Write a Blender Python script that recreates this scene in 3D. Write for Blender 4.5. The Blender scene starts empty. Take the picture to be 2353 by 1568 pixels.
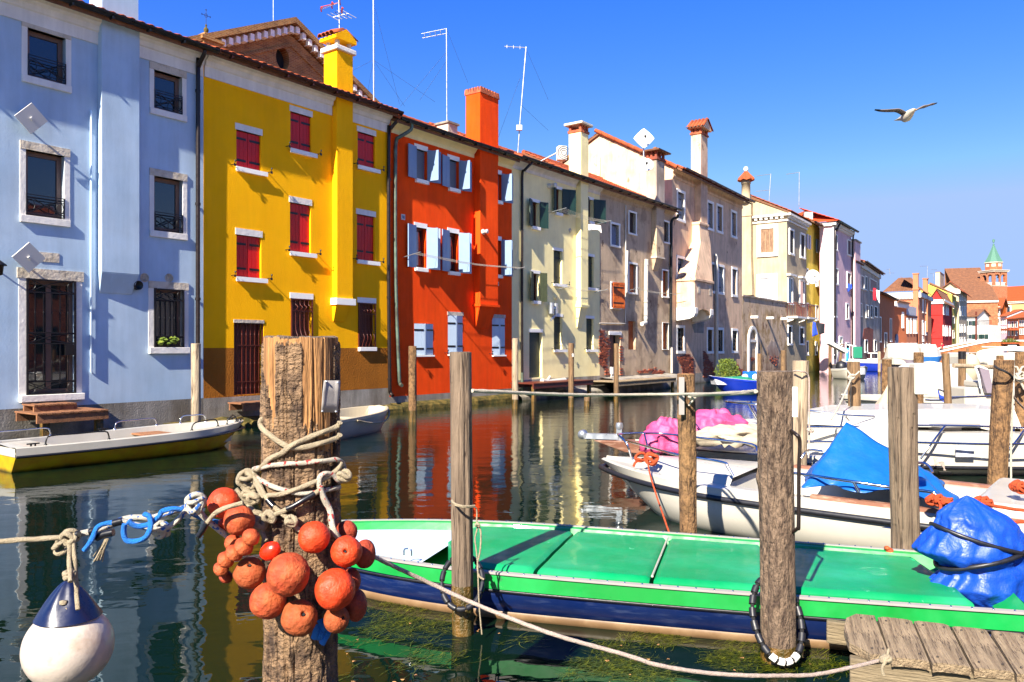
import bpy,math,random
from mathutils import Matrix,Vector,noise
R=math.radians
random.seed(7)
SC=bpy.context.scene
COL=SC.collection
# ---------------------------------------------------------------- camera
F,CX,HY,CH=1800.0,1176.5,800.0,1.9
cam_d=bpy.data.cameras.new('camera');cam=bpy.data.objects.new('camera',cam_d);COL.objects.link(cam)
cam.location=(0,0,CH);cam.rotation_euler=(R(90),0,0)
cam_d.sensor_width=36;cam_d.lens=36*F/2353.0
cam_d.shift_y=(HY-784)/2353.0
cam_d.clip_start=.05;cam_d.clip_end=3000
SC.camera=cam
# ---------------------------------------------------------------- light
SUN_AZ,SUN_EL=27.0,37.5  # light travels towards +Y turned 31 degrees to +X
w=bpy.data.worlds.new('World');SC.world=w;w.use_nodes=True
nt=w.node_tree;nt.nodes.clear()
sky=nt.nodes.new('ShaderNodeTexSky');sky.sky_type='NISHITA';sky.sun_disc=False
sky.sun_elevation=R(SUN_EL);sky.sun_rotation=R(SUN_AZ+180)
sky.air_density=1.0;sky.dust_density=.0;sky.ozone_density=3.0;sky.altitude=0
hs=nt.nodes.new('ShaderNodeHueSaturation');hs.inputs['Saturation'].default_value=1.38;hs.inputs['Hue'].default_value=.505
bg=nt.nodes.new('ShaderNodeBackground');bg.inputs['Strength'].default_value=.077
wo=nt.nodes.new('ShaderNodeOutputWorld')
tn=nt.nodes.new('ShaderNodeMix');tn.data_type='RGBA';tn.blend_type='MULTIPLY';tn.inputs['Factor'].default_value=1;tn.inputs['B'].default_value=(1.0,.71,1.1,1)
cl=nt.nodes.new('ShaderNodeMix');cl.data_type='RGBA';cl.blend_type='DARKEN';cl.inputs['Factor'].default_value=1;cl.inputs['B'].default_value=(1.72,2.5,4.3,1)
nt.links.new(sky.outputs[0],hs.inputs['Color']);nt.links.new(hs.outputs[0],tn.inputs['A']);nt.links.new(tn.outputs['Result'],cl.inputs['A']);nt.links.new(cl.outputs['Result'],bg.inputs[0]);nt.links.new(bg.outputs[0],wo.inputs[0])
sl=bpy.data.lights.new('sun','SUN');sl.energy=4.8;sl.angle=R(.5);sl.color=(1.0,.91,.76)
sun=bpy.data.objects.new('sun',sl);COL.objects.link(sun)
sd=Vector((math.cos(R(SUN_EL))*math.sin(R(SUN_AZ)),math.cos(R(SUN_EL))*math.cos(R(SUN_AZ)),-math.sin(R(SUN_EL))))
sun.rotation_euler=sd.to_track_quat('-Z','Y').to_euler()
SC.view_settings.view_transform='Standard';SC.view_settings.look='None'
SC.view_settings.gamma=1;SC.view_settings.use_curve_mapping=False
SC.view_settings.exposure=1.65

# ---------------------------------------------------------------- measuring
ZO={'P':(0,0,1),'z1':(0,0,.3298),'z2':(402.2,0,.3298),'z3':(0,459.6,.3298),'z4':(402.2,459.6,.3298),
      'B1':(861.8,229.8,.25647),'B2':(861.8,574.5,.25647),'B3':(1321.4,258.5,.23814),'B4':(1321.4,574.5,.23814),
      'C1':(1694.8,373.4,.3298),'C2':(1953.3,488.3,.27482),'C3':(1321.4,861.8,.27475),'C4':(1781,804.3,.29311),
      'D1':(0,919.2,.41391),'D2':(430.9,746.9,.25647),'D3':(430.9,1091.6,.30415),'D4':(804.3,1149,.26858),
      'D5':(1378.8,1149,.26746),'D6':(1838.4,1120.3,.28581),'E1':(2010.8,746.9,.16486),'E2':(1838.4,861.8,.21876)}
def q(k,x,y):
    a,b,s=ZO[k];return a+x*s,b+y*s
def at(k,x,y,z):
    x,y=q(k,x,y);return Vector(((x-CX)*z/F,z,CH-(y-HY)*z/F))
def gnd(k,x,y,h=0.0):
    x,y=q(k,x,y);z=(CH-h)*F/(y-HY);return Vector(((x-CX)*z/F,z,h))
def hexc(h):
    h=h.lstrip('#');r=[]
    for i in(0,2,4):
        v=int(h[i:i+2],16)/255;r.append(v/12.92 if v<=.04045 else((v+.055)/1.055)**2.4)
    return tuple(r)

# ---------------------------------------------------------------- materials
def pmat(name,col,rough=.8,metal=0.,var=.12,vs=2.5,bump=.0,bs=60.,col2=None,mix=.5,ms=1.5,mscale=(1,1,1),bscale=(1,1,1),
         streak=0.,spec=.5,sharp=.12,dirt=None,dirt_h=None,coat=0.,tr=0.,noise_d=5.,crack=0.,cs=(1,1,.05),fleck=None):
    m=bpy.data.materials.new(name);m.use_nodes=True
    n=m.node_tree.nodes;l=m.node_tree.links;b=n['Principled BSDF']
    if isinstance(col,str):col=hexc(col)
    if isinstance(col2,str):col2=hexc(col2)
    b.inputs['Roughness'].default_value=rough;b.inputs['Metallic'].default_value=metal
    b.inputs['Specular IOR Level'].default_value=spec;b.inputs['Coat Weight'].default_value=coat
    b.inputs['Transmission Weight'].default_value=tr
    tc=n.new('ShaderNodeTexCoord')
    def nz(scale,sc=(1,1,1),detail=5.,rgh=.6):
        mp=n.new('ShaderNodeMapping');mp.inputs['Scale'].default_value=sc
        t=n.new('ShaderNodeTexNoise');t.inputs['Scale'].default_value=scale;t.inputs['Detail'].default_value=detail;t.inputs['Roughness'].default_value=rgh
        l.new(tc.outputs['Object'],mp.inputs[0]);l.new(mp.outputs[0],t.inputs['Vector']);return t.outputs['Fac']
    def ramp(src,a,b_,ca,cb):
        r=n.new('ShaderNodeMapRange');r.inputs[1].default_value=a;r.inputs[2].default_value=b_;r.inputs[3].default_value=ca;r.inputs[4].default_value=cb
        l.new(src,r.inputs[0]);return r.outputs[0]
    cur=None
    rgb=n.new('ShaderNodeRGB');rgb.outputs[0].default_value=(*col,1);cur=rgb.outputs[0]
    if col2 is not None:
        mx=n.new('ShaderNodeMix');mx.data_type='RGBA';mx.inputs['B'].default_value=(*col2,1)
        l.new(ramp(nz(ms,mscale,noise_d),1-mix-sharp,1-mix+sharp,0,1),mx.inputs['Factor']);l.new(cur,mx.inputs['A']);cur=mx.outputs['Result']
    if dirt is not None:  # grime that climbs from the ground, ragged
        if isinstance(dirt,str):dirt=hexc(dirt)
        sx=n.new('ShaderNodeSeparateXYZ');l.new(tc.outputs['Object'],sx.inputs[0])
        ad=n.new('ShaderNodeMath');ad.operation='MULTIPLY_ADD';ad.inputs[1].default_value=-dirt_h*1.6;l.new(nz(1.7,(1,1,.6)),ad.inputs[0]);l.new(sx.outputs['Z'],ad.inputs[2])
        mx=n.new('ShaderNodeMix');mx.data_type='RGBA';mx.inputs['B'].default_value=(*dirt,1)
        l.new(ramp(ad.outputs[0],-dirt_h*.1,-dirt_h*.9,0,.85),mx.inputs['Factor']);l.new(cur,mx.inputs['A']);cur=mx.outputs['Result']
    if fleck:
        mx=n.new('ShaderNodeMix');mx.data_type='RGBA';mx.inputs['B'].default_value=(*hexc(fleck[2]),1)
        l.new(ramp(nz(fleck[0],fleck[3],6.,.7),fleck[1],fleck[1]+.025,0,.8),mx.inputs['Factor']);l.new(cur,mx.inputs['A']);cur=mx.outputs['Result']
    if crack:
        mx=n.new('ShaderNodeMix');mx.data_type='RGBA';mx.inputs['B'].default_value=(col[0]*.14,col[1]*.11,col[2]*.1,1)
        ab=n.new('ShaderNodeMath');ab.operation='ABSOLUTE';sb=n.new('ShaderNodeMath');sb.operation='SUBTRACT';sb.inputs[1].default_value=.5;l.new(nz(crack,cs,3.),sb.inputs[0]);l.new(sb.outputs[0],ab.inputs[0])
        l.new(ramp(ab.outputs[0],.004,.016,.85,0),mx.inputs['Factor']);l.new(cur,mx.inputs['A']);cur=mx.outputs['Result']
    if var:
        mu=n.new('ShaderNodeMix');mu.data_type='RGBA';mu.blend_type='MULTIPLY';mu.inputs['Factor'].default_value=1
        l.new(cur,mu.inputs['A']);l.new(ramp(nz(vs),.3,.7,1-var,1+var*.6),mu.inputs['B']);cur=mu.outputs['Result']
    if streak:
        mu=n.new('ShaderNodeMix');mu.data_type='RGBA';mu.blend_type='MULTIPLY';mu.inputs['Factor'].default_value=1
        l.new(cur,mu.inputs['A']);l.new(ramp(nz(3.0,(1.6,1.6,.22)),.35,.7,1+streak*.2,1-streak),mu.inputs['B']);cur=mu.outputs['Result']
    l.new(cur,b.inputs['Base Color'])
    if bump:
        bp=n.new('ShaderNodeBump');bp.inputs['Strength'].default_value=min(1,bump);bp.inputs['Distance'].default_value=.02*max(1,bump)
        l.new(nz(bs,bscale,4.),bp.inputs['Height']);l.new(bp.outputs[0],b.inputs['Normal'])
    if rough>.25 and var:
        l.new(ramp(nz(vs*3),.3,.7,max(.05,rough-.1),min(1,rough+.1)),b.inputs['Roughness'])
    return m
M={}
def plaster(k,col,**a):
    d=dict(rough=.9,var=.1,vs=1.4,bump=.35,bs=28.,streak=.12,spec=.2);d.update(a);M[k]=pmat(k,col,**d)
plaster('blue_plaster','#a6bed6',col2='#b2c4d6',mix=.45,ms=.6,sharp=.2,streak=.12,bump=.12,var=.12,vs=.9,dirt='#b0b8c4',dirt_h=.6)
plaster('grey_plinth','#8b8680',col2='#6f675c',mix=.5,ms=1.2,dirt='#3a3a20',dirt_h=.3,streak=.3,bump=.8)
plaster('yellow_plaster','#ffba00',col2='#fcae00',mix=.4,ms=.7,sharp=.3,var=.07,vs=.9,streak=.06)
plaster('brown_dado','#9c5f1c',bump=1.0,bs=22.,var=.15)
plaster('orange_plaster','#ff5208',col2='#f04408',mix=.45,ms=.7,sharp=.3,var=.12,vs=.9,streak=.14)
plaster('cream_plaster','#fff0b4',col2='#f6e6aa',dirt='#d8cfa0',dirt_h=1.0,streak=.06,var=.05)
plaster('grey_plaster','#c4ac90',col2='#a08a74',mix=.45,ms=.9,sharp=.05,fleck=(1.7,.62,'#6e5646',(1,1,.8)),dirt='#96846c',dirt_h=2.2,streak=.2,bump=.8)
plaster('beige_plaster','#e2c0a0',fleck=(1.5,.62,'#8e6c58',(1,1,.7)),col2='#c6a48a',mix=.45,ms=.6,sharp=.06,dirt='#a88670',dirt_h=2.6,streak=.25,bump=.8)
plaster('pale_pink_plaster','#ead0b4',col2='#e4c4a4',mix=.4,ms=.6,streak=.15)
plaster('garden_plaster','#ccb296',fleck=(2.,.58,'#6a4438',(1,1,.8)),col2='#a88c66',mix=.45,ms=.9,sharp=.05,dirt='#6e4a3c',dirt_h=2.2,streak=.35,bump=1)
plaster('sand_plaster','#b8a688',col2='#a29078',fleck=(1.3,.66,'#7c6c58',(1,1,.7)),mix=.4,ms=.5,streak=.2)
plaster('old_yellow_plaster','#ecd45c',streak=.2)
plaster('pink_plaster','#d2b0b8',streak=.14)
plaster('lilac_plaster','#dcb9bd',streak=.2)
plaster('stain_plaster','#beaea0',fleck=(1.6,.6,'#70584a',(1,1,.7)),col2='#948474',mix=.45,ms=.5,dirt='#8a4f38',dirt_h=4.,streak=.35)
plaster('terracotta_plaster','#c07048',streak=.2,dirt='#8d4a33',dirt_h=2.)
plaster('salmon_plaster','#bc7656',streak=.12)
plaster('coral_plaster','#c47248',streak=.12)
plaster('red_plaster','#b42e2c',streak=.08)
plaster('butter_plaster','#cdb052',streak=.1)
plaster('far_cream_plaster','#c4ae90',streak=.15)
plaster('bright_orange_plaster','#cc5e10',streak=.05)
plaster('white_plaster','#cac8c2',streak=.08)
plaster('church_cream','#c09a6a',streak=.1)
plaster('white_stone','#e4dfd8',var=.1,bump=.4,bs=14,streak=.15)
plaster('aged_stone','#cbbfae',col2='#a39684',mix=.4,ms=4,bump=.8,bs=12)
plaster('concrete','#a09a90',col2='#857c70',dirt='#3c3a22',dirt_h=.25,bump=.7,streak=.3)
plaster('mossy_stone','#6b5a2c',col2='#3c3a1c',mix=.5,ms=5,bump=1.5,bs=9)
M['trim_white']=pmat('trim_white','#f2efe9',rough=.7,var=.06,bump=.15)
M['gutter_brown']=pmat('gutter_brown','#3a1c1a',rough=.35,metal=.3,var=.1)
M['gutter_black']=pmat('gutter_black','#1d2022',rough=.35,metal=.3,var=.1)
M['pipe_dark']=pmat('pipe_dark','#2c2422',rough=.35,metal=.4,var=.2,vs=5)
M['pipe_green']=pmat('pipe_green','#5f7466',rough=.5,metal=.3,col2='#4a4a40',ms=3)
M['pipe_white']=pmat('pipe_white','#c0bab0',rough=.4,col2='#a99b88',mix=.3,ms=4)
M['pipe_blue']=pmat('pipe_blue','#c3d8ec',rough=.5,var=.03)
M['shutter_red']=pmat('shutter_red','#c60600',rough=.45,var=.08,vs=6)
M['iron']=pmat('iron','#0d0d0f',rough=.4,var=0)
M['iron_brown']=pmat('iron_brown','#552015',rough=.4,var=.1)
M['wood_brown']=pmat('wood_brown','#5a2313',rough=.5,var=.2,vs=3,bump=.3,bs=20,bscale=(6,6,.5))
M['wood_tan']=pmat('wood_tan','#6d5347',rough=.5,var=.15,bump=.2,bs=20,bscale=(6,6,.5))
M['shutter_blue']=pmat('shutter_blue','#7890b0',rough=.5,var=.05)
M['shutter_white']=pmat('shutter_white','#b4c6d8',rough=.5,var=.04)
M['shutter_green']=pmat('shutter_green','#12302a',rough=.5,var=.15,vs=8)
M['shutter_olive']=pmat('shutter_olive','#39402a',rough=.6,var=.2,vs=5)
M['shutter_orange']=pmat('shutter_orange','#bf5e18',rough=.55,col2='#9a4312',ms=6,mscale=(4,4,.6),bump=.4,bs=20,bscale=(6,6,.6))
M['shutter_grey']=pmat('shutter_grey','#7c8ca6',rough=.7,col2='#6f7484',ms=8,mscale=(3,3,.4),bump=.4,bs=30,bscale=(5,5,.4))
M['shutter_old']=pmat('shutter_old','#6a4a38',rough=.8,col2='#94765a',ms=8,mscale=(3,3,.4),bump=.6,bs=30,bscale=(5,5,.4))
M['shutter_pale']=pmat('shutter_pale','#b9bcc6',rough=.8,col2='#94949e',ms=8,mscale=(3,3,.4),bump=.4,bs=30)
M['shutter_dark']=pmat('shutter_dark','#3b2a22',rough=.7,var=.2)
M['glass']=pmat('glass',(.012,.018,.022),rough=.03,var=0,spec=1.0)
M['dark_room']=pmat('dark_room',(.01,.01,.012),rough=.9,var=0)
M['curtain']=pmat('curtain','#8a8f98',rough=.9,var=.2,vs=10)
M['blind']=pmat('blind','#6d7480',rough=.4,var=.05)
M['tile']=pmat('tile','#ac4e22',rough=.85,col2='#7a381c',mix=.45,ms=2.4,sharp=.25,var=.3,vs=7,bump=.5,bs=30)
M['tile_old']=pmat('tile_old','#86583a',rough=.85,col2='#583a2a',mix=.45,ms=1.4,sharp=.3,var=.3,vs=5,bump=.5)
M['tile_bright']=pmat('tile_bright','#b43e10',rough=.85,var=.15)
M['brick']=pmat('brick','#a04c34',rough=.9,col2='#6e3a2c',mix=.5,ms=3,var=.25,vs=6,bump=.6)
M['brick_b']=pmat('brick_b','#c4643c',rough=.9,col2='#8a4630',mix=.5,ms=4,var=.25,vs=6,bump=.6)
M['mortar']=pmat('mortar','#8c7868',rough=.95,var=.2,vs=5,bump=.8)
M['galv']=pmat('galv','#b9bec4',rough=.35,metal=.8,var=.1)
M['chrome']=pmat('chrome','#c9ccd0',rough=.16,metal=1.,var=0)
M['white_paint']=pmat('white_paint','#e2e2e0',rough=.4,var=.03)
M['black_rubber']=pmat('black_rubber','#1a1b22',rough=.45,var=.2,vs=10)
M['gel_white']=pmat('gel_white','#b2aea4',rough=.35,var=.08,vs=2,col2='#a29c8c',mix=.25,ms=1.5,sharp=.3,coat=.3)
M['gel_cream']=pmat('gel_cream','#aea48e',rough=.4,var=.08,vs=1.5,col2='#b9a888',mix=.25,ms=1.8,sharp=.3)
M['hull_yellow']=pmat('hull_yellow','#a89410',rough=.4,col2='#a3641c',mix=.38,ms=3.2,sharp=.2,var=.2,dirt='#1c1e10',dirt_h=.07,coat=.2)
M['boat_green']=pmat('boat_green','#007c2c',rough=.5,fleck=(14.,.68,'#2c5c3c',(1,1,1)),var=.08,vs=3,coat=.3,col2='#0c8f40',ms=2)
M['hatch_green']=pmat('hatch_green','#00844c',spec=.3,rough=.5,var=.14,vs=2.5,coat=.08,col2='#2a9468',mix=.4,ms=2.2,sharp=.2,bump=.15,bs=6,fleck=(9.,.66,'#7cc0a0',(1,.5,1)))
M['boat_navy']=pmat('boat_navy','#0c2258',rough=.4,col2='#3c4a72',mix=.36,ms=5,mscale=(1,1,5),var=.2)
M['chine_tan']=pmat('chine_tan','#6e5438',rough=.5,col2='#7c6448',mix=.4,ms=5,var=.2)
M['boat_blue']=pmat('boat_blue','#0d2c9c',rough=.4,var=.15)
M['panel_blue']=pmat('panel_blue','#1462d8',rough=.5,var=.05)
M['boat_far_blue']=pmat('boat_far_blue','#2c64a4',rough=.4,var=.1)
M['tarp_blue']=pmat('tarp_blue','#105aa4',rough=.45,var=.15,vs=3,bump=1.0,bs=5)
M['bag_blue']=pmat('bag_blue','#0a40a4',rough=.5,var=.12,vs=4,bump=1.2,bs=6)
M['tarp_pink']=pmat('tarp_pink','#c04474',rough=.6,var=.12,vs=5,bump=1.4,bs=8)
M['tarp_cream']=pmat('tarp_cream','#a89c88',rough=.8,var=.1,vs=3,bump=.6,bs=8)
M['tarp_white']=pmat('tarp_white','#b8b4ac',rough=.7,var=.08,vs=3,bump=.5,bs=8)
M['tarp_green']=pmat('tarp_green','#1c7a5e',rough=.6,var=.1)
M['float_orange']=pmat('float_orange','#b03006',rough=.6,fleck=(22.,.66,'#6a2410',(1,1,1)),var=.2,vs=18,bump=.5,bs=34,col2='#c83c10',ms=9)
M['float_salmon']=pmat('float_salmon','#9c3814',fleck=(22.,.64,'#5a2414',(1,1,.5)),rough=.75,var=.2,vs=22,bump=.7,bs=28,col2='#b06030',mix=.35,ms=12,sharp=.2)
M['float_tan']=pmat('float_tan','#8c4216',fleck=(22.,.64,'#50260f',(1,1,.5)),rough=.8,var=.2,vs=22,bump=.7,bs=28,col2='#b4502a',mix=.35,ms=12,sharp=.2)
M['float_red']=pmat('float_red','#e02808',rough=.3,var=.05,vs=14,coat=.3)
M['float_shaded']=pmat('float_shaded','#8a3014',rough=.75,var=.2,vs=14,bump=.7,bs=28)  # float colour darkened for the floats that hang in shade
M['buoy_white']=pmat('buoy_white','#bdb0a4',rough=.4,var=.15,vs=8,col2='#94785c',mix=.34,ms=7,sharp=.12,bump=.1,bs=40,coat=.3)
M['buoy_navy']=pmat('buoy_navy','#101a3c',rough=.3,var=.15,vs=8)
M['rope']=pmat('rope','#a89a80',rough=.9,var=.2,vs=60,bump=.8,bs=260)
M['rope_pale']=pmat('rope_pale','#bcb4a4',rough=.9,var=.15,vs=60,bump=.8,bs=260)
M['rope_fleck']=pmat('rope_fleck','#c0b8a8',rough=.9,col2='#c03a3a',mix=.33,ms=70,sharp=.02,bump=.8,bs=260,noise_d=0)
M['rope_blue_fleck']=pmat('rope_blue_fleck','#c0bbae',rough=.9,col2='#2a62b4',mix=.34,ms=70,sharp=.02,bump=.8,bs=260,noise_d=0)
M['rope_mauve']=pmat('rope_mauve','#b9a79c',rough=.9,var=.2,vs=60,col2='#7c6c6c',mix=.35,ms=120,sharp=.05,bump=.8,bs=260)
M['rope_blue']=pmat('rope_blue','#1477d8',rough=.6,var=.1,bump=.8,bs=260)
M['rope_orange']=pmat('rope_orange','#b8481f',rough=.9,var=.2,vs=40,bump=.8,bs=200)
M['rope_black']=pmat('rope_black','#17171c',rough=.8,var=.2,bump=.6,bs=200)
M['tape_black']=pmat('tape_black','#0f1118',rough=.3,var=.2,vs=20)
M['plate']=pmat('plate','#8c8886',rough=.8,metal=.0,var=.1,vs=6)
M['bark']=pmat('bark','#8c7054',rough=.92,col2='#443226',mix=.47,ms=16,mscale=(1,1,.75),sharp=.1,var=.3,vs=5,bump=2.2,bs=34,bscale=(1,1,1.6),crack=10.,cs=(1,1,.14))
M['bark_grey']=pmat('bark_grey','#786452',rough=.92,col2='#403026',mix=.45,ms=30,mscale=(1,1,.35),sharp=.12,var=.25,vs=6,bump=2.2,bs=55,bscale=(1,1,.4),crack=20.,cs=(1,1,.12))
M['bark_brown']=pmat('bark_brown','#80603e',rough=.92,col2='#44301f',mix=.42,ms=14,mscale=(1,1,.9),sharp=.15,var=.3,vs=6,bump=1.5,bs=40,bscale=(1,1,.6),crack=9.,cs=(1,1,.15))
M['bare_wood']=pmat('bare_wood','#b58450',rough=.8,col2='#5e3a1c',mix=.42,ms=26,mscale=(1,1,.07),sharp=.2,var=.2,vs=4,bump=1.,bs=60,bscale=(1,1,.06),crack=9.)
M['driftwood']=pmat('driftwood','#82705e',rough=.9,col2='#403226',mix=.45,ms=24,mscale=(1,1,.07),sharp=.25,var=.2,vs=3,bump=1.2,bs=60,bscale=(1,1,.06),crack=11.)
M['driftwood_tan']=pmat('driftwood_tan','#84684a',rough=.9,col2='#503c28',mix=.42,ms=24,mscale=(1,1,.09),sharp=.25,var=.25,vs=3,bump=1.2,bs=60,bscale=(1,1,.08),crack=11.)
M['pale_post']=pmat('pale_post','#a8977f',rough=.9,col2='#7c6a55',mix=.4,ms=20,mscale=(1,1,.08),sharp=.25,var=.15,vs=3,bump=.8,bs=60,bscale=(1,1,.08),crack=8.)
M['wet_wood']=pmat('wet_wood','#6a4c18',rough=.45,col2='#3a3410',mix=.5,ms=20,mscale=(1,1,.2),var=.3,bump=1.,bs=40)
M['plank']=pmat('plank','#9c886c',rough=.9,col2='#5e4c38',mix=.42,ms=34,mscale=(1,.06,1),sharp=.2,var=.3,vs=4,bump=1.3,bs=70,bscale=(1,.05,1),crack=26.,cs=(1,.05,1))
M['plank_brown']=pmat('plank_brown','#8a5c3c',rough=.85,col2='#5c3a26',mix=.42,ms=10,mscale=(1,.2,1),var=.2,bump=.5)
M['beam']=pmat('beam','#7e7058',rough=.9,col2='#544836',mix=.42,ms=30,mscale=(.08,1,1),sharp=.25,var=.2,vs=4,bump=1.2,bs=60,bscale=(.06,1,1))
M['teak']=pmat('teak','#7c5240',rough=.7,col2='#a98c78',mix=.35,ms=20,mscale=(.3,.3,1),var=.2)
M['seaweed']=pmat('seaweed','#343e08',rough=.3,col2='#767812',mix=.4,ms=30,var=.3,vs=20)
M['copper']=pmat('copper','#4a7464',rough=.8,col2='#3a5e54',mix=.35,ms=.6,mscale=(1,1,2),var=.2)
M['foliage']=pmat('foliage','#55681a',rough=.7,col2='#86902a',mix=.4,ms=6,var=.3)
M['black_paint']=pmat('black_paint','#15151a',rough=.4,var=.1)
M['cloth_red']=pmat('cloth_red','#d8152c',rough=.8,var=.05)
M['cloth_white']=pmat('cloth_white','#ece9e8',rough=.8,var=.05)
M['cloth_blue']=pmat('cloth_blue','#1a40b8',rough=.8,var=.05)
M['cloth_sky']=pmat('cloth_sky','#2f92dc',rough=.8,var=.05)
M['cloth_black']=pmat('cloth_black','#15161f',rough=.8,var=.05)
M['skin']=pmat('skin','#b87a5c',rough=.6,var=0)
M['trousers']=pmat('trousers','#2a2c3c',rough=.8,var=0)
M['feather_white']=pmat('feather_white','#b4ac9e',rough=.8,var=.05)
M['feather_grey']=pmat('feather_grey','#6e6462',rough=.8,var=.08,vs=12)
M['feather_black']=pmat('feather_black','#0c0c16',rough=.7,var=0)
M['beak']=pmat('beak','#d8a020',rough=.5,var=0)
M['screen_grey']=pmat('screen_grey','#7e7480',rough=.2,var=.05)
M['white_plastic']=pmat('white_plastic','#c8c6c2',rough=.4,var=.04)
plaster('paving','#efdfc6')
M['land']=pmat('land','#8c8070',rough=.95,var=.2,vs=.5)
M['mud']=pmat('mud','#14180e',rough=.95,var=.2,vs=.5)
M['ink']=pmat('ink','#1c1c22',rough=.6,var=0)
M['stripe_red']=pmat('stripe_red','#d8142c',rough=.4,var=0)
M['stripe_navy']=pmat('stripe_navy','#20305c',rough=.4,var=0)

def water_mat():
    m=bpy.data.materials.new('canal_water');m.use_nodes=True
    n=m.node_tree.nodes;l=m.node_tree.links;b=n['Principled BSDF']
    b.inputs['Base Color'].default_value=(.002,.009,.005,1);b.inputs['Roughness'].default_value=.015
    b.inputs['IOR'].default_value=1.33;b.inputs['Specular IOR Level'].default_value=.85;b.inputs['Specular Tint'].default_value=(.92,1,.9,1)
    tc=n.new('ShaderNodeTexCoord')
    def nz(s,sc,d,rgh=.5,dist=0):
        mp=n.new('ShaderNodeMapping');mp.inputs['Scale'].default_value=sc;mp.inputs['Rotation'].default_value=(0,0,R(-12))
        t=n.new('ShaderNodeTexNoise');t.inputs['Scale'].default_value=s;t.inputs['Detail'].default_value=d;t.inputs['Roughness'].default_value=rgh;t.inputs['Distortion'].default_value=dist
        l.new(tc.outputs['Object'],mp.inputs[0]);l.new(mp.outputs[0],t.inputs['Vector']);return t.outputs['Fac']
    def mad(a,k,c=None):
        x=n.new('ShaderNodeMath');x.operation='MULTIPLY_ADD';x.inputs[1].default_value=k;l.new(a,x.inputs[0])
        if c is None:x.inputs[2].default_value=0
        else:l.new(c,x.inputs[2])
        return x.outputs[0]
    big=nz(1.1,(1,1.5,1),1.5,.45,.3)
    mid=nz(3.6,(1,1.6,1),2.,.5,.2)
    fine=nz(13.,(1,1.7,1),2.,.5)
    # calm near this bank, ruffled further out: patches of breeze
    sx=n.new('ShaderNodeSeparateXYZ');l.new(tc.outputs['Object'],sx.inputs[0])
    mr=n.new('ShaderNodeMapRange');mr.inputs[1].default_value=6;mr.inputs[2].default_value=22;mr.inputs[3].default_value=.05;mr.inputs[4].default_value=1.0
    l.new(sx.outputs['Y'],mr.inputs[0])
    mf=n.new('ShaderNodeMath');mf.operation='MULTIPLY';l.new(fine,mf.inputs[0]);l.new(mr.outputs[0],mf.inputs[1])
    h=mad(big,.010,mad(mid,.0022,mad(mf.outputs[0],.0022)))
    bp=n.new('ShaderNodeBump');bp.inputs['Strength'].default_value=1;bp.inputs['Distance'].default_value=1.0
    l.new(h,bp.inputs['Height']);l.new(bp.outputs[0],b.inputs['Normal'])
    return m
M['water']=water_mat()

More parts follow.
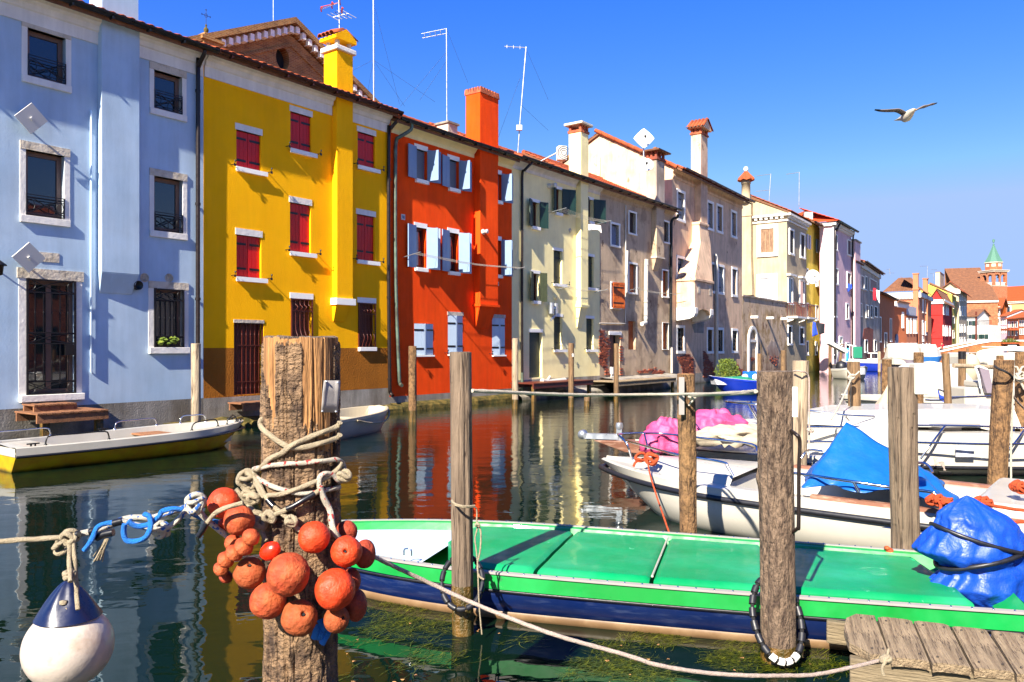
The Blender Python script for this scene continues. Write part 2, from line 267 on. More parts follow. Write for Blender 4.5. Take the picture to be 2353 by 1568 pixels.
# ---------------------------------------------------------------- mesh building
class MB:
    def __init__(s):s.v=[];s.f=[];s.m=[];s.T=None;s.sm=[]
    def add(s,vs,fs,mi=0,sm=False):
        b=len(s.v)
        if s.T is not None:vs=[s.T@Vector(p)for p in vs]
        s.v+=[tuple(p)for p in vs]
        for f in fs:s.f.append(tuple(b+i for i in f));s.m.append(mi);s.sm.append(sm)
    def box(s,x0,x1,y0,y1,z0,z1,mi=0):
        if x0>x1:x0,x1=x1,x0
        if y0>y1:y0,y1=y1,y0
        if z0>z1:z0,z1=z1,z0
        s.add([(x0,y0,z0),(x1,y0,z0),(x1,y1,z0),(x0,y1,z0),(x0,y0,z1),(x1,y0,z1),(x1,y1,z1),(x0,y1,z1)],
              [(0,3,2,1),(4,5,6,7),(0,1,5,4),(1,2,6,5),(2,3,7,6),(3,0,4,7)],mi)
    def hexa(s,p,mi=0):  # 8 corners: bottom ring, top ring
        s.add(p,[(0,3,2,1),(4,5,6,7),(0,1,5,4),(1,2,6,5),(2,3,7,6),(3,0,4,7)],mi)
    def rings(s,rs,mi=0,closed=True,cap=True,sm=True):
        n=len(rs[0]);vs=[p for r in rs for p in r];fs=[]
        for i in range(len(rs)-1):
            for j in range(n if closed else n-1):
                k=(j+1)%n;fs.append((i*n+j,i*n+k,(i+1)*n+k,(i+1)*n+j))
        s.add(vs,fs,mi,sm)
        if cap:
            s.add(rs[0],[tuple(range(n))[::-1]],mi);s.add(rs[-1],[tuple(range(n))],mi)
    def tube(s,pts,r,seg=8,mi=0,cap=True,smooth=0,rf=None,closed=False,twist=0.,lob=3):
        pts=[Vector(p)for p in pts]
        if smooth:pts=spline(pts,smooth,closed)
        n=len(pts)
        def tan(i):
            if closed:return(pts[(i+1)%n]-pts[i-1]).normalized()
            return(pts[min(i+1,n-1)]-pts[max(i-1,0)]).normalized()
        t=tan(0);up=Vector((0,0,1))if abs(t.z)<.9 else Vector((1,0,0))
        a=t.cross(up).normalized();rs=[];L=0
        for i in range(n):
            t=tan(i);a=(a-t*a.dot(t)).normalized();b=t.cross(a)
            if i:L+=(pts[i]-pts[i-1]).length
            rr=r if rf is None else r*rf(i/(n-1))
            ring=[]
            for j in range(seg):
                an=2*math.pi*j/seg;k=rr
                if twist:k=rr*(1+.13*math.cos(lob*an+L*twist))
                ring.append(pts[i]+(a*math.cos(an)+b*math.sin(an))*k)
            rs.append(ring)
        if closed:rs.append(rs[0])
        s.rings(rs,mi,True,cap and not closed)
    def lathe(s,prof,c=(0,0,0),seg=16,mi=0,cap=True,sm=True):
        rs=[[(c[0]+r*math.cos(2*math.pi*j/seg),c[1]+r*math.sin(2*math.pi*j/seg),c[2]+z)for j in range(seg)]for r,z in prof]
        s.rings(rs,mi,True,cap,sm)
    def prism(s,poly,y0,y1,mi=0):  # polygon in x,z extruded along y
        n=len(poly)
        s.add([(x,y0,z)for x,z in poly]+[(x,y1,z)for x,z in poly],
              [tuple(range(n)),tuple(range(n,2*n))[::-1]]+[(i,n+i,n+(i+1)%n,(i+1)%n)for i in range(n)],mi)
    def extr(s,poly,x0,x1,mi=0):  # polygon in y,z extruded along x
        n=len(poly)
        s.add([(x0,y,z)for y,z in poly]+[(x1,y,z)for y,z in poly],
              [tuple(range(n)),tuple(range(n,2*n))[::-1]]+[(i,n+i,n+(i+1)%n,(i+1)%n)for i in range(n)],mi)
    def grid(s,fn,nu,nv,mi=0,sm=True):
        vs=[fn(i/nu,j/nv)for j in range(nv+1)for i in range(nu+1)]
        s.add(vs,[(j*(nu+1)+i,j*(nu+1)+i+1,(j+1)*(nu+1)+i+1,(j+1)*(nu+1)+i)for j in range(nv)for i in range(nu)],mi,sm)
    def mesh(s,name,mats):
        me=bpy.data.meshes.new(name);me.from_pydata(s.v,[],s.f)
        for k in mats:me.materials.append(M[k]if isinstance(k,str)else k)
        me.polygons.foreach_set('material_index',s.m);me.polygons.foreach_set('use_smooth',s.sm);me.update()
        return me
    def obj(s,name,mats,parent=None,loc=None,label=None,bevel=0,kind=None):
        if isinstance(mats,str):mats=[mats]
        o=bpy.data.objects.new(name,s.mesh(name,mats));COL.objects.link(o)
        if parent is not None:o.parent=parent
        if loc is not None:o.location=loc
        if label:o['label']=label
        if kind:o['kind']=kind
        if bevel:
            b=o.modifiers.new('bevel','BEVEL');b.width=bevel;b.segments=2;b.limit_method='ANGLE'
        return o
def spline(p,k,closed=False):
    n=len(p);out=[]
    rng=range(n)if closed else range(n-1)
    for i in rng:
        if closed:a,b,c,d=p[i-1],p[i],p[(i+1)%n],p[(i+2)%n]
        else:a,b,c,d=p[max(i-1,0)],p[i],p[i+1],p[min(i+2,n-1)]
        for j in range(k):
            t=j/k
            out.append(.5*((2*b)+(c-a)*t+(2*a-5*b+4*c-d)*t*t+(3*b-a-3*c+d)*t**3))
    if not closed:out.append(p[-1])
    return out
def thing(name,label,cat,loc=(0,0,0),rz=0,group=None):
    o=bpy.data.objects.new(name,None);COL.objects.link(o);o.location=loc;o.rotation_euler=(0,0,rz)
    o['label']=label;o['category']=cat
    if group:o['group']=group
    return o
def tag(o,label,cat,group=None):
    o['label']=label;o['category']=cat
    if group:o['group']=group
    return o
def shared(name,me,parent,loc,rot=(0,0,0),sc=None):
    o=bpy.data.objects.new(name,me);COL.objects.link(o);o.parent=parent;o.location=loc;o.rotation_euler=rot
    if sc:o.scale=sc
    return o
def nz3(x,y,z):return noise.noise(Vector((x,y,z)))

# ---------------------------------------------------------------- facade frames
class Fac:
    def __init__(s,xa,za,xb,zb):
        A=Vector(((xa-CX)*za/F,za));B=Vector(((xb-CX)*zb/F,zb))
        s.P=A;s.d=(B-A).normalized();s.i=Vector((-s.d.y,s.d.x));s.rz=math.atan2(s.d.y,s.d.x)
        s.L=(B-A).length
    def uw(s,k,x,y,v=0.):
        x,y=q(k,x,y);D=Vector(((x-CX)/F,1.));t=(s.P.dot(s.i)-v)/D.dot(s.i)
        return(D*t-s.P).dot(s.d),CH-(y-HY)/F*t
    def pt(s,u,v=0.,w=0.):
        p=s.P+s.d*u-s.i*v;return Vector((p.x,p.y,w))
MAIN=Fac(0,15.,2000,75.)
# ================================================================ HOUSES
def tile_mesh():
    mb=MB();n=6
    for r0,r1,z in((.098,.08,0),):
        a=[];b=[];c=[];d=[]
        for j in range(n+1):
            an=math.pi*j/n
            a.append((r0*math.cos(an),0,r0*math.sin(an)));b.append((r1*math.cos(an),.42,r1*math.sin(an)+.02))
            c.append(((r0-.014)*math.cos(an),0,(r0-.014)*math.sin(an)));d.append(((r1-.014)*math.cos(an),.42,(r1-.014)*math.sin(an)+.02))
        mb.rings([c,a,b,d],0,False,False,True)
    return mb.mesh('roof_tile',['tile'])
TILE=tile_mesh()
def tile_sheet(x0,x1,y0,y1,z0,z1,pitch=.21,row=.36,amp=.055,px=5,zj=.012):
    mb=MB();nu=max(1,round((x1-x0)/pitch))*px;nr=max(1,round(math.hypot(y1-y0,z1-z0)/row))
    vs=[];fs=[]
    for j in range(nr):
        for e in(0,1):
            v=(j+e)/nr
            for i in range(nu+1):
                u=i/nu;x=x0+(x1-x0)*u
                h=amp*abs(math.sin(math.pi*i/px))**.7+(.035 if e==0 else 0.)
                hh=h+nz3(i//px*1.3,j*1.7,x0)*zj
                vs.append((x,y0+(y1-y0)*v,z0+(z1-z0)*v+hh))
    w_=nu+1
    for j in range(2*nr-1):
        for i in range(nu):fs.append((j*w_+i,j*w_+i+1,(j+1)*w_+i+1,(j+1)*w_+i))
    mb.add(vs,fs,0,False);return mb
class House:
    def __init__(s,name,label,fac,u0,u1,we,wall,depth=8.,wb=-.6,bands=None,mats=None,group=None,cat='house'):
        s.f=fac;s.u0=u0;s.W=u1-u0;s.we=we;s.dp=depth;s.wb=wb;s.wall=wall
        s.bands=bands or[];s.mats=mats or[wall];s.holes=[]
        s.root=thing(name,label,cat,fac.pt(u0),fac.rz,group)
    def l(s,k,x,y,v=0.):
        u,w_=s.f.uw(k,x,y,v);return u-s.u0,w_
    def p(s,k,x,y,v=0.):
        u,w_=s.l(k,x,y,v);return Vector((u,-v,w_))
    def rect(s,k,x0,x1,yt,yb,kb=None,hole=True):
        a,t=s.l(k,x0,yt);r,_=s.l(k,x1,yt)
        if kb:_,b=s.l(kb,x0,yb)
        else:_,b=s.l(k,x0,yb)
        if hole:s.holes.append((a,r,b,t))
        return(a,r,b,t)
    def walls(s,gable=None,rev=.24,zt=None,left=True,gy=None):
        zt=zt or s.we;mb=MB()
        xs=sorted({0,s.W}|{v for h in s.holes for v in h[:2]});zs=sorted({s.wb,zt}|{v for h in s.holes for v in h[2:]}|{b[0]for b in s.bands})
        for i in range(len(xs)-1):
            for j in range(len(zs)-1):
                cx,cz=(xs[i]+xs[i+1])/2,(zs[j]+zs[j+1])/2
                if any(h[0]<cx<h[1]and h[2]<cz<h[3]for h in s.holes):continue
                mi=0
                for b,m_ in s.bands:
                    if cz<b:mi=m_
                mb.add([(xs[i],0,zs[j]),(xs[i+1],0,zs[j]),(xs[i+1],0,zs[j+1]),(xs[i],0,zs[j+1])],[(0,1,2,3)],mi)
        for a,r,b,t in s.holes:
            mb.add([(a,0,b),(a,rev,b),(a,rev,t),(a,0,t),(r,0,b),(r,rev,b),(r,rev,t),(r,0,t)],
                   [(0,1,2,3),(4,7,6,5),(0,4,5,1),(3,2,6,7)],0)
            mb.add([(a,rev,b),(r,rev,b),(r,rev,t),(a,rev,t)],[(0,1,2,3)],len(s.mats))
        D=s.dp;g=gable;gy=gy or D/2
        side=[(0,s.wb),(D,s.wb),(D,zt)]+([(gy,zt+g)]if g else[])+[(0,zt)]
        for x in(0,s.W):
            mb.add([(x,y,z)for y,z in side],[tuple(range(len(side)))],0)
        mb.add([(0,D,s.wb),(s.W,D,s.wb),(s.W,D,zt),(0,D,zt)],[(0,3,2,1)],0)
        mb.obj('wall',s.mats+['dark_room'],s.root)
    def part(s,mb,name,mats,parent=None,label=None,bevel=0,kind=None):return mb.obj(name,mats,parent or s.root,None,label,bevel,kind)
    def box(s,name,mat,x0,x1,y0,y1,z0,z1,parent=None,bevel=0,label=None):
        mb=MB();mb.box(x0,x1,y0,y1,z0,z1);return s.part(mb,name,mat,parent,label,bevel)
    def roof(s,rise,mat='tile',ov=.36,ntile=2,back=True,x0=0,x1=None,over=.0,gy=None,row=.36):
        x1=s.W if x1 is None else x1;x0-=over;x1+=over;gy=gy or s.dp/2
        sl=rise/(gy);z0=s.we+.05-ov*sl+.08;zr=s.we+.13+rise
        mb=MB();mb.extr([(-ov,z0-.1),(-ov,z0),(gy,zr),(s.dp+.2,s.we+.1),(s.dp+.2,s.we),(gy,zr-.12)],x0,x1)
        s.part(mb,'roof_deck','tile_old')
        L=math.hypot(gy+ov,zr-z0);ln=ntile*.36/L
        ys=-ov+(gy+ov)*ln;zs=z0+(zr-z0)*ln
        tile_sheet(x0,x1,ys if ntile else-ov-.03,gy,(zs if ntile else z0)+.01,zr+.01,row=row).obj('tile_courses',mat,s.root,kind='stuff')
        if back:tile_sheet(x0,x1,s.dp+.2,gy,s.we+.1,zr+.01,px=3).obj('tile_courses',mat,s.root,kind='stuff')
        if ntile:
            an=math.atan2(zr-z0,gy+ov);n=int((x1-x0)/.21)
            tile_sheet(x0,x1,-ov,ys,z0+.005,zs+.005,amp=.02).obj('pan_tiles',mat,s.root,kind='stuff')
            for j in range(ntile):
                for i in range(n):
                    t=j*.36-.02;r=random.uniform
                    shared('roof_tile',TILE,s.root,(x0+.1+i*.21+r(-.012,.012),-ov-.05+t*math.cos(an)+r(-.015,.015),z0+.02+t*math.sin(an)+r(-.006,.006)),(an-.03,0,r(-.06,.06)))
        mb=MB();n=max(2,int((x1-x0)/.45))
        for i in range(n):
            a=x0+i*(x1-x0)/n
            mb.tube([(a,gy,zr+.02),(a+(x1-x0)/n+.03,gy,zr+.035)],.11,8)
        s.part(mb,'ridge_tiles',mat)
    def cornice(s,x0,x1,prof,mat,zt=None):
        zt=zt or s.we;mb=MB();mb.extr([(y,zt+z)for y,z in prof],x0,x1);s.part(mb,'cornice',mat)
    def gutter(s,x0,x1,mat,y=-.42,r=.09,dz=.0):
        mb=MB();n=8;o=[(y+r*math.cos(math.pi*(1+j/n)),s.we+.06+dz+r*math.sin(math.pi*(1+j/n)))for j in range(n+1)]
        i_=[(y+(r-.012)*math.cos(math.pi*(1+j/n)),s.we+.06+dz+(r-.012)*math.sin(math.pi*(1+j/n)))for j in range(n+1)]
        mb.extr(o+i_[::-1],x0,x1)
        for k in range(int((x1-x0)/.8)):
            a=x0+.3+k*.8;mb.box(a,a+.03,y-r-.004,y+r+.02,s.we+.03+dz-r,s.we+.045+dz-r+.03)
        s.part(mb,'gutter',mat)
    def pipe(s,pts,r,mat,clamps=(),name='downspout',smooth=4):
        mb=MB();mb.tube(pts,r,10,smooth=smooth)
        for c in clamps:mb.lathe([(r+.012,-.03),(r+.012,.03)],c,10)
        s.part(mb,name,mat)
CORN=[(0,-.52),(-.03,-.52),(-.03,-.27),(-.07,-.25),(-.09,-.15),(-.17,-.1),(-.19,-.03),(-.3,.0),(-.3,.04),(0,.04)]
CORN2=[(0,-.34),(-.03,-.34),(-.03,-.22),(-.1,-.16),(-.2,-.03),(-.26,.0),(-.26,.03),(0,.03)]

def leaf_mb(w_,h,planks=3,straps=True,th=.035,mat_strap=1,strap_side=0,louver=False,frame=False):
    mb=MB();pw=w_/planks
    for i in range(planks):mb.box(i*pw+.003,(i+1)*pw-.003,0,th,0,h)
    mb.box(.004,w_-.004,.008,th-.008,.004,h-.004)
    if straps:
        for z in(h*.2,h*.8):
            a,b=(.0,w_*.86)if strap_side==0 else(w_*.14,w_)
            mb.box(a,b,-.01,0,z-.028,z+.028,mat_strap)
    if frame:
        for z in(.06,h*.5,h-.1):mb.box(.02,w_-.02,-.012,.0,z,z+.07)
    return mb
def place(mb,H,name,mats,parent,loc,rz=0,label=None,rx=0):
    o=mb.obj(name,mats,parent,None,label);o.location=loc;o.rotation_euler=(rx,0,rz);return o
def surround(H,win,rc,jamb=.11,lint=.13,sill=.1,proud=.03,mat='white_stone',ext=.06,rev=.2,jambs=True,sillproud=.08,lmat=None,lext=None):
    a,r,b,t=rc;lext=jamb if lext is None else lext
    if jambs and jamb:
        for x0,x1 in((a-jamb,a),(r,r+jamb)):H.box('jamb',mat,x0,x1,-proud,rev if False else .16,b,t,win)
    if lint:H.box('lintel',lmat or mat,a-lext,r+lext,-proud-.012,.17,t,t+lint,win)
    if sill:H.box('sill',mat,a-jamb-ext*0,r+jamb+ext*0,-sillproud,.17,b-sill,b,win,bevel=.006)
def sash(H,rc,y=.13,fw=.07,mat='wood_tan',mull=1,trans=0,name='window',label=None,pane='glass',open_=False):
    a,r,b,t=rc;mb=MB()
    mb.box(a,a+fw,y,y+.06,b,t);mb.box(r-fw,r,y,y+.06,b,t);mb.box(a+fw,r-fw,y,y+.06,b,b+fw);mb.box(a+fw,r-fw,y,y+.06,t-fw,t)
    for i in range(mull):
        x=a+(r-a)*(i+1)/(mull+1);mb.box(x-fw*.5,x+fw*.5,y+.002,y+.058,b+fw,t-fw)
    for i in range(trans):
        z=b+(t-b)*(i+1)/(trans+1);mb.box(a+fw,r-fw,y+.004,y+.05,z-.02,z+.02)
    w_=H.part(mb,name,mat,label=label)
    H.box('pane',pane,a+.01,r-.01,y+.03,y+.04,b+.01,t-.01,w_)
    return w_
def hook(H,win,x,z):
    mb=MB();mb.tube([(x,.02,z),(x,-.14,z),(x+.01,-.15,z+.07)],.011,6);mb.box(x-.03,x+.03,-.16,-.145,z-.05,z+.01)
    mb.lathe([(.02,0),(.024,.03),(.0,.05)],(x+.01,-.15,z+.06),8);H.part(mb,'shutter_catch','iron',win)
def closed_shutters(H,rc,mat,rec=.06,leaves=2,planks=3,straps='iron',ajar=0.,label=None,back=True):
    a,r,b,t=rc;mb=MB();mb.box(a,r,.17,.19,b,t)
    w_=H.part(mb,'window','dark_room',label=label);lw=(r-a)/leaves
    for i in range(leaves):
        m_=leaf_mb(lw-.006,t-b-.02,planks,straps is not None,strap_side=0 if i==0 else 1)
        if i==0:place(m_,H,'shutter',[mat,straps or mat],w_,(a+.003,rec,b+.01),-ajar)
        else:
            m2=MB();m2.T=Matrix.Translation((-(lw-.006),0,0));base=m_
            m_.v=[(x-(lw-.006),y,z)for x,y,z in m_.v]
            place(m_,H,'shutter',[mat,straps or mat],w_,(r-.003,rec,b+.01),ajar)
    return w_
def open_shutters(H,win,rc,mat,wl,wr,al=165,ar=165,mats2=None,z0=-.02,z1=.04,planks=2,proud=.04,frame=False,fold=False):
    a,r,b,t=rc
    if wl:
        m_=leaf_mb(wl,t-b+z1-z0,planks,True,strap_side=0,frame=frame)
        place(m_,H,'shutter',[mat,'iron'],win,(a-.0,-proud,b+z0),-R(al))
    if wr:
        m_=leaf_mb(wr,t-b+z1-z0,planks,True,frame=frame);m_.v=[(x-wr,y,z)for x,y,z in m_.v]
        place(m_,H,'shutter',[mats2 or mat,'iron'],win,(r,-proud,b+z0),R(ar))

# ------------------------------------------------------------- blue house
uB=4.28
A=House('house','pale blue house with white stone windows and a blue chimney breast, nearest on the left',MAIN,-3.2,uB,8.8,'blue_plaster',bands=[(.72,1)],mats=['blue_plaster','grey_plinth'])
def rail(H,win,rc,h=.42,y=-.02):
    a,r,b,t=rc;mb=MB();W=r-a
    for z in(b+.03,b+.08,b+h-.05,b+h):mb.box(a,r,y-.008,y+.008,z-.007,z+.007)
    mb.box(r-.02,r,y-.01,y+.01,b+.02,b+h+.01);mb.box(a,a+.02,y-.01,y+.01,b+.02,b+h+.01)
    for s0,s1 in((0,1),(1,0)):
        for k,o_ in((1,0),(.7,.0)):
            pts=[(a+W*(i/14),y,b+.08+(h-.13)*(.5+(.5*k)*math.sin(math.pi*(i/14-.5))*(1 if s0 else-1)))for i in range(15)]
            mb.tube(pts,.008,5)
    for cx_ in(a+.09,r-.09):
        mb.tube([(cx_+.07*math.cos(j*.785),y,b+h*.5+(h*.5-.07)*math.sin(j*.785)*.9)for j in range(8)],.008,5,closed=True)
    H.part(mb,'window_railing','iron',win)
for i,(k,x0,x1,yt,yb,kb)in enumerate([('z1',190,457,192,528,None),('z1',178,448,1040,1500,None),('z1',1072,1268,485,755,None),('z1',1072,1272,1225,1607,None)]):
    rc=A.rect(k,x0,x1,yt,yb,kb);w_=sash(A,rc,mull=0,fw=.09)
    surround(A,w_,rc,jamb=.105,lint=.16,sill=.14,proud=.015,sillproud=.05,lmat='aged_stone');rail(A,w_,rc)
def grille(H,win,rc,y,nb,bands,mat='iron',belly=0,split=None,xsec=True):
    a,r,b,t=rc;mb=MB();W=r-a
    for x0 in(a,r-.035):mb.box(x0,x0+.035,y-.015,y+.015,b,t)
    for z in[b+.01,t-.02]+list(bands):mb.box(a,r,y-.012,y+.012,z-.012,z+.012)
    edges=[b]+sorted(bands)+[t]
    for j in range(len(edges)-1):
        z0,z1=edges[j],edges[j+1]
        if xsec and z1-z0<.36:
            zc,hz=(z0+z1)/2,(z1-z0)/2
            mb.tube([(a+.04,y,z0),(a+W*.5,y,zc+hz*.4),(r-.04,y,z1)],.009,5,smooth=4);mb.tube([(a+.04,y,z1),(a+W*.5,y,zc-hz*.4),(r-.04,y,z0)],.009,5,smooth=4)
            for cx_,s_ in((a+.035,1),(r-.035,-1)):
                mb.tube([(cx_+s_*.13*math.sin(math.pi*m/8),y,zc+hz*.85*math.cos(math.pi*m/8))for m in range(9)],.009,5)
        else:
            for m in range(nb):
                x=a+W*(m+1)/(nb+1)
                if belly:
                    pts=[(x,y-belly*math.exp(-((f_-.28)/.16)**2)-.0,z0+(z1-z0)*f_)for f_ in[g/16 for g in range(17)]]
                    mb.tube(pts,.009,6)
                else:
                    mb.box(x-.008,x+.008,y-.008,y+.008,z0,z1);mb.lathe([(.008,-.03),(.018,0),(.008,.03)],(x,y,z0+(z1-z0)*.5),6)
    return H.part(mb,'grille',mat,win)
rc=A.rect('z3',180,525,545,1362)
dr=sash(A,rc,mull=1,fw=.1,name='door',y=.12);surround(A,dr,rc,jamb=.13,lint=.2,sill=.13,lmat='aged_stone',sillproud=.14,lext=.16,proud=.012)
zz=lambda y:A.l('z3',180,y)[1]
grille(A,dr,rc,-.03,5,[zz(640),zz(925),zz(1000),zz(1270)])
A.box('lock_box','iron',rc[1]-.22,rc[1]-.02,-.06,.0,zz(1085),zz(1005),dr)
rc=A.rect('z3',1070,1278,615,1028);w_=sash(A,rc,mull=0,fw=.08);surround(A,w_,rc,jamb=.12,lint=.16,sill=.14,lmat='aged_stone',proud=.012)
zz=lambda y:A.l('z3',1070,y)[1]
grille(A,w_,rc,-.03,5,[zz(695),zz(950)])
mb=MB()
for k in range(26):
    x=random.uniform(rc[0]+.1,rc[1]-.1);mb.lathe([(.0,-.05),(.06,0),(.0,.05)],(x,-.02+random.uniform(-.04,.03),zz(985)+random.uniform(-.06,.08)),5,sm=False)
A.part(mb,'potted_plant_leaves','foliage',w_,kind='stuff')
A.walls(gable=1.4)
# blue breast, chimney, cornice
x0,x1=A.l('z1',680,400)[0],A.l('z1',945,400)[0];zb_,zl=A.l('z3',670,505)[1],A.l('z3',655,645)[1]
mb=MB();pB=.17
mb.box(x0,x1,-pB,0,zb_,A.we+.02);mb.hexa([(x0+.03,-.02,zl),(x1-.1,-.02,zl),(x1-.1,0,zl),(x0+.03,0,zl),(x0,-pB,zb_),(x1,-pB,zb_),(x1,0,zb_),(x0,0,zb_)])
A.part(mb,'chimney_breast','blue_plaster',bevel=.02)
mb=MB();mb.box(x0+.02,x1-.02,-pB+.02,.4,A.we-.3,11.2);ch_=A.part(mb,'chimney','blue_plaster')
A.cornice(0,x0,CORN,'white_stone');A.cornice(x1,A.W-.02,CORN,'white_stone')
A.gutter(0,A.W+.12,'gutter_black');A.roof(1.4,over=.0)
xs=A.l('z3',1365,600)[0]
A.pipe([(xs,-.34,A.we+.02),(xs,-.34,A.we-.1),(xs,-.12,A.we-.35),(xs,-.09,A.we-.7),(xs,-.08,2.0),(xs,-.08,A.l('z3',1365,1010)[1]-.6)],.05,'pipe_dark',[(xs,-.08,A.l('z1',1365,y)[1])for y in(640,1425,2085)],smooth=3)
xp=A.l('z1',628,800)[0]
A.pipe([(xp,-.02,A.l('z1',628,775)[1]),(xp,-.04,A.l('z1',628,785)[1]),(xp,-.04,A.l('z3',635,1195)[1]),(xp+.03,-.02,A.l('z3',640,1205)[1])],.022,'pipe_blue',name='conduit',smooth=0)
for vx,vy in((1006,541),(1177,544)):
    a,z=A.l('z3',vx,vy);mb=MB();mb.T=Matrix.Translation((a,0,z))@Matrix.Rotation(R(90),4,'X')
    mb.lathe([(.0,-.01),(.1,-.01),(.1,.015),(.085,.02),(.085,.005),(0,.005)],(0,0,0),20)
    mb.tube([(.05*math.cos(j*.63),.05*math.sin(j*.63),.012)for j in range(10)],.008,5,closed=True)
    for j in range(8):mb.tube([(.02*math.cos(j*.785),.02*math.sin(j*.785),.012),(.085*math.cos(j*.785),.085*math.sin(j*.785),.012)],.006,5)
    A.part(mb,'air_vent','aged_stone')
a,z=A.l('z3',948,597);mb=MB();mb.T=Matrix.Translation((a,0,z))@Matrix.Rotation(R(90),4,'X');mb.lathe([(.0,.02),(.075,.02),(.09,.12),(.1,.12),(.1,0)],(0,0,0),16);A.part(mb,'flue_outlet','gutter_black')
for k,(cx_,cy_,kz)in enumerate(((217,828,'z1'),(200,403,'z3'))):
    a,z=A.l(kz,cx_,cy_,.22);mb=MB()
    T=Matrix.Translation((a,-.24,z))@Matrix.Rotation(R(10),4,'X')@Matrix.Rotation(R(42),4,'Y')
    mb.T=T;mb.box(-.21,.21,0,.035,-.21,.21);mb.box(-.025,.025,-.03,0,-.025,.025);mb.T=None
    mb.tube([(a,0,z-.12),(a,-.1,z-.1),(a,-.22,z)],.02,8)
    o=mb.obj('flat_antenna',['white_plastic'],None);o.location=A.root.location;o.rotation_euler=(0,0,MAIN.rz)
    tag(o,['square white antenna panel on the blue wall between the two left windows','square white antenna panel on the blue wall above the barred glass door'][k],'antenna','square antenna panels on the blue wall')
a,r,b,t=A.rect('z3',275,412,362,428,hole=False);A.box('wall_stone','aged_stone',a,r,-.012,.1,b,t)
# wall lamp at the frame's left edge
a,z=A.l('z3',-2,470,.3);mb=MB();mb.tube([(a-.25,0,z+.2),(a-.2,-.2,z+.24),(a,-.3,z+.14)],.015,6,smooth=4);mb.lathe([(.0,.14),(.12,.05),(.12,.03),(.07,.03),(.05,-.14),(.0,-.16)],(a,-.3,z),10)
o=mb.obj('wall_lamp','iron');o.location=A.root.location;o.rotation_euler=(0,0,MAIN.rz);tag(o,'black iron wall lantern at the left edge beside the barred glass door','lamp')

# ------------------------------------------------------------- yellow house
uC=10.38
B=House('house','bright yellow house with closed red shutters and a brown painted base',MAIN,uB,uC,8.82,'yellow_plaster',bands=[(1.9,1),(.71,2)],mats=['yellow_plaster','brown_dado','concrete'])
for k,x0,x1,yt,yb in[('z2',427,600,902,1162),('z2',804,950,775,1035),('z2',1272,1394,915,1152),('z4',428,600,240,535),('z4',801,946,15,358),('z4',1267,1392,98,417)]:
    rc=B.rect(k,x0,x1,yt,yb);w_=closed_shutters(B,rc,'shutter_red');surround(B,w_,rc,jamb=.0,lint=.16,sill=.11,proud=.0,mat='trim_white',jambs=False,lext=.035,lmat='white_stone',sillproud=.07)
    B.box('sill','trim_white',rc[0]-.06,rc[1]+.14,-.09,-.0701,rc[2]-.11,rc[2],w_)
    hook(B,w_,rc[0]-.14,rc[2]+.02);hook(B,w_,rc[1]+.2,rc[2]+.02)
for(x0,x1,yt,yb)in((1275,1395,715,1027),(806,956,685,1040)):
    rc=B.rect('z4',x0,x1,yt,yb);w_=closed_shutters(B,rc,'wood_brown',rec=.12,straps=None);surround(B,w_,rc,jamb=0,lint=.15,sill=.11,proud=.0,mat='trim_white',jambs=False,lext=.03)
    grille(B,w_,rc,-.02,4,[rc[3]-.32],'iron_brown',belly=.1,xsec=False)
rc=B.rect('z4',410,618,855,1362);w_=closed_shutters(B,rc,'wood_brown',rec=.16,straps=None);w_.name='door'
surround(B,w_,rc,jamb=0,lint=.08,sill=0,proud=.0,jambs=False,lext=.01,lmat='aged_stone');grille(B,w_,rc,.03,6,[rc[2]+.32,rc[2]+1.22,rc[3]-.02],'iron_brown',xsec=False)
B.walls(gable=1.3)
x0,x1=B.l('z2',1094,800)[0],B.l('z2',1207,800)[0];zb_,zl=B.l('z4',1090,715)[1],B.l('z4',1070,845)[1]
mb=MB();pB=.2
mb.box(x0,x1,-pB,0,zb_,B.we+.02);mb.hexa([(x0+.02,-.03,zl),(x1-.16,-.03,zl),(x1-.16,0,zl),(x0+.02,0,zl),(x0,-pB+.02,zb_),(x1-.04,-pB+.02,zb_),(x1-.04,0,zb_),(x0,0,zb_)])
B.part(mb,'chimney_breast','yellow_plaster',bevel=.015)
B.box('breast_ledge','trim_white',x0-.05,x1+.06,-pB-.05,0,zb_-.06,zb_+.12)
zt=B.l('z2',1094,330,pB)[1]
mb=MB();mb.box(x0,x1,-pB+.004,.34,B.we-.3,zt);ch_=B.part(mb,'chimney','yellow_plaster',bevel=.01)
B.box('cap_slab','white_stone',x0-.07,x1+.07,-pB-.07,.41,zt,zt+.13,ch_,bevel=.02)
mb=MB()
for xx in(x0+.04,x1-.12):
    for yy in(-pB+.03,.2):mb.box(xx,xx+.08,yy,yy+.1,zt+.13,zt+.33)
B.part(mb,'cap_pier','aged_stone',ch_)
xm=(x0+x1)/2;g0=x0-.12;g1=x1+.12
mb=MB();mb.prism([(g0+.04,zt+.3),(g1-.04,zt+.3),(g1-.04,zt+.4),(xm,zt+.62),(g0+.04,zt+.4)],-pB-.06,.42)
mb2=mb;B.part(mb,'cap_gable','yellow_plaster',ch_)
for s_ in(-1,1):
    for j in range(4):
        o=shared('roof_tile',TILE,ch_,(xm+s_*.44,-pB-.05+.1+j*.16,zt+.4),(R(24),0,R(90)if s_>0 else R(-90)),(1,1.1,1))
B.cornice(.02,x0-.02,CORN,'white_stone');B.cornice(x1+.02,B.W-.05,CORN,'white_stone')
B.gutter(.14,B.W+.1,'gutter_brown');B.roof(1.35)
xs=B.l('z4',1476,200)[0]
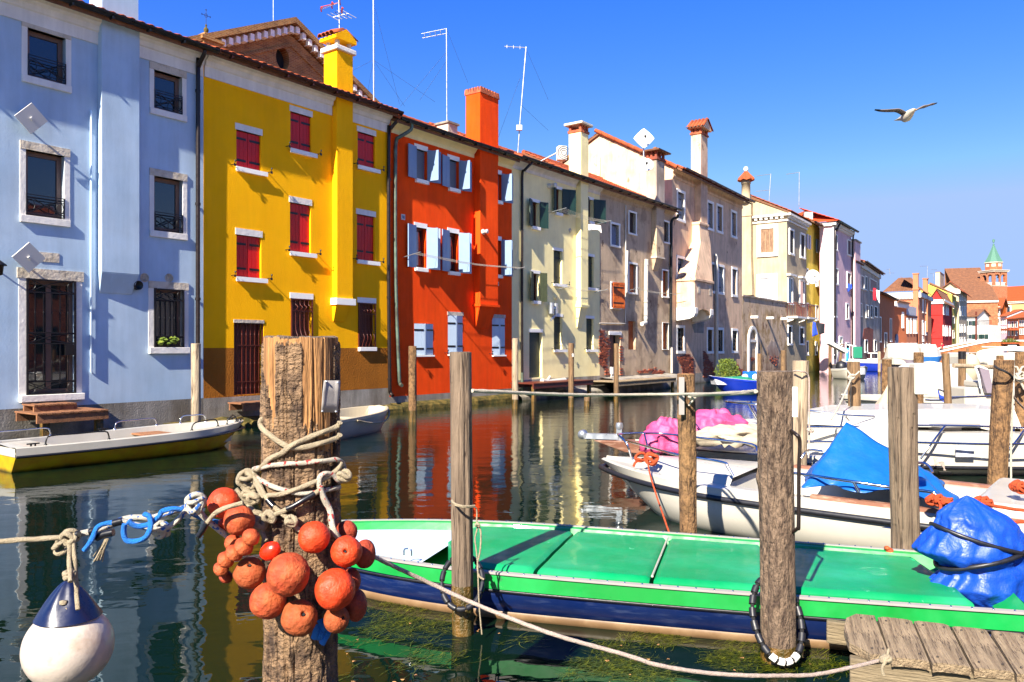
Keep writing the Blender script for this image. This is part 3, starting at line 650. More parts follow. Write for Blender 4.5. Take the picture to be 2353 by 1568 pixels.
B.pipe([(xs+.22,-.36,B.we),(xs+.2,-.34,B.we-.1),(xs+.02,-.14,B.we-.42),(xs,-.08,B.we-.7),(xs,-.07,4),B.p('z4',1495,1250,.07),B.p('z4',1500,1340,.07),B.p('z4',1518,1365,.18)],.052,'pipe_dark',[(xs,-.08,z)for z in(6.9,5.3,3.4)]+[tuple(B.p('z4',1494,1250,.07))],smooth=3)

# ------------------------------------------------------------- orange house
uD=16.56-.02
C=House('house','vivid orange house with pale blue shutters and a tall orange chimney',MAIN,uC,uD,8.68,'orange_plaster',bands=[(.44,1)],mats=['orange_plaster','concrete'])
for r_,rows in enumerate([[('B1',357,466,432,704),('B1',653,750,527,783),('B1',1050,1130,650,892)],[('B1',355,460,1137,1500),('B1',653,748,1185,1535),('B1',1050,1128,1250,1562)]]):
    for j,(k,x0,x1,yt,yb)in enumerate(rows):
        rc=C.rect(k,x0,x1,yt,yb)
        if r_==0:w_=sash(C,rc,mull=0,fw=.05,mat='shutter_blue',y=.12)
        else:w_=sash(C,rc,mull=1,fw=.07,mat='wood_brown',y=.14)
        if r_==0:
            mb=MB();n=22
            for s_ in range(n):z=rc[2]+.06+(rc[3]-rc[2]-.1)*s_/n;mb.box(rc[0]+.05,rc[1]-.05,.09,.115,z,z+.035)
            C.part(mb,'roller_blind','blind',w_)
        else:
            mb=MB();mb.box(rc[0]+.05,rc[0]+.3,.13,.138,rc[2]+.1,rc[3]-.12);C.part(mb,'curtain','curtain',w_)
        surround(C,w_,rc,jamb=0,lint=.15,sill=.12,proud=.0,mat='trim_white',jambs=False,lext=.03,sillproud=.1)
        open_shutters(C,w_,rc,'shutter_blue',.42 if j<2 else 0,.46,171,163,mats2='shutter_white' if r_ and j<2 else None)
        if j<2 or 1:
            m_=leaf_mb(.42,rc[3]-rc[2],1,False);m_.v=[(x-.42,y,z)for x,y,z in m_.v];place(m_,C,'shutter',['shutter_blue','iron'],w_,(rc[1]+.0,-.03,rc[2]),R(100))
for k,x0,x1,yt,yb in[('B2',350,520,657,945),('B2',652,785,585,935),('B2',1048,1163,607,943)]:
    rc=C.rect(k,x0,x1,yt,yb);w_=closed_shutters(C,rc,'shutter_white',rec=.0,leaves=2,ajar=R(9));surround(C,w_,rc,jamb=0,lint=.12 if x0>400 else 0,sill=.05,proud=0,jambs=False,mat='trim_white',lext=.03,lmat='aged_stone')
    hook(C,w_,rc[0]-.16,rc[2]+.05)
a,r,b,t=C.rect('B1',232,266,1022,1072,hole=False);C.box('wall_plaque','white_plastic',a,r,-.02,0,b,t);C.box('wall_plaque','shutter_grey',a+.03,r-.03,-.03,-.0201,b+.04,t-.04)
a,r,b,t=C.rect('B2',1077,1105,284,320,hole=False);C.box('wall_plaque','white_plastic',a,r,-.02,0,b,t);C.box('wall_plaque','plate',a+.03,r-.03,-.03,-.0201,b+.04,t-.04)
C.walls(gable=1.7)
x0,x1=C.l('B1',886,800)[0],C.l('B1',1049,800)[0];zb_,zl=C.l('B2',885,500)[1],C.l('B2',850,700)[1];pC=.27
mb=MB();mb.box(x0,x1,-pC,0,zb_,C.we+.02);mb.hexa([(x0+.05,-.04,zl),(x1-.22,-.04,zl),(x1-.22,0,zl),(x0+.05,0,zl),(x0,-pC+.02,zb_),(x1-.04,-pC+.02,zb_),(x1-.04,0,zb_),(x0,0,zb_)])
C.part(mb,'chimney_breast','orange_plaster',bevel=.015);C.box('breast_ledge','orange_plaster',x0-.04,x1+.05,-pC-.04,0,zb_-.03,zb_+.06)
zt=C.l('P',1092,207,pC)[1]
mb=MB();mb.box(x0,x1+.02,-pC+.004,.36,C.we-.3,zt);ch_=C.part(mb,'chimney','orange_plaster',bevel=.01)
mb=MB();mb.box(x0-.02,x1+.04,-pC-.03,.4,zt,zt+.06)
for i in range(7):
    a=x0-.02+(x1-x0+.06)*i/7;d_=(x1-x0+.06)/7
    for yy in(-pC-.03,.35):mb.prism([(a,zt+.06),(a+d_*.95,zt+.06),(a+d_*.8,zt+.2),(a+d_*.15,zt+.2)],yy,yy+.05)
for i in range(5):
    yy=-pC-.03+.08+i*.115
    for a in(x0-.02,x1-.01):mb.add([(a,yy,zt+.06),(a+.05,yy,zt+.06),(a+.05,yy+.1,zt+.06),(a,yy+.1,zt+.06),(a,yy+.02,zt+.2),(a+.05,yy+.02,zt+.2),(a+.05,yy+.08,zt+.2),(a,yy+.08,zt+.2)],[(0,1,5,4),(1,2,6,5),(2,3,7,6),(3,0,4,7),(4,5,6,7)])
C.part(mb,'chimney_crown','brick_b',ch_)
a,z=C.l('B1',965,1183,pC);mb=MB();mb.T=Matrix.Translation((a,-pC,z))@Matrix.Rotation(R(90),4,'X');mb.lathe([(.09,0),(.09,.04),(.05,.06),(.05,.16),(.075,.16),(.075,.2),(0,.2)],(0,0,0),14);C.part(mb,'flue_outlet','white_plastic')
C.cornice(.06,x0-.02,CORN2,'cream_plaster');C.cornice(x1+.02,C.W,CORN2,'cream_plaster');C.gutter(.06,C.W,'gutter_black');C.roof(1.75,ntile=2)
C.pipe([(C.l('B1',250,250)[0],-.36,C.we),(C.l('B1',248,260)[0],-.34,C.we-.2),C.p('B1',225,330,.2),C.p('B1',190,370,.1),C.p('B1',182,600,.08),C.p('B2',185,300,.08),C.p('B2',215,1100,.08),C.p('B2',222,1195,.08),C.p('B2',240,1215,.2)],.055,'pipe_green',smooth=3)
# small rendered chimney on the orange roof
def roof_chimney(H,name,k,x0,x1,yt,v,w_,d,wallm,capm,zb,label=None):
    a,z=H.l(k,x0,yt,v);r=H.l(k,x1,yt,v)[0];mb=MB();mb.box(a,r,-v,-v+d,zb,z);c_=H.part(mb,'chimney',wallm);H.box('cap_slab',capm,a-.06,r+.06,-v-.06,-v+d+.06,z,z+.07,c_)
    return c_
roof_chimney(C,'','B1',655,738,205,-2.0,0,.55,'aged_stone','concrete',9.3)

# ------------------------------------------------------------- cream house
uE=22.87
D=House('house','pale cream house with dark green shutters between the orange and the grey house',MAIN,uD,uE,8.75,'cream_plaster',bands=[(.72,1)],mats=['cream_plaster','concrete'])
for k,x0,x1,yt,yb,wl,wr,kb in[('B1',1397,1468,908,1130,.36,.36,None),('B1',1610,1668,792,1005,.3,.62,None),('B1',1906,1952,888,1085,.2,.58,None),('B2',1405,1470,208,455,.34,.3,None)]:
    rc=D.rect(k,x0,x1,yt,yb);w_=sash(D,rc,mull=1,fw=.06,mat='wood_brown',y=.14)
    surround(D,w_,rc,jamb=0,lint=.12,sill=.12,proud=0,mat='trim_white',jambs=False,lext=.08,sillproud=.1);open_shutters(D,w_,rc,'shutter_green' if k=='B1' else 'shutter_olive',wl,wr,160,152,frame=True)
for k,x0,x1,yt,yb,kb in[('B1',1600,1676,1342,1568+0,'x'),('B2',1892,1960,54,335,None),('B2',1602,1676,597,892,None),('B2',1893,1958,614,892,None)]:
    if kb=='x':rc=D.rect('B2',1600,1676,2,300)
    else:rc=D.rect(k,x0,x1,yt,yb)
    w_=closed_shutters(D,rc,'shutter_olive',rec=.1,leaves=2,planks=2);surround(D,w_,rc,jamb=0,lint=.12,sill=.11,proud=0,mat='trim_white',jambs=False,lext=.06,sillproud=.09)
    D.box('sill','trim_white',rc[0]-.12,rc[1]+.25,-.1,-.0901,rc[2]-.11,rc[2],w_);hook(D,w_,rc[0]-.16,rc[2]+.02);hook(D,w_,rc[1]+.3,rc[2]+.02)
rc=D.rect('B2',1382,1498,738,1148);mb=MB();mb.box(rc[0],rc[0]+.9,.13,.17,rc[2],rc[3]);w_=D.part(mb,'door','shutter_green')
for z0,z1 in((.1,.7),(.8,1.4),(1.5,2.0)):D.box('door_panel','shutter_green',rc[0]+.15,rc[0]+.75,.11,.13,rc[2]+z0,rc[2]+z1,w_)
D.box('lintel','trim_white',rc[0]-.03,rc[1]+.0,-.03,.2,rc[3],rc[3]+.13,w_)
D.walls(gable=1.7,rev=.26)
x0,x1=D.l('B1',1800,900)[0],D.l('B1',1866,900)[0];zb_,zl=D.l('B2',1797,510)[1],D.l('B2',1768,697)[1];pD=.24
mb=MB();mb.box(x0,x1,-pD,0,zb_,D.we+.02);mb.hexa([(x0+.05,-.03,zl),(x1-.2,-.03,zl),(x1-.2,0,zl),(x0+.05,0,zl),(x0,-pD+.02,zb_),(x1-.02,-pD+.02,zb_),(x1-.02,0,zb_),(x0,0,zb_)])
D.part(mb,'chimney_breast','cream_plaster',bevel=.015);D.box('breast_ledge','cream_plaster',x0-.03,x1+.04,-pD-.03,0,zb_-.02,zb_+.1)
zt=D.l('B1',1804,265,pD)[1];zc=D.l('B1',1804,225,pD)[1]
mb=MB();mb.box(x0,x1+.02,-pD+.004,.34,D.we-.3,zt);ch_=D.part(mb,'chimney','cream_plaster',bevel=.01)
mb=MB();mb.box(x0-.03,x1+.05,-pD-.03,.38,zt,zt+.1)
for xx in(x0,x1-.12,(x0+x1)/2-.05):
    for yy in(-pD,.24):mb.box(xx,xx+.12,yy,yy+.1,zt+.1,zt+.3)
D.part(mb,'vent_ring','brick_b',ch_);D.box('cap_slab','aged_stone',x0-.14,x1+.16,-pD-.14,.5,zt+.3,zt+.4,ch_,bevel=.02)
D.cornice(.0,x0-.02,CORN2,'white_stone');D.cornice(x1+.02,D.W+.1,CORN2,'white_stone');D.gutter(0,D.W,'gutter_black');D.roof(1.75,ntile=2)
D.pipe([(D.l('B1',1345,600)[0],-.36,D.we),D.p('B1',1340,630,.25),D.p('B1',1320,665,.08),D.p('B1',1318,1000,.07),D.p('B2',1316,700,.07),D.p('B2',1318,1100,.07)],.05,'pipe_dark',smooth=3)
D.pipe([D.p('B2',1318,1100,.07),D.p('B2',1319,1275,.07)],.055,'pipe_green',smooth=0)
a,z=D.l('B1',1570,770,.1);mb=MB();mb.T=Matrix.Translation((a,0,z))@Matrix.Rotation(R(90),4,'X');mb.lathe([(.09,0),(.09,.1),(.07,.12),(.07,.3),(.09,.3),(.09,.36),(0,.36)],(0,0,0),14);D.part(mb,'flue_outlet','white_plastic')
for vx,vy,rr in((1745,1170,.09),(0,0,0)):
    if rr:a,z=D.l('B1',vx,vy);mb=MB();mb.T=Matrix.Translation((a,0,z))@Matrix.Rotation(R(90),4,'X');mb.lathe([(rr,0),(rr,.02),(0,.02)],(0,0,0),14);D.part(mb,'air_vent','aged_stone')
a,z=D.l('B2',1612,425);mb=MB();mb.T=Matrix.Translation((a,0,z))@Matrix.Rotation(R(90),4,'X');mb.lathe([(.1,0),(.1,.04),(0,.05)],(0,0,0),14);D.part(mb,'air_vent','cream_plaster')
# boiler flue with elbow, and the pipe lying on the plinth
mb=MB();P0_=D.p('B2',1580,525,.2);P1_=D.p('B2',1620,525,.2);mb.tube([P0_+Vector((0,0,.22)),P0_-Vector((0,0,.2))],.1,12);mb.tube([P1_+Vector((0,0,.2)),P1_-Vector((0,0,.2))],.09,12);mb.tube([P0_,P1_],.06,10)
mb.tube([D.p('B2',1605,560,.2),D.p('B2',1608,590,.18),D.p('B2',1585,615,.15),D.p('B2',1576,630,.2)],.05,10,smooth=3);D.part(mb,'boiler_flue','galv')
mb=MB();mb.tube([D.p('B2',1495,1172,.25),D.p('B2',1560,1180,.25),D.p('B2',1700,1165,.25)],.09,12,smooth=3);mb.tube([D.p('B2',1540,1175,.25),D.p('B2',1568,1135,.25)],.05,8);D.part(mb,'waste_pipe','pipe_white')

# ------------------------------------------------------------- grey house
uF=30.12
E_=House('house','weathered grey plaster house with bare brick patches and orange wooden shutters',MAIN,uE,uF,8.75,'grey_plaster',bands=[(.66,1)],mats=['grey_plaster','concrete'])
def framed(H,k,x0,x1,yt,yb,mat,fr=.1,straps=None,mull=None,leaves=2,proud=.03,sur='trim_white',rec=.14,jr=None,bars=False):
    rc=H.rect(k,x0,x1,yt,yb)
    if mat:w_=closed_shutters(H,rc,mat,rec=rec,leaves=leaves,planks=2,straps=straps)
    else:w_=sash(H,rc,mull=1,trans=2,fw=.05,mat='shutter_dark',y=.16)
    surround(H,w_,rc,jamb=fr,lint=fr,sill=fr,proud=proud,mat=sur,sillproud=.06)
    if bars:grille(H,w_,rc,.06,2,[rc[2]+(rc[3]-rc[2])*g for g in(.2,.4,.6,.8)],'iron',xsec=False)
    return w_,rc
framed(E_,'B3',347,386+36,1075,1275,'shutter_grey',fr=.09,leaves=1)
framed(E_,'B3',520,584,962,1160,'shutter_dark',fr=.08)
framed(E_,'B3',848,900,1052,1245,'shutter_dark',fr=.08)
framed(E_,'B4',518,590,132,408,'shutter_orange',fr=.08)
framed(E_,'B4',842,895,198,446,'shutter_orange',fr=.07)
framed(E_,'B4',514,584,686,962,'shutter_orange',fr=.0,leaves=2)
framed(E_,'B4',842,898,704,960,'shutter_orange',fr=.02,leaves=2)
rc=E_.rect('B4',346,430,320,556);w_=sash(E_,rc,mull=0,fw=.06,mat='wood_brown');surround(E_,w_,rc,jamb=.05,lint=.07,sill=.06,mat='trim_white')
open_shutters(E_,w_,rc,'shutter_orange',rc[1]-rc[0],0,12,0,planks=3,proud=.12,frame=True)
rc=E_.rect('B4',332,438,820,1212);mb=MB();mb.box(rc[0],rc[0]+.62,.16,.2,rc[2],rc[3]);w_=E_.part(mb,'door','wood_brown');E_.box('lintel','trim_white',rc[0]-.06,rc[1]+.06,-.03,.2,rc[3],rc[3]+.16,w_)
E_.walls(gable=1.85,rev=.25)
x0,x1=E_.l('B3',735,950)[0],E_.l('B3',810,950)[0];pE=.28;zb_=E_.l('B3',735,1385,pE)[1];zl=E_.l('B4',715,190)[1]
mb=MB();mb.box(x0,x1,-pE,0,zb_,E_.we+.02);mb.hexa([(x0+.12,-.04,zl),(x1-.2,-.04,zl),(x1-.2,0,zl),(x0+.12,0,zl),(x0,-pE,zb_),(x1,-pE,zb_),(x1,0,zb_),(x0,0,zb_)]);E_.part(mb,'chimney_breast','grey_plaster',bevel=.02)
E_.box('breast_ledge','aged_stone',x0-.03,x1+.03,-pE-.03,0,zb_-.03,zb_+.04)
zt=E_.l('B3',737,430,pE)[1]
mb=MB();mb.box(x0,x1+.05,-pE+.004,.25,E_.we-.3,zt);ch_=E_.part(mb,'chimney','stain_plaster',bevel=.01)
mb=MB();mb.box(x0-.06,x1+.12,-pE-.06,.31,zt,zt+.08);mb.box(x0-.02,x1+.07,-pE-.02,.27,zt+.08,zt+.16)
for xx in(x0,x1-.08,(x0+x1)/2-.04):
    for yy in(-pE,-.05,.15):mb.box(xx,xx+.12,yy,yy+.1,zt+.16,zt+.42)
E_.part(mb,'vent_ring','brick',ch_)
mb=MB();xm,ym=(x0+x1)/2+.03,.0;hw=(x1-x0)/2+.2
mb.rings([[(xm-hw*k,ym-.48*k,zt+z),(xm+hw*k,ym-.48*k,zt+z),(xm+hw*k,ym+.48*k,zt+z),(xm-hw*k,ym+.48*k,zt+z)]for k,z in((1.05,.4),(1.08,.46),(.6,.56),(.2,.62),(.12,.7))],sm=False);E_.part(mb,'cap_roof','tile_old',ch_)
E_.cornice(.0,x0-.02,CORN2,'grey_plaster');E_.cornice(x1+.02,E_.W-.0,CORN2,'grey_plaster');E_.gutter(0,E_.W+.1,'gutter_black');E_.roof(1.95,ntile=1)
E_.pipe([E_.p('B3',995,985,.36),E_.p('B3',985,1015,.3),E_.p('B3',935,1045,.1),E_.p('B3',930,1200,.08),E_.p('B4',925,500,.08),E_.p('B4',920,930,.08)],.07,'gutter_black',smooth=3)
E_.pipe([E_.p('B4',932,940,.1),E_.p('B4',932,1190,.1)],.06,'pipe_white',smooth=0)
E_.pipe([E_.p('B4',690,90,.2),E_.p('B4',686,200,.16),E_.p('B4',682,660,.14),E_.p('B4',680,700,.16),E_.p('B4',645,715,.2)],.1,'pipe_white',[tuple(E_.p('B4',688,140,.18)),tuple(E_.p('B4',683,500,.15))],name='flue_pipe',smooth=3)
E_.pipe([E_.p('B3',488,900,.05),E_.p('B3',488,1300,.05),E_.p('B4',486,300,.05),E_.p('B4',486,700,.05)],.03,'pipe_white',name='conduit',smooth=0)
E_.pipe([E_.p('B3',505,1335,.12),E_.p('B4',497,240,.12),E_.p('B4',497,420,.12)],.05,'pipe_white',name='conduit',smooth=0)
E_.pipe([E_.p('B4',235,708,.04),E_.p('B4',490,712,.04)],.025,'pipe_white',name='conduit',smooth=0)
# bare brick patches: bricks one by one
BRK=[]
for mi in('brick','brick_b'):
    mb=MB();mb.box(-.118,.118,-.03,.03,-.024,.024);BRK.append(mb.mesh('brick',[mi]))
NB=[0]
def bricks(H,poly_k,poly,mort='mortar',skip=.06,maxn=200,side=0):
    pts=[H.l(poly_k,x,y)for x,y in poly]
    mb=MB();n=len(pts);jag=[]
    for i in range(n):
        a,b=Vector(pts[i]),Vector(pts[(i+1)%n])
        for j in range(6):
            p_=a.lerp(b,j/6);k=.0 if i==side else .09;jag.append((p_.x+random.uniform(-k,k),p_.y+random.uniform(-k,k)))
    mb.prism([(x,z)for x,z in jag],-.004,.0)
    m_=H.part(mb,'bare_patch',mort)
    def inside(x,z):
        c=False
        for i in range(len(jag)):
            x1,z1=jag[i];x2,z2=jag[i-1]
            if(z1>z)!=(z2>z)and x<(x2-x1)*(z-z1)/(z2-z1)+x1:c=not c
        return c
    zmin,zmax=min(p[1]for p in jag),max(p[1]for p in jag);xmin,xmax=min(p[0]for p in jag),max(p[0]for p in jag)
    row=0;z=zmin+.03;cnt=0
    while z<zmax:
        x=xmin+(.125 if row%2 else 0)
        while x<xmax:
            if inside(x,z)and random.random()>skip and cnt<maxn:
                shared('brick',random.choice(BRK),m_,(x,-.004+random.uniform(-.012,.012),z),(0,random.uniform(-.02,.02),random.uniform(-.05,.05)));cnt+=1
            x+=.25
        z+=.062;row+=1
    NB[0]+=cnt
bricks(E_,'B4',[(236,765),(275,780),(290,840),(328,860),(328,1000),(300,1130),(326,1200),(300,1212),(268,1110),(236,1080)])
bricks(E_,'B4',[(440,830),(448,850),(446,1205),(438,1205)])
bricks(E_,'B4',[(600,1175),(690,1150),(760,1140),(800,1165),(880,1178),(820,1188),(690,1195)])
E_.pipe([E_.p('B4',345,1130,.06),E_.p('B4',352,1200,.06),E_.p('B4',345,1240,.1),E_.p('B4',362,1250,.1),E_.p('B4',366,1190,.06)],.03,'pipe_white',name='hose',smooth=4)
E_.box('meter_box','white_plastic',E_.l('B4',336,1150)[0],E_.l('B4',362,1150)[0],-.12,0,E_.l('B4',336,1200)[1],E_.l('B4',336,1132)[1])

# ------------------------------------------------------------- tall beige house
FF=Fac(1545,39.27,1705,48.2)
G_=House('house','tall beige house with a swelling chimney breast and bare gable above the grey roof',FF,0,FF.L,10.95,'beige_plaster',depth=8.2,bands=[(.55,1)],mats=['beige_plaster','concrete'])
for k,x0,x1,yt,yb,m_,bars in[('B3',990,1050,765,1022,'shutter_grey',0),('B3',1280,1326,870,1110,'shutter_grey',0),('B3',1370,1416,902,1138,'shutter_grey',0),('B3',1510,1552,962,1186,'shutter_grey',0),
        ('B4',986,1046,78,342,'shutter_grey',0),('B4',1318,1344,140,395,'shutter_grey',0),('B4',1382,1428,160,405,'shutter_grey',0),('B4',1516,1556,185,430,'shutter_grey',0),
        ('B4',986,1046,752,975,None,1),('B4',1278,1322,770,978,None,1),('B4',1378,1424,772,978,None,1),('B4',1518,1560,780,975,None,1)]:
    framed(G_,k,x0,x1,yt,yb,m_,fr=.14,bars=bool(bars),straps='iron' if m_ else None)
G_.walls(gable=2.25)
a0,z0=G_.l('B3',1215,650,.35);a1=G_.l('B3',1280,650,.35)[0]
b0,zb0=G_.l('B3',1200,1065,.4);b1=G_.l('B3',1285,1065,.4)[0]
c0,zc0=G_.l('B4',1155,270,1.0);c1=G_.l('B4',1330,270,1.0)[0]
d0,zd0=G_.l('B4',1150,625,.95);d1=G_.l('B4',1322,640,.95)[0]
mb=MB()
mb.rings([[(a,-p_,z),(b,-p_,z),(b,0,z),(a,0,z)]for a,b,p_,z in((c0,c1,1.0,zc0),(b0-.1,b1+.1,.5,zb0-1.0),(b0,b1,.38,zb0-.12),(b0-.04,b1+.04,.44,zb0-.06),(b0-.04,b1+.04,.44,zb0+.06),(a0,a1,.35,zb0+.1),(a0,a1,.35,G_.we))],sm=False)
mb.box(c0-.06,c1+.06,-1.06,0,zc0-.14,zc0)
mb.box(c0,c1,-1.0,0,zd0+.35,zc0-.14)
for k in range(8):  # arched skirt between two corbels
    t0,t1=k/8,(k+1)/8;h0=.3*(1-(2*t0-1)**2)**.5;h1=.3*(1-(2*t1-1)**2)**.5
    xa,xb=c0+.35+(c1-c0-.7)*t0,c0+.35+(c1-c0-.7)*t1;mb.hexa([(xa,-1.0,zd0+h0),(xb,-1.0,zd0+h1),(xb,-.8,zd0+h1),(xa,-.8,zd0+h0),(xa,-1.0,zd0+.36),(xb,-1.0,zd0+.36),(xb,-.8,zd0+.36),(xa,-.8,zd0+.36)])
G_.part(mb,'chimney_breast','beige_plaster',bevel=.02)
for xa in(c0,c1-.36):
    mb=MB();mb.extr([(0,zd0+.36),(-1.03,zd0+.36),(-1.03,zd0+.06),(-.95,zd0-.1),(-.75,zd0-.2),(0,zd0-.3)],xa-.02,xa+.38);G_.part(mb,'corbel','white_stone',bevel=.02)
for f_ in(.16,.78):G_.box('niche','aged_stone',c0+(c1-c0)*f_,c0+(c1-c0)*(f_+.12),-1.012,-.98,zc0-.75,zc0-.28)
zt=G_.l('B3',1217,205,.35)[1]
mb=MB();mb.box(a0,a1,-.345,.2,G_.we-.4,zt);ch_=G_.part(mb,'chimney','beige_plaster',bevel=.01)
mb=MB();mb.box(a0-.05,a1+.05,-.4,.25,zt,zt+.1)
for xx in(a0,a1-.14):
    for yy in(-.36,-.1,.1):mb.box(xx,xx+.14,yy,yy+.12,zt+.1,zt+.32)
G_.part(mb,'vent_ring','brick_b',ch_)
def cap_gable(H,ch_,a0,a1,y0,y1,z,h,tm='tile',ov=.2):
    xm=(a0+a1)/2;mb=MB();mb.prism([(a0-ov,z),(a1+ov,z),(xm,z+h)],y0-.12,y1+.12);H.part(mb,'cap_gable','beige_plaster',ch_)
    an=math.atan2(h,(a1-a0)/2+ov);n=max(2,int((y1-y0+.4)/.2))
    for s_ in(-1,1):
        for j in range(n):
            shared('roof_tile',TILE,ch_,(xm+s_*((a1-a0)/2+ov+.06),y0-.1+.2*j,z+.0),(an,0,R(90)if s_>0 else R(-90)),(1,1.0*math.hypot((a1-a0)/2+ov,h)/.4,1))
cap_gable(G_,ch_,a0,a1,-.4,.25,zt+.32,.5)
# eaves, roof, its gable edge tiles over the grey house
G_.cornice(0,a0-.02,[(0,-.5),(-.04,-.5),(-.06,-.38),(-.03,-.3),(-.03,-.2),(-.12,-.08),(-.2,0),(0,0)],'beige_plaster');G_.cornice(a1+.02,G_.W,[(0,-.5),(-.04,-.5),(-.06,-.38),(-.03,-.3),(-.03,-.2),(-.12,-.08),(-.2,0),(0,0)],'beige_plaster')
G_.roof(2.25,ntile=1,over=.12,ov=.55);G_.gutter(.2,G_.W+.5,'gutter_brown',y=-.6,dz=-.1)
mb=MB()
for i in range(12):
    y=-.3+i*.38
    if y<4:mb.tube([(-.12,y,G_.we+.12+y*.55),(-.12,y+.42,G_.we+.12+(y+.42)*.55+.03)],.1,7)
G_.part(mb,'verge_tiles','tile')
a,z=G_.l('B4',1365,60,.12);G_.pipe([(a,0,G_.l('B3',1355,1385)[1]),G_.p('B3',1362,1400,.12),G_.p('B4',1366,300,.12),G_.p('B4',1368,800,.12),G_.p('B4',1368,1250,.12)],.09,'pipe_white',name='flue_pipe',smooth=2)
for sy,nm in((1.7,0),):  # flue and rusty bracket on the gable wall
    mb=MB();mb.tube([(-.12,5.35,11.5),(-.12,5.35,12.9)],.12,10);mb.lathe([(.25,0),(.05,.18),(0,.2)],(-.12,5.35,12.95),10);G_.part(mb,'metal_flue','galv')
    mb=MB();mb.box(-.1,0,4.05,4.2,10.6,12.0);G_.part(mb,'wall_channel','aged_stone')
bricks(G_,'B4',[(985,1040),(1060,1005),(1130,1030),(1145,1120),(1140,1190),(1040,1200),(1020,1110)])
bricks(G_,'B4',[(1236,975),(1262,985),(1290,1060),(1330,1120),(1345,1225),(1240,1230)])
bricks(G_,'B4',[(1520,1140),(1560,1110),(1600,1150),(1640,1190),(1600,1208),(1525,1205)])
mb=MB();mb.prism([G_.l('B4',*p)for p in((1125,720),(1245,690),(1240,805),(1150,800))],-.006,0);G_.part(mb,'cement_patch','concrete')
roof_chimney(G_,'','B3',1290,1360,650,-1.6,0,.6,'tile_old','tile',11.2)

# ------------------------------------------------------------- garden wall with arch
FW=Fac(1705,48.2,1808,56.)
W_=House('garden_wall','stained garden wall with a bricked up white arch beside the corner building',FW,0.05,FW.L,5.0,'garden_plaster',depth=.35,cat='wall')
W_.we=W_.l('B4',1660,455)[1];W_.walls()
W_.box('coping','stain_plaster',0,W_.W,-.06,.42,W_.we,W_.we+.1)
a,za=W_.l('B4',1668,890);r=W_.l('B4',1748,890)[0];_,zb_=W_.l('B4',1668,1170);mb=MB()
mb.box(a-.1,a+.12,-.1,0,zb_-.6,za+.1);mb.box(r-.12,r+.1,-.1,0,zb_-.6,za+.1);mb.box(a,r,-.08,0,za,za+.16)
n=10;xm=(a+r)/2;rad=(r-a)/2;zt=W_.l('B4',1710,735)[1]-za-.1
for i in range(n):
    p0,p1=math.pi*i/n,math.pi*(i+1)/n
    for(c0_,s0_)in((0,0),):mb.hexa([(xm+(rad+.1)*math.cos(p0),-.1,za+.1+zt*math.sin(p0)),(xm+(rad+.1)*math.cos(p1),-.1,za+.1+zt*math.sin(p1)),(xm+(rad+.1)*math.cos(p1),0,za+.1+zt*math.sin(p1)),(xm+(rad+.1)*math.cos(p0),0,za+.1+zt*math.sin(p0)),
        (xm+(rad-.12)*math.cos(p0),-.1,za+.1+(zt-.2)*math.sin(p0)),(xm+(rad-.12)*math.cos(p1),-.1,za+.1+(zt-.2)*math.sin(p1)),(xm+(rad-.12)*math.cos(p1),0,za+.1+(zt-.2)*math.sin(p1)),(xm+(rad-.12)*math.cos(p0),0,za+.1+(zt-.2)*math.sin(p0))])
W_.part(mb,'arch_surround','white_stone')
for x,y in((1700,650),(1853,658)):
    p_=W_.p('B4',x,y);mb=MB();mb.box(p_.x-.12,p_.x+.12,-.45,.1,p_.z-.08,p_.z+.08);W_.part(mb,'corbel','white_stone',bevel=.02)
p_=W_.p('C1',305,1090);W_.box('corbel','white_stone',p_.x-.12,p_.x+.12,-.45,.1,p_.z-.08,p_.z+.08)
bricks(W_,'B4',[(1690,1035),(1735,1045),(1725,1070),(1695,1065)],mort='brick',maxn=30)
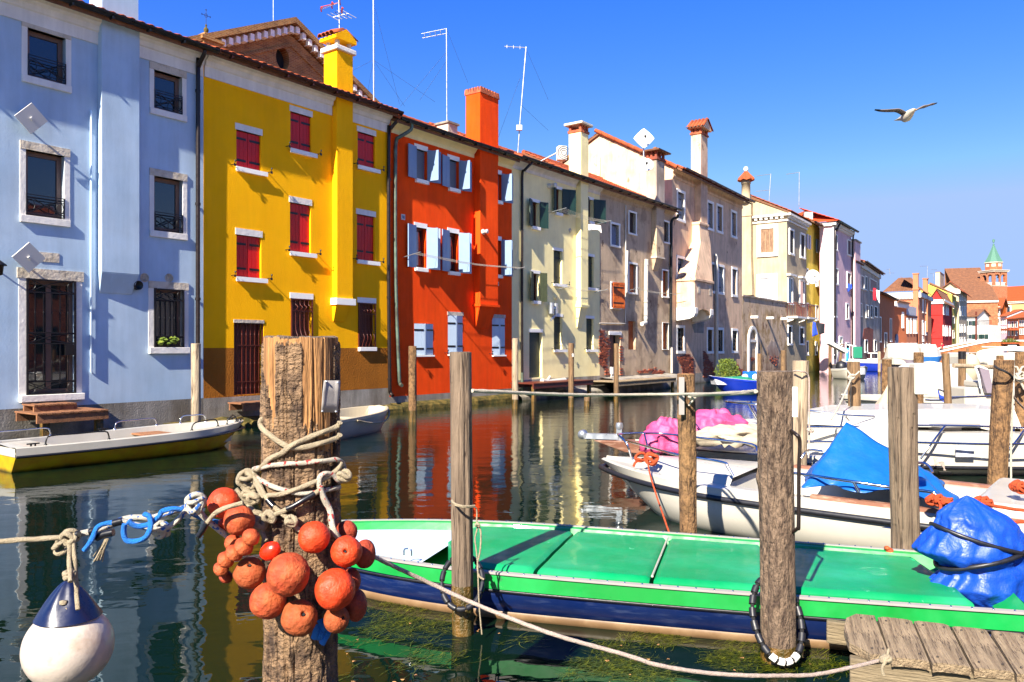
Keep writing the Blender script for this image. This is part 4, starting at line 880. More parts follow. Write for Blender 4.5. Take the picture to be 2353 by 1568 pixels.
# ================================================================ FURTHER BUILDINGS
class Far(House):
    def __init__(s,name,label,kc,xc,zc,xr,zr,yeave,wall,xl=None,depth=8.,cat='house',wb=-.5,mats=None,bands=None):
        f=Fac(q(kc,xc,0)[0],zc,q(kc,xr,0)[0],zr)
        we=f.uw(kc,xc,yeave)[1];s.f=f;s.u0=0
        if xl is not None:
            s.root=None;depth=s.sy(kc,xl,yeave)[0]
        super().__init__(name,label,f,0,f.L,we,wall,depth=depth,wb=wb,mats=mats,bands=bands,cat=cat)
    def sy(s,k,x,y):  # point on the side wall (plane x = 0): inward distance, height
        x,y=q(k,x,y);D=Vector(((x-CX)/F,1.));P=s.f.pt(s.u0).xy;t=P.dot(s.f.d)/D.dot(s.f.d)
        return(D*t-P).dot(s.f.i),CH-(y-HY)/F*t
    def fw(s,k,x0,x1,yt,yb,mat='dark_room',fr=.1,side=False,fm='trim_white',leaves=2,name='window'):
        if side:
            a,t=s.sy(k,x1,yt);r,_=s.sy(k,x0,yt);_,b=s.sy(k,x1,yb)
        else:
            a,t=s.l(k,x0,yt);r,_=s.l(k,x1,yt);_,b=s.l(k,x0,yb)
        mb=MB();m2=MB()
        def bx(m,p0,p1,d0,d1,z0,z1):
            if side:m.box(d0,d1,p0,p1,z0,z1)
            else:m.box(p0,p1,d0,d1,z0,z1)
        if fr:
            bx(mb,a-fr,a,-.07,.05,b,t);bx(mb,r,r+fr,-.07,.05,b,t);bx(mb,a-fr,r+fr,-.08,.05,t,t+fr);bx(mb,a-fr,r+fr,-.12,.05,b-fr,b)
        else:bx(mb,a,r,-.02,.05,t,t+.06)
        n=max(1,leaves);w_=(r-a)/n
        for i in range(n):bx(m2,a+i*w_+.01,a+(i+1)*w_-.01,-.02,.04,b,t)
        o=s.part(mb,name,fm);s.part(m2,'pane' if mat in('glass','dark_room')else 'shutter',mat,o)
        return o,(a,r,b,t)
    def leafs(s,k,x0,x1,yt,yb,mat,w_=.5):  # shutters standing open beside a window
        o,(a,r,b,t)=s.fw(k,x0,x1,yt,yb,'glass',fr=.05)
        for p0,p1 in((a-w_,a-.05),(r+.05,r+w_)):
            mb=MB();mb.box(p0,p1,-.14,-.09,b,t);s.part(mb,'shutter',mat,o)
        return o
def dentils(H,x0,x1,z,n,mat='white_stone',y=-.18,side=False):
    mb=MB()
    for i in range(n):
        a=x0+(x1-x0)*(i+.25)/n;b=a+(x1-x0)/n*.5
        if side:mb.box(y,0,a,b,z-.18,z)
        else:mb.box(a,b,y,0,z-.18,z)
    H.part(mb,'dentil_course',mat)
# corner building
H=Far('house','sand coloured corner house with two small iron balconies and a dentilled cornice','P',1808,56.,1853,60.5,492,'sand_plaster',xl=1716)
H.walls(gable=None)
y9,z9=H.sy('C1',108,268)
mb=MB();mb.extr([(0,H.we),(0,H.we+.2),(y9,z9),(H.dp,z9+.3),(H.dp,H.we)],0,.2);H.part(mb,'parapet','sand_plaster')
mb=MB();mb.extr([(-.3,H.we+.02),(-.3,H.we+.12),(H.dp,z9+.5),(H.dp,z9+.3)],-.08,H.W+.2);H.part(mb,'roof_deck','tile_old')
tile_sheet(-.1,H.W+.2,-.35,H.dp,H.we+.15,z9+.55,px=4).obj('tile_courses','tile',H.root,kind='stuff')
H.box('cornice','white_stone',-.3,H.W+.15,-.35,.02,H.we-.12,H.we+.02);mb=MB();mb.box(-.3,0,.021,4.6,H.we-.12,H.we+.02);H.part(mb,'cornice','white_stone')
H.box('string_course','white_stone',-.1,H.W,-.1,0,H.we-.5,H.we-.38);mb=MB();mb.box(-.1,0,.01,4.6,H.we-.5,H.we-.38);H.part(mb,'string_course','white_stone')
dentils(H,0,H.W,H.we-.121,11,y=-.25);dentils(H,.1,4.6,H.we-.121,12,y=-.22,side=True)
for a in(('C1',360,386,470,630),('C1',437,463,500,655)):H.fw(*a,fr=.13)
for a in(('C1',350,378,808,975),('C1',432,458,825,990)):
    o,rc=H.fw(*a,mat='glass',fr=.16);H.box('lintel','white_stone',rc[0]-.35,rc[1]+.35,-.3,0,rc[3]+.18,rc[3]+.32,o)
for a in(('C1',350,372,1145,1262),('C1',430,456,1155,1262)):H.fw(*a,fr=.13)
H.fw('C1',163,255,458,627,'shutter_old',fr=.28,side=True,leaves=3);H.fw('C1',160,252,803,955,'shutter_pale',fr=.28,side=True)
for x0,x1,yt,yb in((343,418,985,1072),(425,498,995,1078)):
    a,t=H.l('C1',x0,yt);r=H.l('C1',x1-8,yt)[0];b=H.l('C1',x0,yb)[1];pr=.75
    o=H.box('balcony','white_stone',a,r,-pr,0,b-.14,b)
    mb=MB()
    for i in range(9):x=a+.03+(r-a-.06)*i/8;mb.box(x-.018,x+.018,-pr+.02,-pr+.05,b,t)
    for i in range(5):
        y=-pr+.03+(pr-.06)*i/4
        for x in(a+.02,r-.04):mb.box(x,x+.03,y-.015,y+.015,b,t)
    mb.box(a,r,-pr,-pr+.06,t,t+.06);mb.box(a,a+.05,-pr,0,t,t+.06);mb.box(r-.05,r,-pr,0,t,t+.06)
    H.part(mb,'balcony_railing','iron_brown',o)
    for x in(a+.1,r-.25):
        mb=MB();mb.extr([(0,b-.14),(-.55,b-.14),(-.4,b-.28),(0,b-.42)],x,x+.14);H.part(mb,'balcony_bracket','white_stone',o)
bricks(W_,'C1',[(205,1290),(235,1240),(262,1250),(290,1330),(275,1420),(230,1400)],mort='stain_plaster',skip=.7,maxn=20)
# its chimney on the side wall
ya,z_t=H.sy('C1',36,292);yb_,_=H.sy('C1',108,292);yc,zc_=H.sy('C1',50,930)
mb=MB();mb.rings([[(-.5-e,yb_-e,z),(-.5-e,ya+e,z),(0,ya+e,z),(0,yb_-e,z)]for e,z in((.12,zc_),(.12,H.sy('C1',50,880)[1]),(.0,H.sy('C1',50,650)[1]),(.0,H.sy('C1',50,385)[1]),(.06,H.sy('C1',50,384)[1]),(.06,H.sy('C1',50,378)[1]),(0,H.sy('C1',50,377)[1]),(0,z_t))],sm=False)
H.part(mb,'chimney_breast','sand_plaster')
mb=MB();r0=(ya-yb_)/2*.9;c=(-.45,(ya+yb_)/2,0);zt=H.sy('C1',75,130)[1]
mb.lathe([(r0*1.02,z_t),(r0*.92,z_t+.5),(r0*.88,zt-.3),(r0*1.0,zt-.3),(r0*1.0,zt-.12),(r0*.8,zt-.12),(r0*.8,zt)],c,16);ch_=H.part(mb,'chimney','sand_plaster')
mb=MB();nseg=32;mb.rings([[(c[0]+r_*(1+.06*math.cos(8*2*math.pi*j/nseg))*math.cos(2*math.pi*j/nseg),c[1]+r_*(1+.06*math.cos(8*2*math.pi*j/nseg))*math.sin(2*math.pi*j/nseg),z+.04*math.cos(8*2*math.pi*j/nseg))for j in range(nseg)]for r_,z in((r0*.8,zt+.02),(r0*1.75,zt-.05),(r0*1.7,zt+.05),(r0*.9,zt+.35),(r0*.3,zt+.6))],sm=False)
H.part(mb,'cap_tiles','tile',ch_);mb=MB();mb.lathe([(.0,-.22),(.12,-.16),(.18,0),(.12,.16),(0,.2)],(c[0],c[1],zt+.78),12);H.part(mb,'cap_ball','white_stone',ch_)

I_=Far('house','narrow old yellow house beside the balcony house, with blue shutters near its top','C1',470,60.6,575,64.6,400,'old_yellow_plaster',depth=8.)
I_.walls(gable=1.8);I_.roof(1.8,ntile=0,ov=.7,row=.5);I_.gutter(0,I_.W,'gutter_brown',y=-.75,dz=-.2)
for a in(('C1',483,490,505,600,'shutter_blue'),('C1',548,560,538,625,'shutter_blue')):I_.leafs(*a,w_=.45)
for a in(('C1',478,488,745,845),('C1',545,556,770,860),('C1',543,556,1000,1098),('C1',476,488,1250,1340),('C1',541,552,1255,1338),('C1',478,488,985,1085)):I_.fw(*a,fr=.08)
J=Far('house','tall pale pink house standing forward with a sunlit flank and dark green gutter','C1',662,62.,792,67.6,415,'pink_plaster',xl=572)
J.walls();J.dp0=J.dp
mb=MB();J.gutter(-.1,J.W+.2,'shutter_green',y=-.5,r=.12)
zr_=J.we+1.3;D_=max(J.dp,5.)
tile_sheet(-.3,J.W+.3,-.5,D_/2,J.we+.05,zr_,px=3).obj('tile_courses','tile_bright',J.root,kind='stuff')
mb=MB();mb.add([(-.35,-.5,J.we+.02),(-.35,D_+.5,J.we+.02),(1.6,D_/2,zr_+.06)],[(0,1,2)]);mb.add([(-.35,D_+.5,J.we),(J.W,D_+.5,J.we),(J.W,D_/2,zr_),(1.6,D_/2,zr_)],[(0,1,2,3)]);J.part(mb,'roof_hip','tile_bright')
J.box('cornice','white_stone',-.2,J.W,-.3,0,J.we-.25,J.we);dentils(J,.3,J.W,J.we-.25,14);J.box('cornice','white_stone',-.2,-.001,.001,J.dp,J.we-.3,J.we);J.box('corner_pilaster','pipe_white',-.0,.25,-.08,0,-.2,J.we-.25)
for a in(('C1',672,690,503,605,'shutter_dark'),('C1',764,786,542,640,'wood_brown'),('C1',672,696,740,843,'wood_brown'),('C1',760,784,770,868,'wood_brown'),('C1',668,686,972,1072,'shutter_dark'),('C1',754,770,988,1088,'wood_brown'),('C1',664,690,1258,1338,'glass'),('C1',708,726,1218,1262,'glass'),('C1',752,776,1262,1400,'dark_room')):J.fw(*a,fr=.09)
mb=MB();J.pipe([(.5,-.5,J.we),(.42,-.2,J.we-.7),(.35,-.12,J.we-1.4),(.35,-.12,1)],.07,'pipe_dark');J.pipe([(J.W-.1,-.5,J.we),(J.W-.15,-.15,J.we-.9),(J.W-.15,-.12,1)],.07,'pipe_dark')
K=Far('house','narrow lilac house with green shutters and a broad flat chimney on its right edge','C1',792,67.8,852,71.,690,'lilac_plaster',depth=8.)
K.walls(gable=1.5);K.roof(1.5,ntile=0,row=.5);K.gutter(0,K.W,'gutter_brown')
a,zt=K.l('C1',815,545,.3);r=K.l('C1',852,545,.3)[0];K.box('chimney','lilac_plaster',a,r,-.35,.6,1.2,zt);K.box('chimney','concrete',a-.1,r+.1,-.45,.7,zt,zt+.12)
for a in(('C1',795,812,747,818),('C1',794,812,928,1000),('C1',793,812,1096,1165)):K.fw(*a,mat='shutter_green',fr=.05)
L=Far('house','stained grey house with brown shutters and a broad bare brick patch','C1',853,71.2,990,84.,690,'stain_plaster',depth=8.)
L.walls(gable=1.6);L.roof(1.6,ntile=0,row=.5,ov=.4);L.gutter(0,L.W,'gutter_black',y=-.5)
L.box('cornice','white_stone',0,L.W,-.15,0,L.we-.5,L.we-.1)
for a in(('C1',858,878,790,875,'wood_brown'),('C1',887,898,795,885,'dark_room'),('C1',920,968,810,888,'wood_brown'),('C1',853,862,985,1070,'dark_room'),('C1',892,908,995,1078,'wood_brown'),('C1',925,938,1000,1080,'dark_room'),('C1',952,970,1005,1072,'dark_room'),('C1',884,902,1240,1320,'dark_room'),('C1',950,965,1242,1312,'dark_room')):L.fw(*a,fr=.08)
pts=[L.l('C1',*p)for p in((880,1160),(910,1150),(945,1165),(940,1250),(932,1400),(905,1400),(888,1240),(870,1230))]
mb=MB();mb.prism(pts,-.02,0);L.part(mb,'bare_patch','brick')
N=Far('house','low terracotta house with tall dark openings left of the coral house','C2',240,85.,372,99.,672,'terracotta_plaster',depth=9.)
N.walls(gable=1.5);N.roof(1.5,ntile=0,row=.6,ov=.4);N.gutter(0,N.W,'gutter_black',y=-.5)
for a in(('C2',242,256,880,1078),('C2',332,345,892,1075),('C2',286,305,1012,1160)):N.fw(*a,mat='shutter_dark',fr=.12)
O_=Far('house','small coral house with a white cornice and an arched blue door','C2',372,100.,472,104.,745,'coral_plaster',depth=8.)
O_.walls(gable=1.4);O_.roof(1.4,'tile_old',ntile=0,row=.6,ov=.5);O_.box('cornice','white_stone',-.1,O_.W+.1,-.3,0,O_.we-.7,O_.we)
for a in(('C2',433,445,838,962,'trim_white'),('C2',433,445,1098,1188,'trim_white')):O_.fw(*a,fr=.1)
O_.fw('C2',377,395,1060,1205,'stripe_navy',fr=.15,leaves=1,name='door');p_=O_.p('C2',386,1058);mb=MB();mb.T=Matrix.Translation((p_.x,-.06,p_.z))@Matrix.Rotation(R(90),4,'X');mb.lathe([(.65,-.04),(.65,.04)],(0,0,0),20);O_.part(mb,'door_arch','stripe_navy')
P_=Far('house','low salmon house with a roof terrace railing left of the big salmon house','C2',472,104.2,556,109.,855,'salmon_plaster',depth=7.)
P_.walls();P_.box('terrace_wall','shutter_pale',0,P_.W,0,.12,P_.we,P_.l('C2',472,780)[1]);P_.box('string_course','gutter_brown',0,P_.W,-.15,0,P_.we-.15,P_.we)
for x in(474,501,528,548):P_.fw('C2',x,x+9,890,1008,'shutter_pale',fr=.1)
for x in(476,508,540):P_.fw('C2',x,x+10,1098,1186,'glass',fr=.1)
Q_=Far('house','big salmon house with a hipped old tile roof and two square salmon chimneys','C2',576,112.,680,125.,668,'salmon_plaster',xl=270)
Q_.walls();sh=Q_.dp;zr_=Q_.sy('C2',300,545)[1]
tile_sheet(0,4.5,0,1,0,1).v  # (unused course sheet keeps the random sequence)
rs=MB();nA=40
def hip(u,v):
    y=sh*(1-u);t=v;x=-.5+5.0*t;y2=sh/2+(y-sh/2)*(1-.62*t);return(x,y2*1.0+(-.5 if u>.99 else 0)*(1-t),Q_.we+.1+(zr_-Q_.we)*t+.09*abs(math.sin(u*50))+.05*((v*14)%1<.2))
rs.grid(hip,120,28);Q_.part(rs,'roof_tiles','tile_old',kind='stuff')
tile_sheet(-.3,Q_.W,-.5,sh*.5,Q_.we+.1,zr_,px=3,row=.6).obj('tile_courses','tile_old',Q_.root,kind='stuff')
Q_.box('cornice','white_stone',-.35,0,-.3,sh,Q_.we-.75,Q_.we);Q_.box('cornice','white_stone',.001,Q_.W,-.3,0,Q_.we-.6,Q_.we);dentils(Q_,0,sh,Q_.we-.76,26,side=True,y=-.3)
for a in(('C2',603,612,733,833),('C2',629,639,742,838),('C2',603,612,910,1018),('C2',628,637,920,1020),('C2',604,614,1045,1075),('C2',606,614,1100,1188),('C2',636,646,1102,1186),('C2',660,668,1104,1184),('C2',553,560,715,815)):Q_.fw(*a,mat='shutter_pale',fr=.14)
for x0,x1,yt,v,zb in((543,588,515,-.4,0),(632,668,556,.3,0)):
    a,z=Q_.l('C2',x1-22,yt,.25);r=a+.62;zb=Q_.l('C2',x0,1000)[1]
    mb=MB();mb.box(a,r,-.3,.35,zb,z);mb.box(a-.1,r+.1,-.4,.45,z-2.2,z-2.0);mb.box(a-.08,r+.08,-.38,.43,z,z+.12);Q_.part(mb,'chimney','salmon_plaster')
S_=Far('house','red house with an arched passage beside the foot of the brick bridge','C2',775,128.,852,141.,728,'red_plaster',xl=676)
S_.walls(gable=1.6);S_.roof(1.6,'tile_old',ntile=0,row=.7,over=.3,ov=.5);S_.box('cornice','white_stone',-.2,0,-.2,S_.dp,S_.we-.7,S_.we);S_.box('cornice','white_stone',.001,S_.W,-.3,0,S_.we-.6,S_.we)
for a in(('C2',778,787,748,850),('C2',798,806,782,855),('C2',812,822,785,855),('C2',776,784,948,1028),('C2',795,804,952,1030),('C2',808,816,954,1030),('C2',832,838,955,1030)):S_.fw(*a,mat='shutter_white',fr=.12)
for a,b,sd_ in((684,718,True),(795,808,False)):S_.fw('C2',a,b,1115,1168,'dark_room',fr=0,side=sd_,leaves=1,name='door')
S_.box('string_course','red_plaster',-.08,0,0,S_.dp,S_.sy('C2',700,860)[1],S_.sy('C2',700,855)[1]);S_.box('string_course','red_plaster',-.08,0,0,S_.dp,S_.sy('C2',700,1055)[1],S_.sy('C2',700,1050)[1])
T_=Far('house','butter yellow house whose gabled flank rises behind the red house','C2',852,142.,888,149.,690,'butter_plaster',xl=588)
T_.walls();y9,z9=T_.sy('C2',665,607)
mb=MB();mb.extr([(-.2,T_.we),(y9,z9+.2),(T_.dp,T_.we+1),(T_.dp,T_.we)],0,.2);T_.part(mb,'gable','butter_plaster');mb=MB();mb.extr([(-.6,T_.we),(-.6,T_.we+.2),(y9,z9+.5),(y9,z9+.2)],-.2,T_.W);T_.part(mb,'roof_deck','tile_old')
for a in(('C2',862,872,750,800),('C2',860,872,870,925),('C2',858,870,990,1050)):T_.fw(*a,mat='shutter_old',fr=.1)
for x0,x1 in((772,786),(812,824)):T_.fw('C2',x0,x1,668,715,'coral_plaster',fr=0,side=True)
U_=Far('house','tall cream house with rows of windows left of the white house','C2',908,150.,978,166.,640,'far_cream_plaster',xl=770)
U_.walls(gable=1.3);U_.roof(1.3,'tile',ntile=0,row=.8,over=.5,ov=.8);U_.box('cornice','white_stone',-.4,0,-.3,U_.dp,U_.we-.9,U_.we)
for yy in((682,735),(788,862),(940,1000),(1050,1110)):
    for x0 in(916,934,955):U_.fw('C2',x0,x0+8,yy[0],yy[1],'shutter_pale',fr=.12)
roof_chimney(U_,'','C2',752,786,500,-4.,0,.8,'far_cream_plaster','tile',U_.we)
V_=Far('house','bright orange house with white corner stones and green shutters behind the white house','C2',992,235.,1252,229.5,797,'bright_orange_plaster',depth=8.)
V_.walls(gable=2.4);V_.roof(2.6,'tile',ntile=0,row=1.,over=.8,ov=1.);V_.box('cornice','white_stone',-.2,V_.W+.2,-.5,0,V_.we-.35,V_.we)
for a in(('C2',1182,1208,820,846),('C2',1180,1207,893,925),('C2',1000,1025,818,840)):V_.leafs(*a,'shutter_green',w_=1.2)
mb=MB()
for i in range(16):
    z=V_.we-.6-i*1.0;w_=.9 if i%2 else .5;mb.box(V_.W-w_,V_.W+.06,-.1,.3,z-.9,z)
V_.part(mb,'quoins','trim_white');roof_chimney(V_,'','C2',1066,1090,745,-.4,0,1.2,'coral_plaster','white_stone',V_.we-.5)
X_=Far('house','white house with dark green shutters and a lower terrace wing above the bridge','C2',977,205.,1056,203.2,868,'white_plaster',depth=8.)
X_.walls(gable=1.7);X_.roof(1.7,'tile_old',ntile=0,row=.7,over=.5,ov=.6)
for a in(('C2',990,1020,908,948),('C2',988,1018,1020,1058)):X_.leafs(*a,'shutter_green',w_=.9)
a,z=X_.l('C2',1056,945);r=X_.l('C2',1182,945)[0]
X_.box('wing','white_plaster',a+.01,r,.0,6,-.5,z);mb=MB()
for i in range(14):x=a+(r-a)*i/13;mb.box(x-.03,x+.03,.05,.1,z,z+1.1)
mb.box(a,r,.04,.12,z+1.1,z+1.2);X_.part(mb,'terrace_railing','iron')
for x0 in(1072,1106):X_.leafs('C2',x0,x0+20,1020,1058,'shutter_green',w_=.9)
X_.box('drain_pipe','wood_brown',a-.2,a+.2,-.2,-.05,0,X_.l('C2',1056,830)[1])
Y_=Far('house','large cream building with a bright orange roof right of the bell tower','C2',1224,300.,1480,291.,752,'church_cream',depth=16.)
Y_.walls(gable=6.);Y_.roof(6.,'tile_bright',ntile=0,row=1.5,over=.4,ov=.6);Y_.box('cornice','white_stone',-.2,Y_.W,-.5,0,Y_.we-.7,Y_.we);Y_.fw('C2',1293,1338,788,855,'glass',fr=.4)
for i,(x0,x1,yt,z_,wl,lb)in enumerate(((1258,1312,868,225.,'pink_plaster','pink house with dark windows right of the orange house'),(1312,1412,890,216.,'salmon_plaster','low salmon house with a wide tiled porch above the bridge'),(1412,1480,880,206.,'terracotta_plaster','brick red house at the right edge above the bridge'))):
    Z_=Far('house',lb,'C2',x0,z_,x1,z_-(x1-x0)*.055,yt,wl,depth=8.);Z_.walls(gable=1.6);Z_.roof(1.6,'tile',ntile=0,row=.8,over=.3,ov=.7)
    for j in range(3):
        xx=x0+(x1-x0)*(.12+.3*j);ww=(x1-x0)*.14
        for y0 in(yt+25,yt+95):Z_.fw('C2',xx,xx+ww,y0,y0+45,['glass','shutter_pale','shutter_green'][(i+j)%3],fr=.12)
    if i==1:Z_.box('porch_roof','tile',0,Z_.W,-2.5,0,Z_.l('C2',x0,990)[1],Z_.l('C2',x0,975)[1])

# ------------------------------------------------------------- churches
def brick_wall_mat(name,c1,c2,cm,sc=1.):
    m=bpy.data.materials.new(name);m.use_nodes=True;n=m.node_tree.nodes;l=m.node_tree.links;b=n['Principled BSDF'];b.inputs['Roughness'].default_value=.9
    tc=n.new('ShaderNodeTexCoord');mp=n.new('ShaderNodeMapping');mp.inputs['Rotation'].default_value=(R(90),0,0);br=n.new('ShaderNodeTexBrick');br.inputs['Color1'].default_value=(*hexc(c1),1);br.inputs['Color2'].default_value=(*hexc(c2),1);br.inputs['Mortar'].default_value=(*hexc(cm),1)
    br.inputs['Scale'].default_value=1/sc;br.inputs['Brick Width'].default_value=.26;br.inputs['Row Height'].default_value=.075;br.inputs['Mortar Size'].default_value=.008
    no=n.new('ShaderNodeTexNoise');no.inputs['Scale'].default_value=1.3;no.inputs['Detail'].default_value=8;mr=n.new('ShaderNodeMapRange');mr.inputs[1].default_value=.3;mr.inputs[2].default_value=.7;mr.inputs[3].default_value=.6;mr.inputs[4].default_value=1.25
    mx=n.new('ShaderNodeMix');mx.data_type='RGBA';mx.blend_type='MULTIPLY';mx.inputs['Factor'].default_value=1
    l.new(tc.outputs['Object'],mp.inputs[0]);l.new(mp.outputs[0],br.inputs['Vector']);l.new(tc.outputs['Object'],no.inputs['Vector']);l.new(no.outputs['Fac'],mr.inputs[0]);l.new(br.outputs['Color'],mx.inputs['A']);l.new(mr.outputs[0],mx.inputs['B']);l.new(mx.outputs['Result'],b.inputs['Base Color'])
    bp=n.new('ShaderNodeBump');bp.inputs['Strength'].default_value=.6;bp.inputs['Distance'].default_value=.02;l.new(br.outputs['Fac'],bp.inputs['Height']);bp.invert=True;l.new(bp.outputs[0],b.inputs['Normal'])
    return m
M['brick_church']=brick_wall_mat('brick_church','#a8743c','#85552c','#a88c64');M['brick_bridge']=brick_wall_mat('brick_bridge','#b4602f','#9c5028','#a88058',1.6);M['brick_tower']=brick_wall_mat('brick_tower','#aa603c','#985232','#a87c5c',3)
ch=thing('church','brick church gable with white dentils and a round window behind the yellow house','church',MAIN.pt(11.0,-12.),MAIN.rz)
W2,ZE,ZP,xm=10.2,13.45,15.95,5.1;oc=(4.7,14.75)
mb=MB();n=28;out=[(0,5),(W2,5),(W2,ZE),(xm,ZP),(0,ZE)]
ring_o=[];ring_i=[]
for j in range(n):
    an=2*math.pi*j/n;dx,dz=math.cos(an),math.sin(an);best=99
    for i in range(5):
        (x1,z1),(x2,z2)=out[i],out[(i+1)%5];ex,ez=x2-x1,z2-z1;den=dx*ez-dz*ex
        if abs(den)<1e-9:continue
        t=((x1-oc[0])*ez-(z1-oc[1])*ex)/den;s_=((x1-oc[0])*dz-(z1-oc[1])*dx)/den
        if t>0 and-1e-6<=s_<=1+1e-6:best=min(best,t)
    ring_o.append((oc[0]+dx*best,0,oc[1]+dz*best));ring_i.append((oc[0]+dx*.36,0,oc[1]+dz*.5))
mb.rings([ring_o,ring_i,[(x,.5,z)for x,y,z in ring_i]],cap=False,sm=False);mb.add([(0,.4,5),(W2,.4,5),(W2,.4,ZE),(xm,.4,ZP),(0,.4,ZE)],[(0,4,3,2,1)],1)
mb.box(-.01,.2,0,16,5,ZE);mb.box(W2-.2,W2,0,16,5,ZE)
mb.obj('gable_wall',['brick_church','dark_room'],ch)
for s_,(xa,xb)in enumerate(((0,xm),(xm,W2))):
    za,zb=(ZE,ZP)if s_==0 else(ZP,ZE)
    for dz,th,pr,m_ in((0.42,.26,.42,'brick_church'),(.1,.32,.12,'brick_church'),(-.55,.12,.07,'brick_church')):
        mb=MB();e=.45 if dz>.2 else .0;sl=(zb-za)/(xb-xa)
        xa_,xb_=(xa-e,xb)if s_==0 else(xa,xb+e);z0_,z1_=(za-sl*e,zb)if s_==0 else(za,zb+sl*e)
        mb.prism([(xa_,z0_+dz),(xb_,z1_+dz),(xb_,z1_+dz+th),(xa_,z0_+dz+th)],-pr,.3);mb.obj('raking_cornice',m_,ch)
    mb=MB();k=15
    for i in range(k):
        f_=(i+.3)/k;x=xa+(xb-xa)*f_;z=za+(zb-za)*f_;mb.box(x,x+.19,-.32,0,z+.1-.02,z+.36)
    mb.obj('dentil_course','trim_white',ch)
    sh_=tile_sheet(0,16,0,5.7,0,ZP-ZE,pitch=.3,row=.5,px=3)
    sh_.v=[((-.5+y if s_==0 else W2+.5-y),x,ZE+.68-.25+z)for x,y,z in sh_.v];sh_.obj('tile_courses','tile_old',ch,kind='stuff')
mb=MB();mb.box(.55,1.35,-.45,.4,ZE-.6,ZE+.75);mb.box(.45,1.45,-.55,.5,ZE+.75,ZE+.87);mb.box(.7,1.2,-.3,.25,ZE+.87,14.56);mb.obj('pedestal','brick_church',ch)
fz=ZE+.55;SF=Matrix.Translation((.95,0,14.55))@Matrix.Scale(.42,4)@Matrix.Translation((.1,0,-fz));mb=MB();mb.T=SF;mb.lathe([(.1,0),(.06,.12),(.05,.2),(.14,.28),(.24,.48),(.22,.65),(.1,.8),(.05,.85),(.11,.98),(.05,1.1),(.0,1.15)],(-.1,0,fz),16);fb=mb.obj('finial','mossy_stone',ch)
mb=MB();mb.T=SF;c=Vector((-.1,0,fz+1.95));mb.tube([c-Vector((0,0,.9)),c+Vector((0,0,.62))],.022,6);mb.tube([c-Vector((.5,0,0)),c+Vector((.5,0,0))],.022,6)
mb.tube([c+Vector((.17*math.cos(j*.524),0,.17*math.sin(j*.524)))for j in range(12)],.018,5,closed=True)
for dx,dz in((.5,0),(-.5,0),(0,.62)):
    for s_ in(-1,1):mb.tube([c+Vector((dx*.75,0,dz*.75)),c+Vector((dx*.9+(s_*.1 if dz else 0),0,dz*.9+(s_*.1 if dx else 0))),c+Vector((dx,0,dz))],.014,5)
mb.obj('cross','iron',fb)
o=MB();o.tube([MAIN.pt(15.2,-12,16),MAIN.pt(15.2,-12,21)],.02,5)
tag(o.obj('mast','galv'),'thin bare mast rising behind the ridge of the brick church gable','antenna')

nv=Far('church','long brown brick church nave with a plain tiled roof left of the bell tower','C2',930,232.,1238,229.,742,'brick_tower',depth=22.,cat='church')
nv.walls();nv.roof(11.5,'tile_old',ntile=0,row=2,over=.3,ov=.4,gy=22);nv.box('cornice','white_stone',0,nv.W,-.5,0,nv.we-.5,nv.we)
tw=thing('bell_tower','brick bell tower with paired belfry arches and a pointed green copper spire','tower',at('C2',1200,700,240),R(14))
tw.location.z=0;tw.scale=(.29,.29,.29)
def tz(y):return(CH-(q('C2',0,y)[1]-HY)*240/F)/.29
wd=8.6;mb=MB();h=wd
def shell(x0,x1,y0,y1,z0,z1):mb.box(x0,x1,y0,y1,z0,z1)
zb0,zb1,zs=tz(612),tz(500),tz(552)
shell(-h,h,-h,h,0,zb0-.3)
for sx in(-1,1):
    for sy_ in(-1,1):mb.box(sx*h,sx*(h-2.6),sy_*h,sy_*(h-2.6),zb0-.3,zb1)
for(ax)in(0,1):
    for s_ in(-1,1):
        a,b=(-.7,.7);y0,y1=s_*h,s_*(h-1.6)
        if ax==0:mb.box(a,b,y0,y1,zb0-.3,zb1);mb.box(-h+2.6,h-2.6,y0,y1,zs+3.6,zb1)
        else:mb.box(y0,y1,a,b,zb0-.3,zb1);mb.box(y0,y1,-h+2.6,h-2.6,zs+3.6,zb1)
        for c_ in(-3.8,3.8):  # arch heads
            for j in range(6):
                p0,p1=math.pi*j/6,math.pi*(j+1)/6;r_=3.1
                q8=[(c_+r_*math.cos(p0),zs+.5+r_*math.sin(p0)),(c_+r_*math.cos(p1),zs+.5+r_*math.sin(p1)),(c_+r_*math.cos(p1),zs+3.7),(c_+r_*math.cos(p0),zs+3.7)]
                if ax==0:mb.prism(q8,min(y0,y1),max(y0,y1))
                else:mb.extr(q8,min(y0,y1),max(y0,y1))
mb.obj('shaft','brick_tower',tw)
mb=MB()
for s_ in(-1,1):
    for c_ in(-3.8,3.8):
        for k in range(6):x=c_-2.6+k*1.04;mb.box(x-.22,x+.22,s_*(h-.2),s_*(h-.5),tz(617),tz(592));mb.box(s_*(h-.2),s_*(h-.5),x-.22,x+.22,tz(617),tz(592))
        mb.box(c_-3.1,c_+3.1,s_*(h+.1),s_*(h-.6),tz(592),tz(590));mb.box(s_*(h+.1),s_*(h-.6),c_-3.1,c_+3.1,tz(592),tz(590))
mb.obj('balustrade','trim_white',tw)
mb=MB();mb.box(-h-1.8,h+1.8,-h-1.8,h+1.8,tz(492),tz(487));mb.box(-h-1.2,h+1.2,-h-1.2,h+1.2,tz(498),tz(492));mb.box(-h-.3,h+.3,-h-.3,h+.3,tz(623),tz(618))
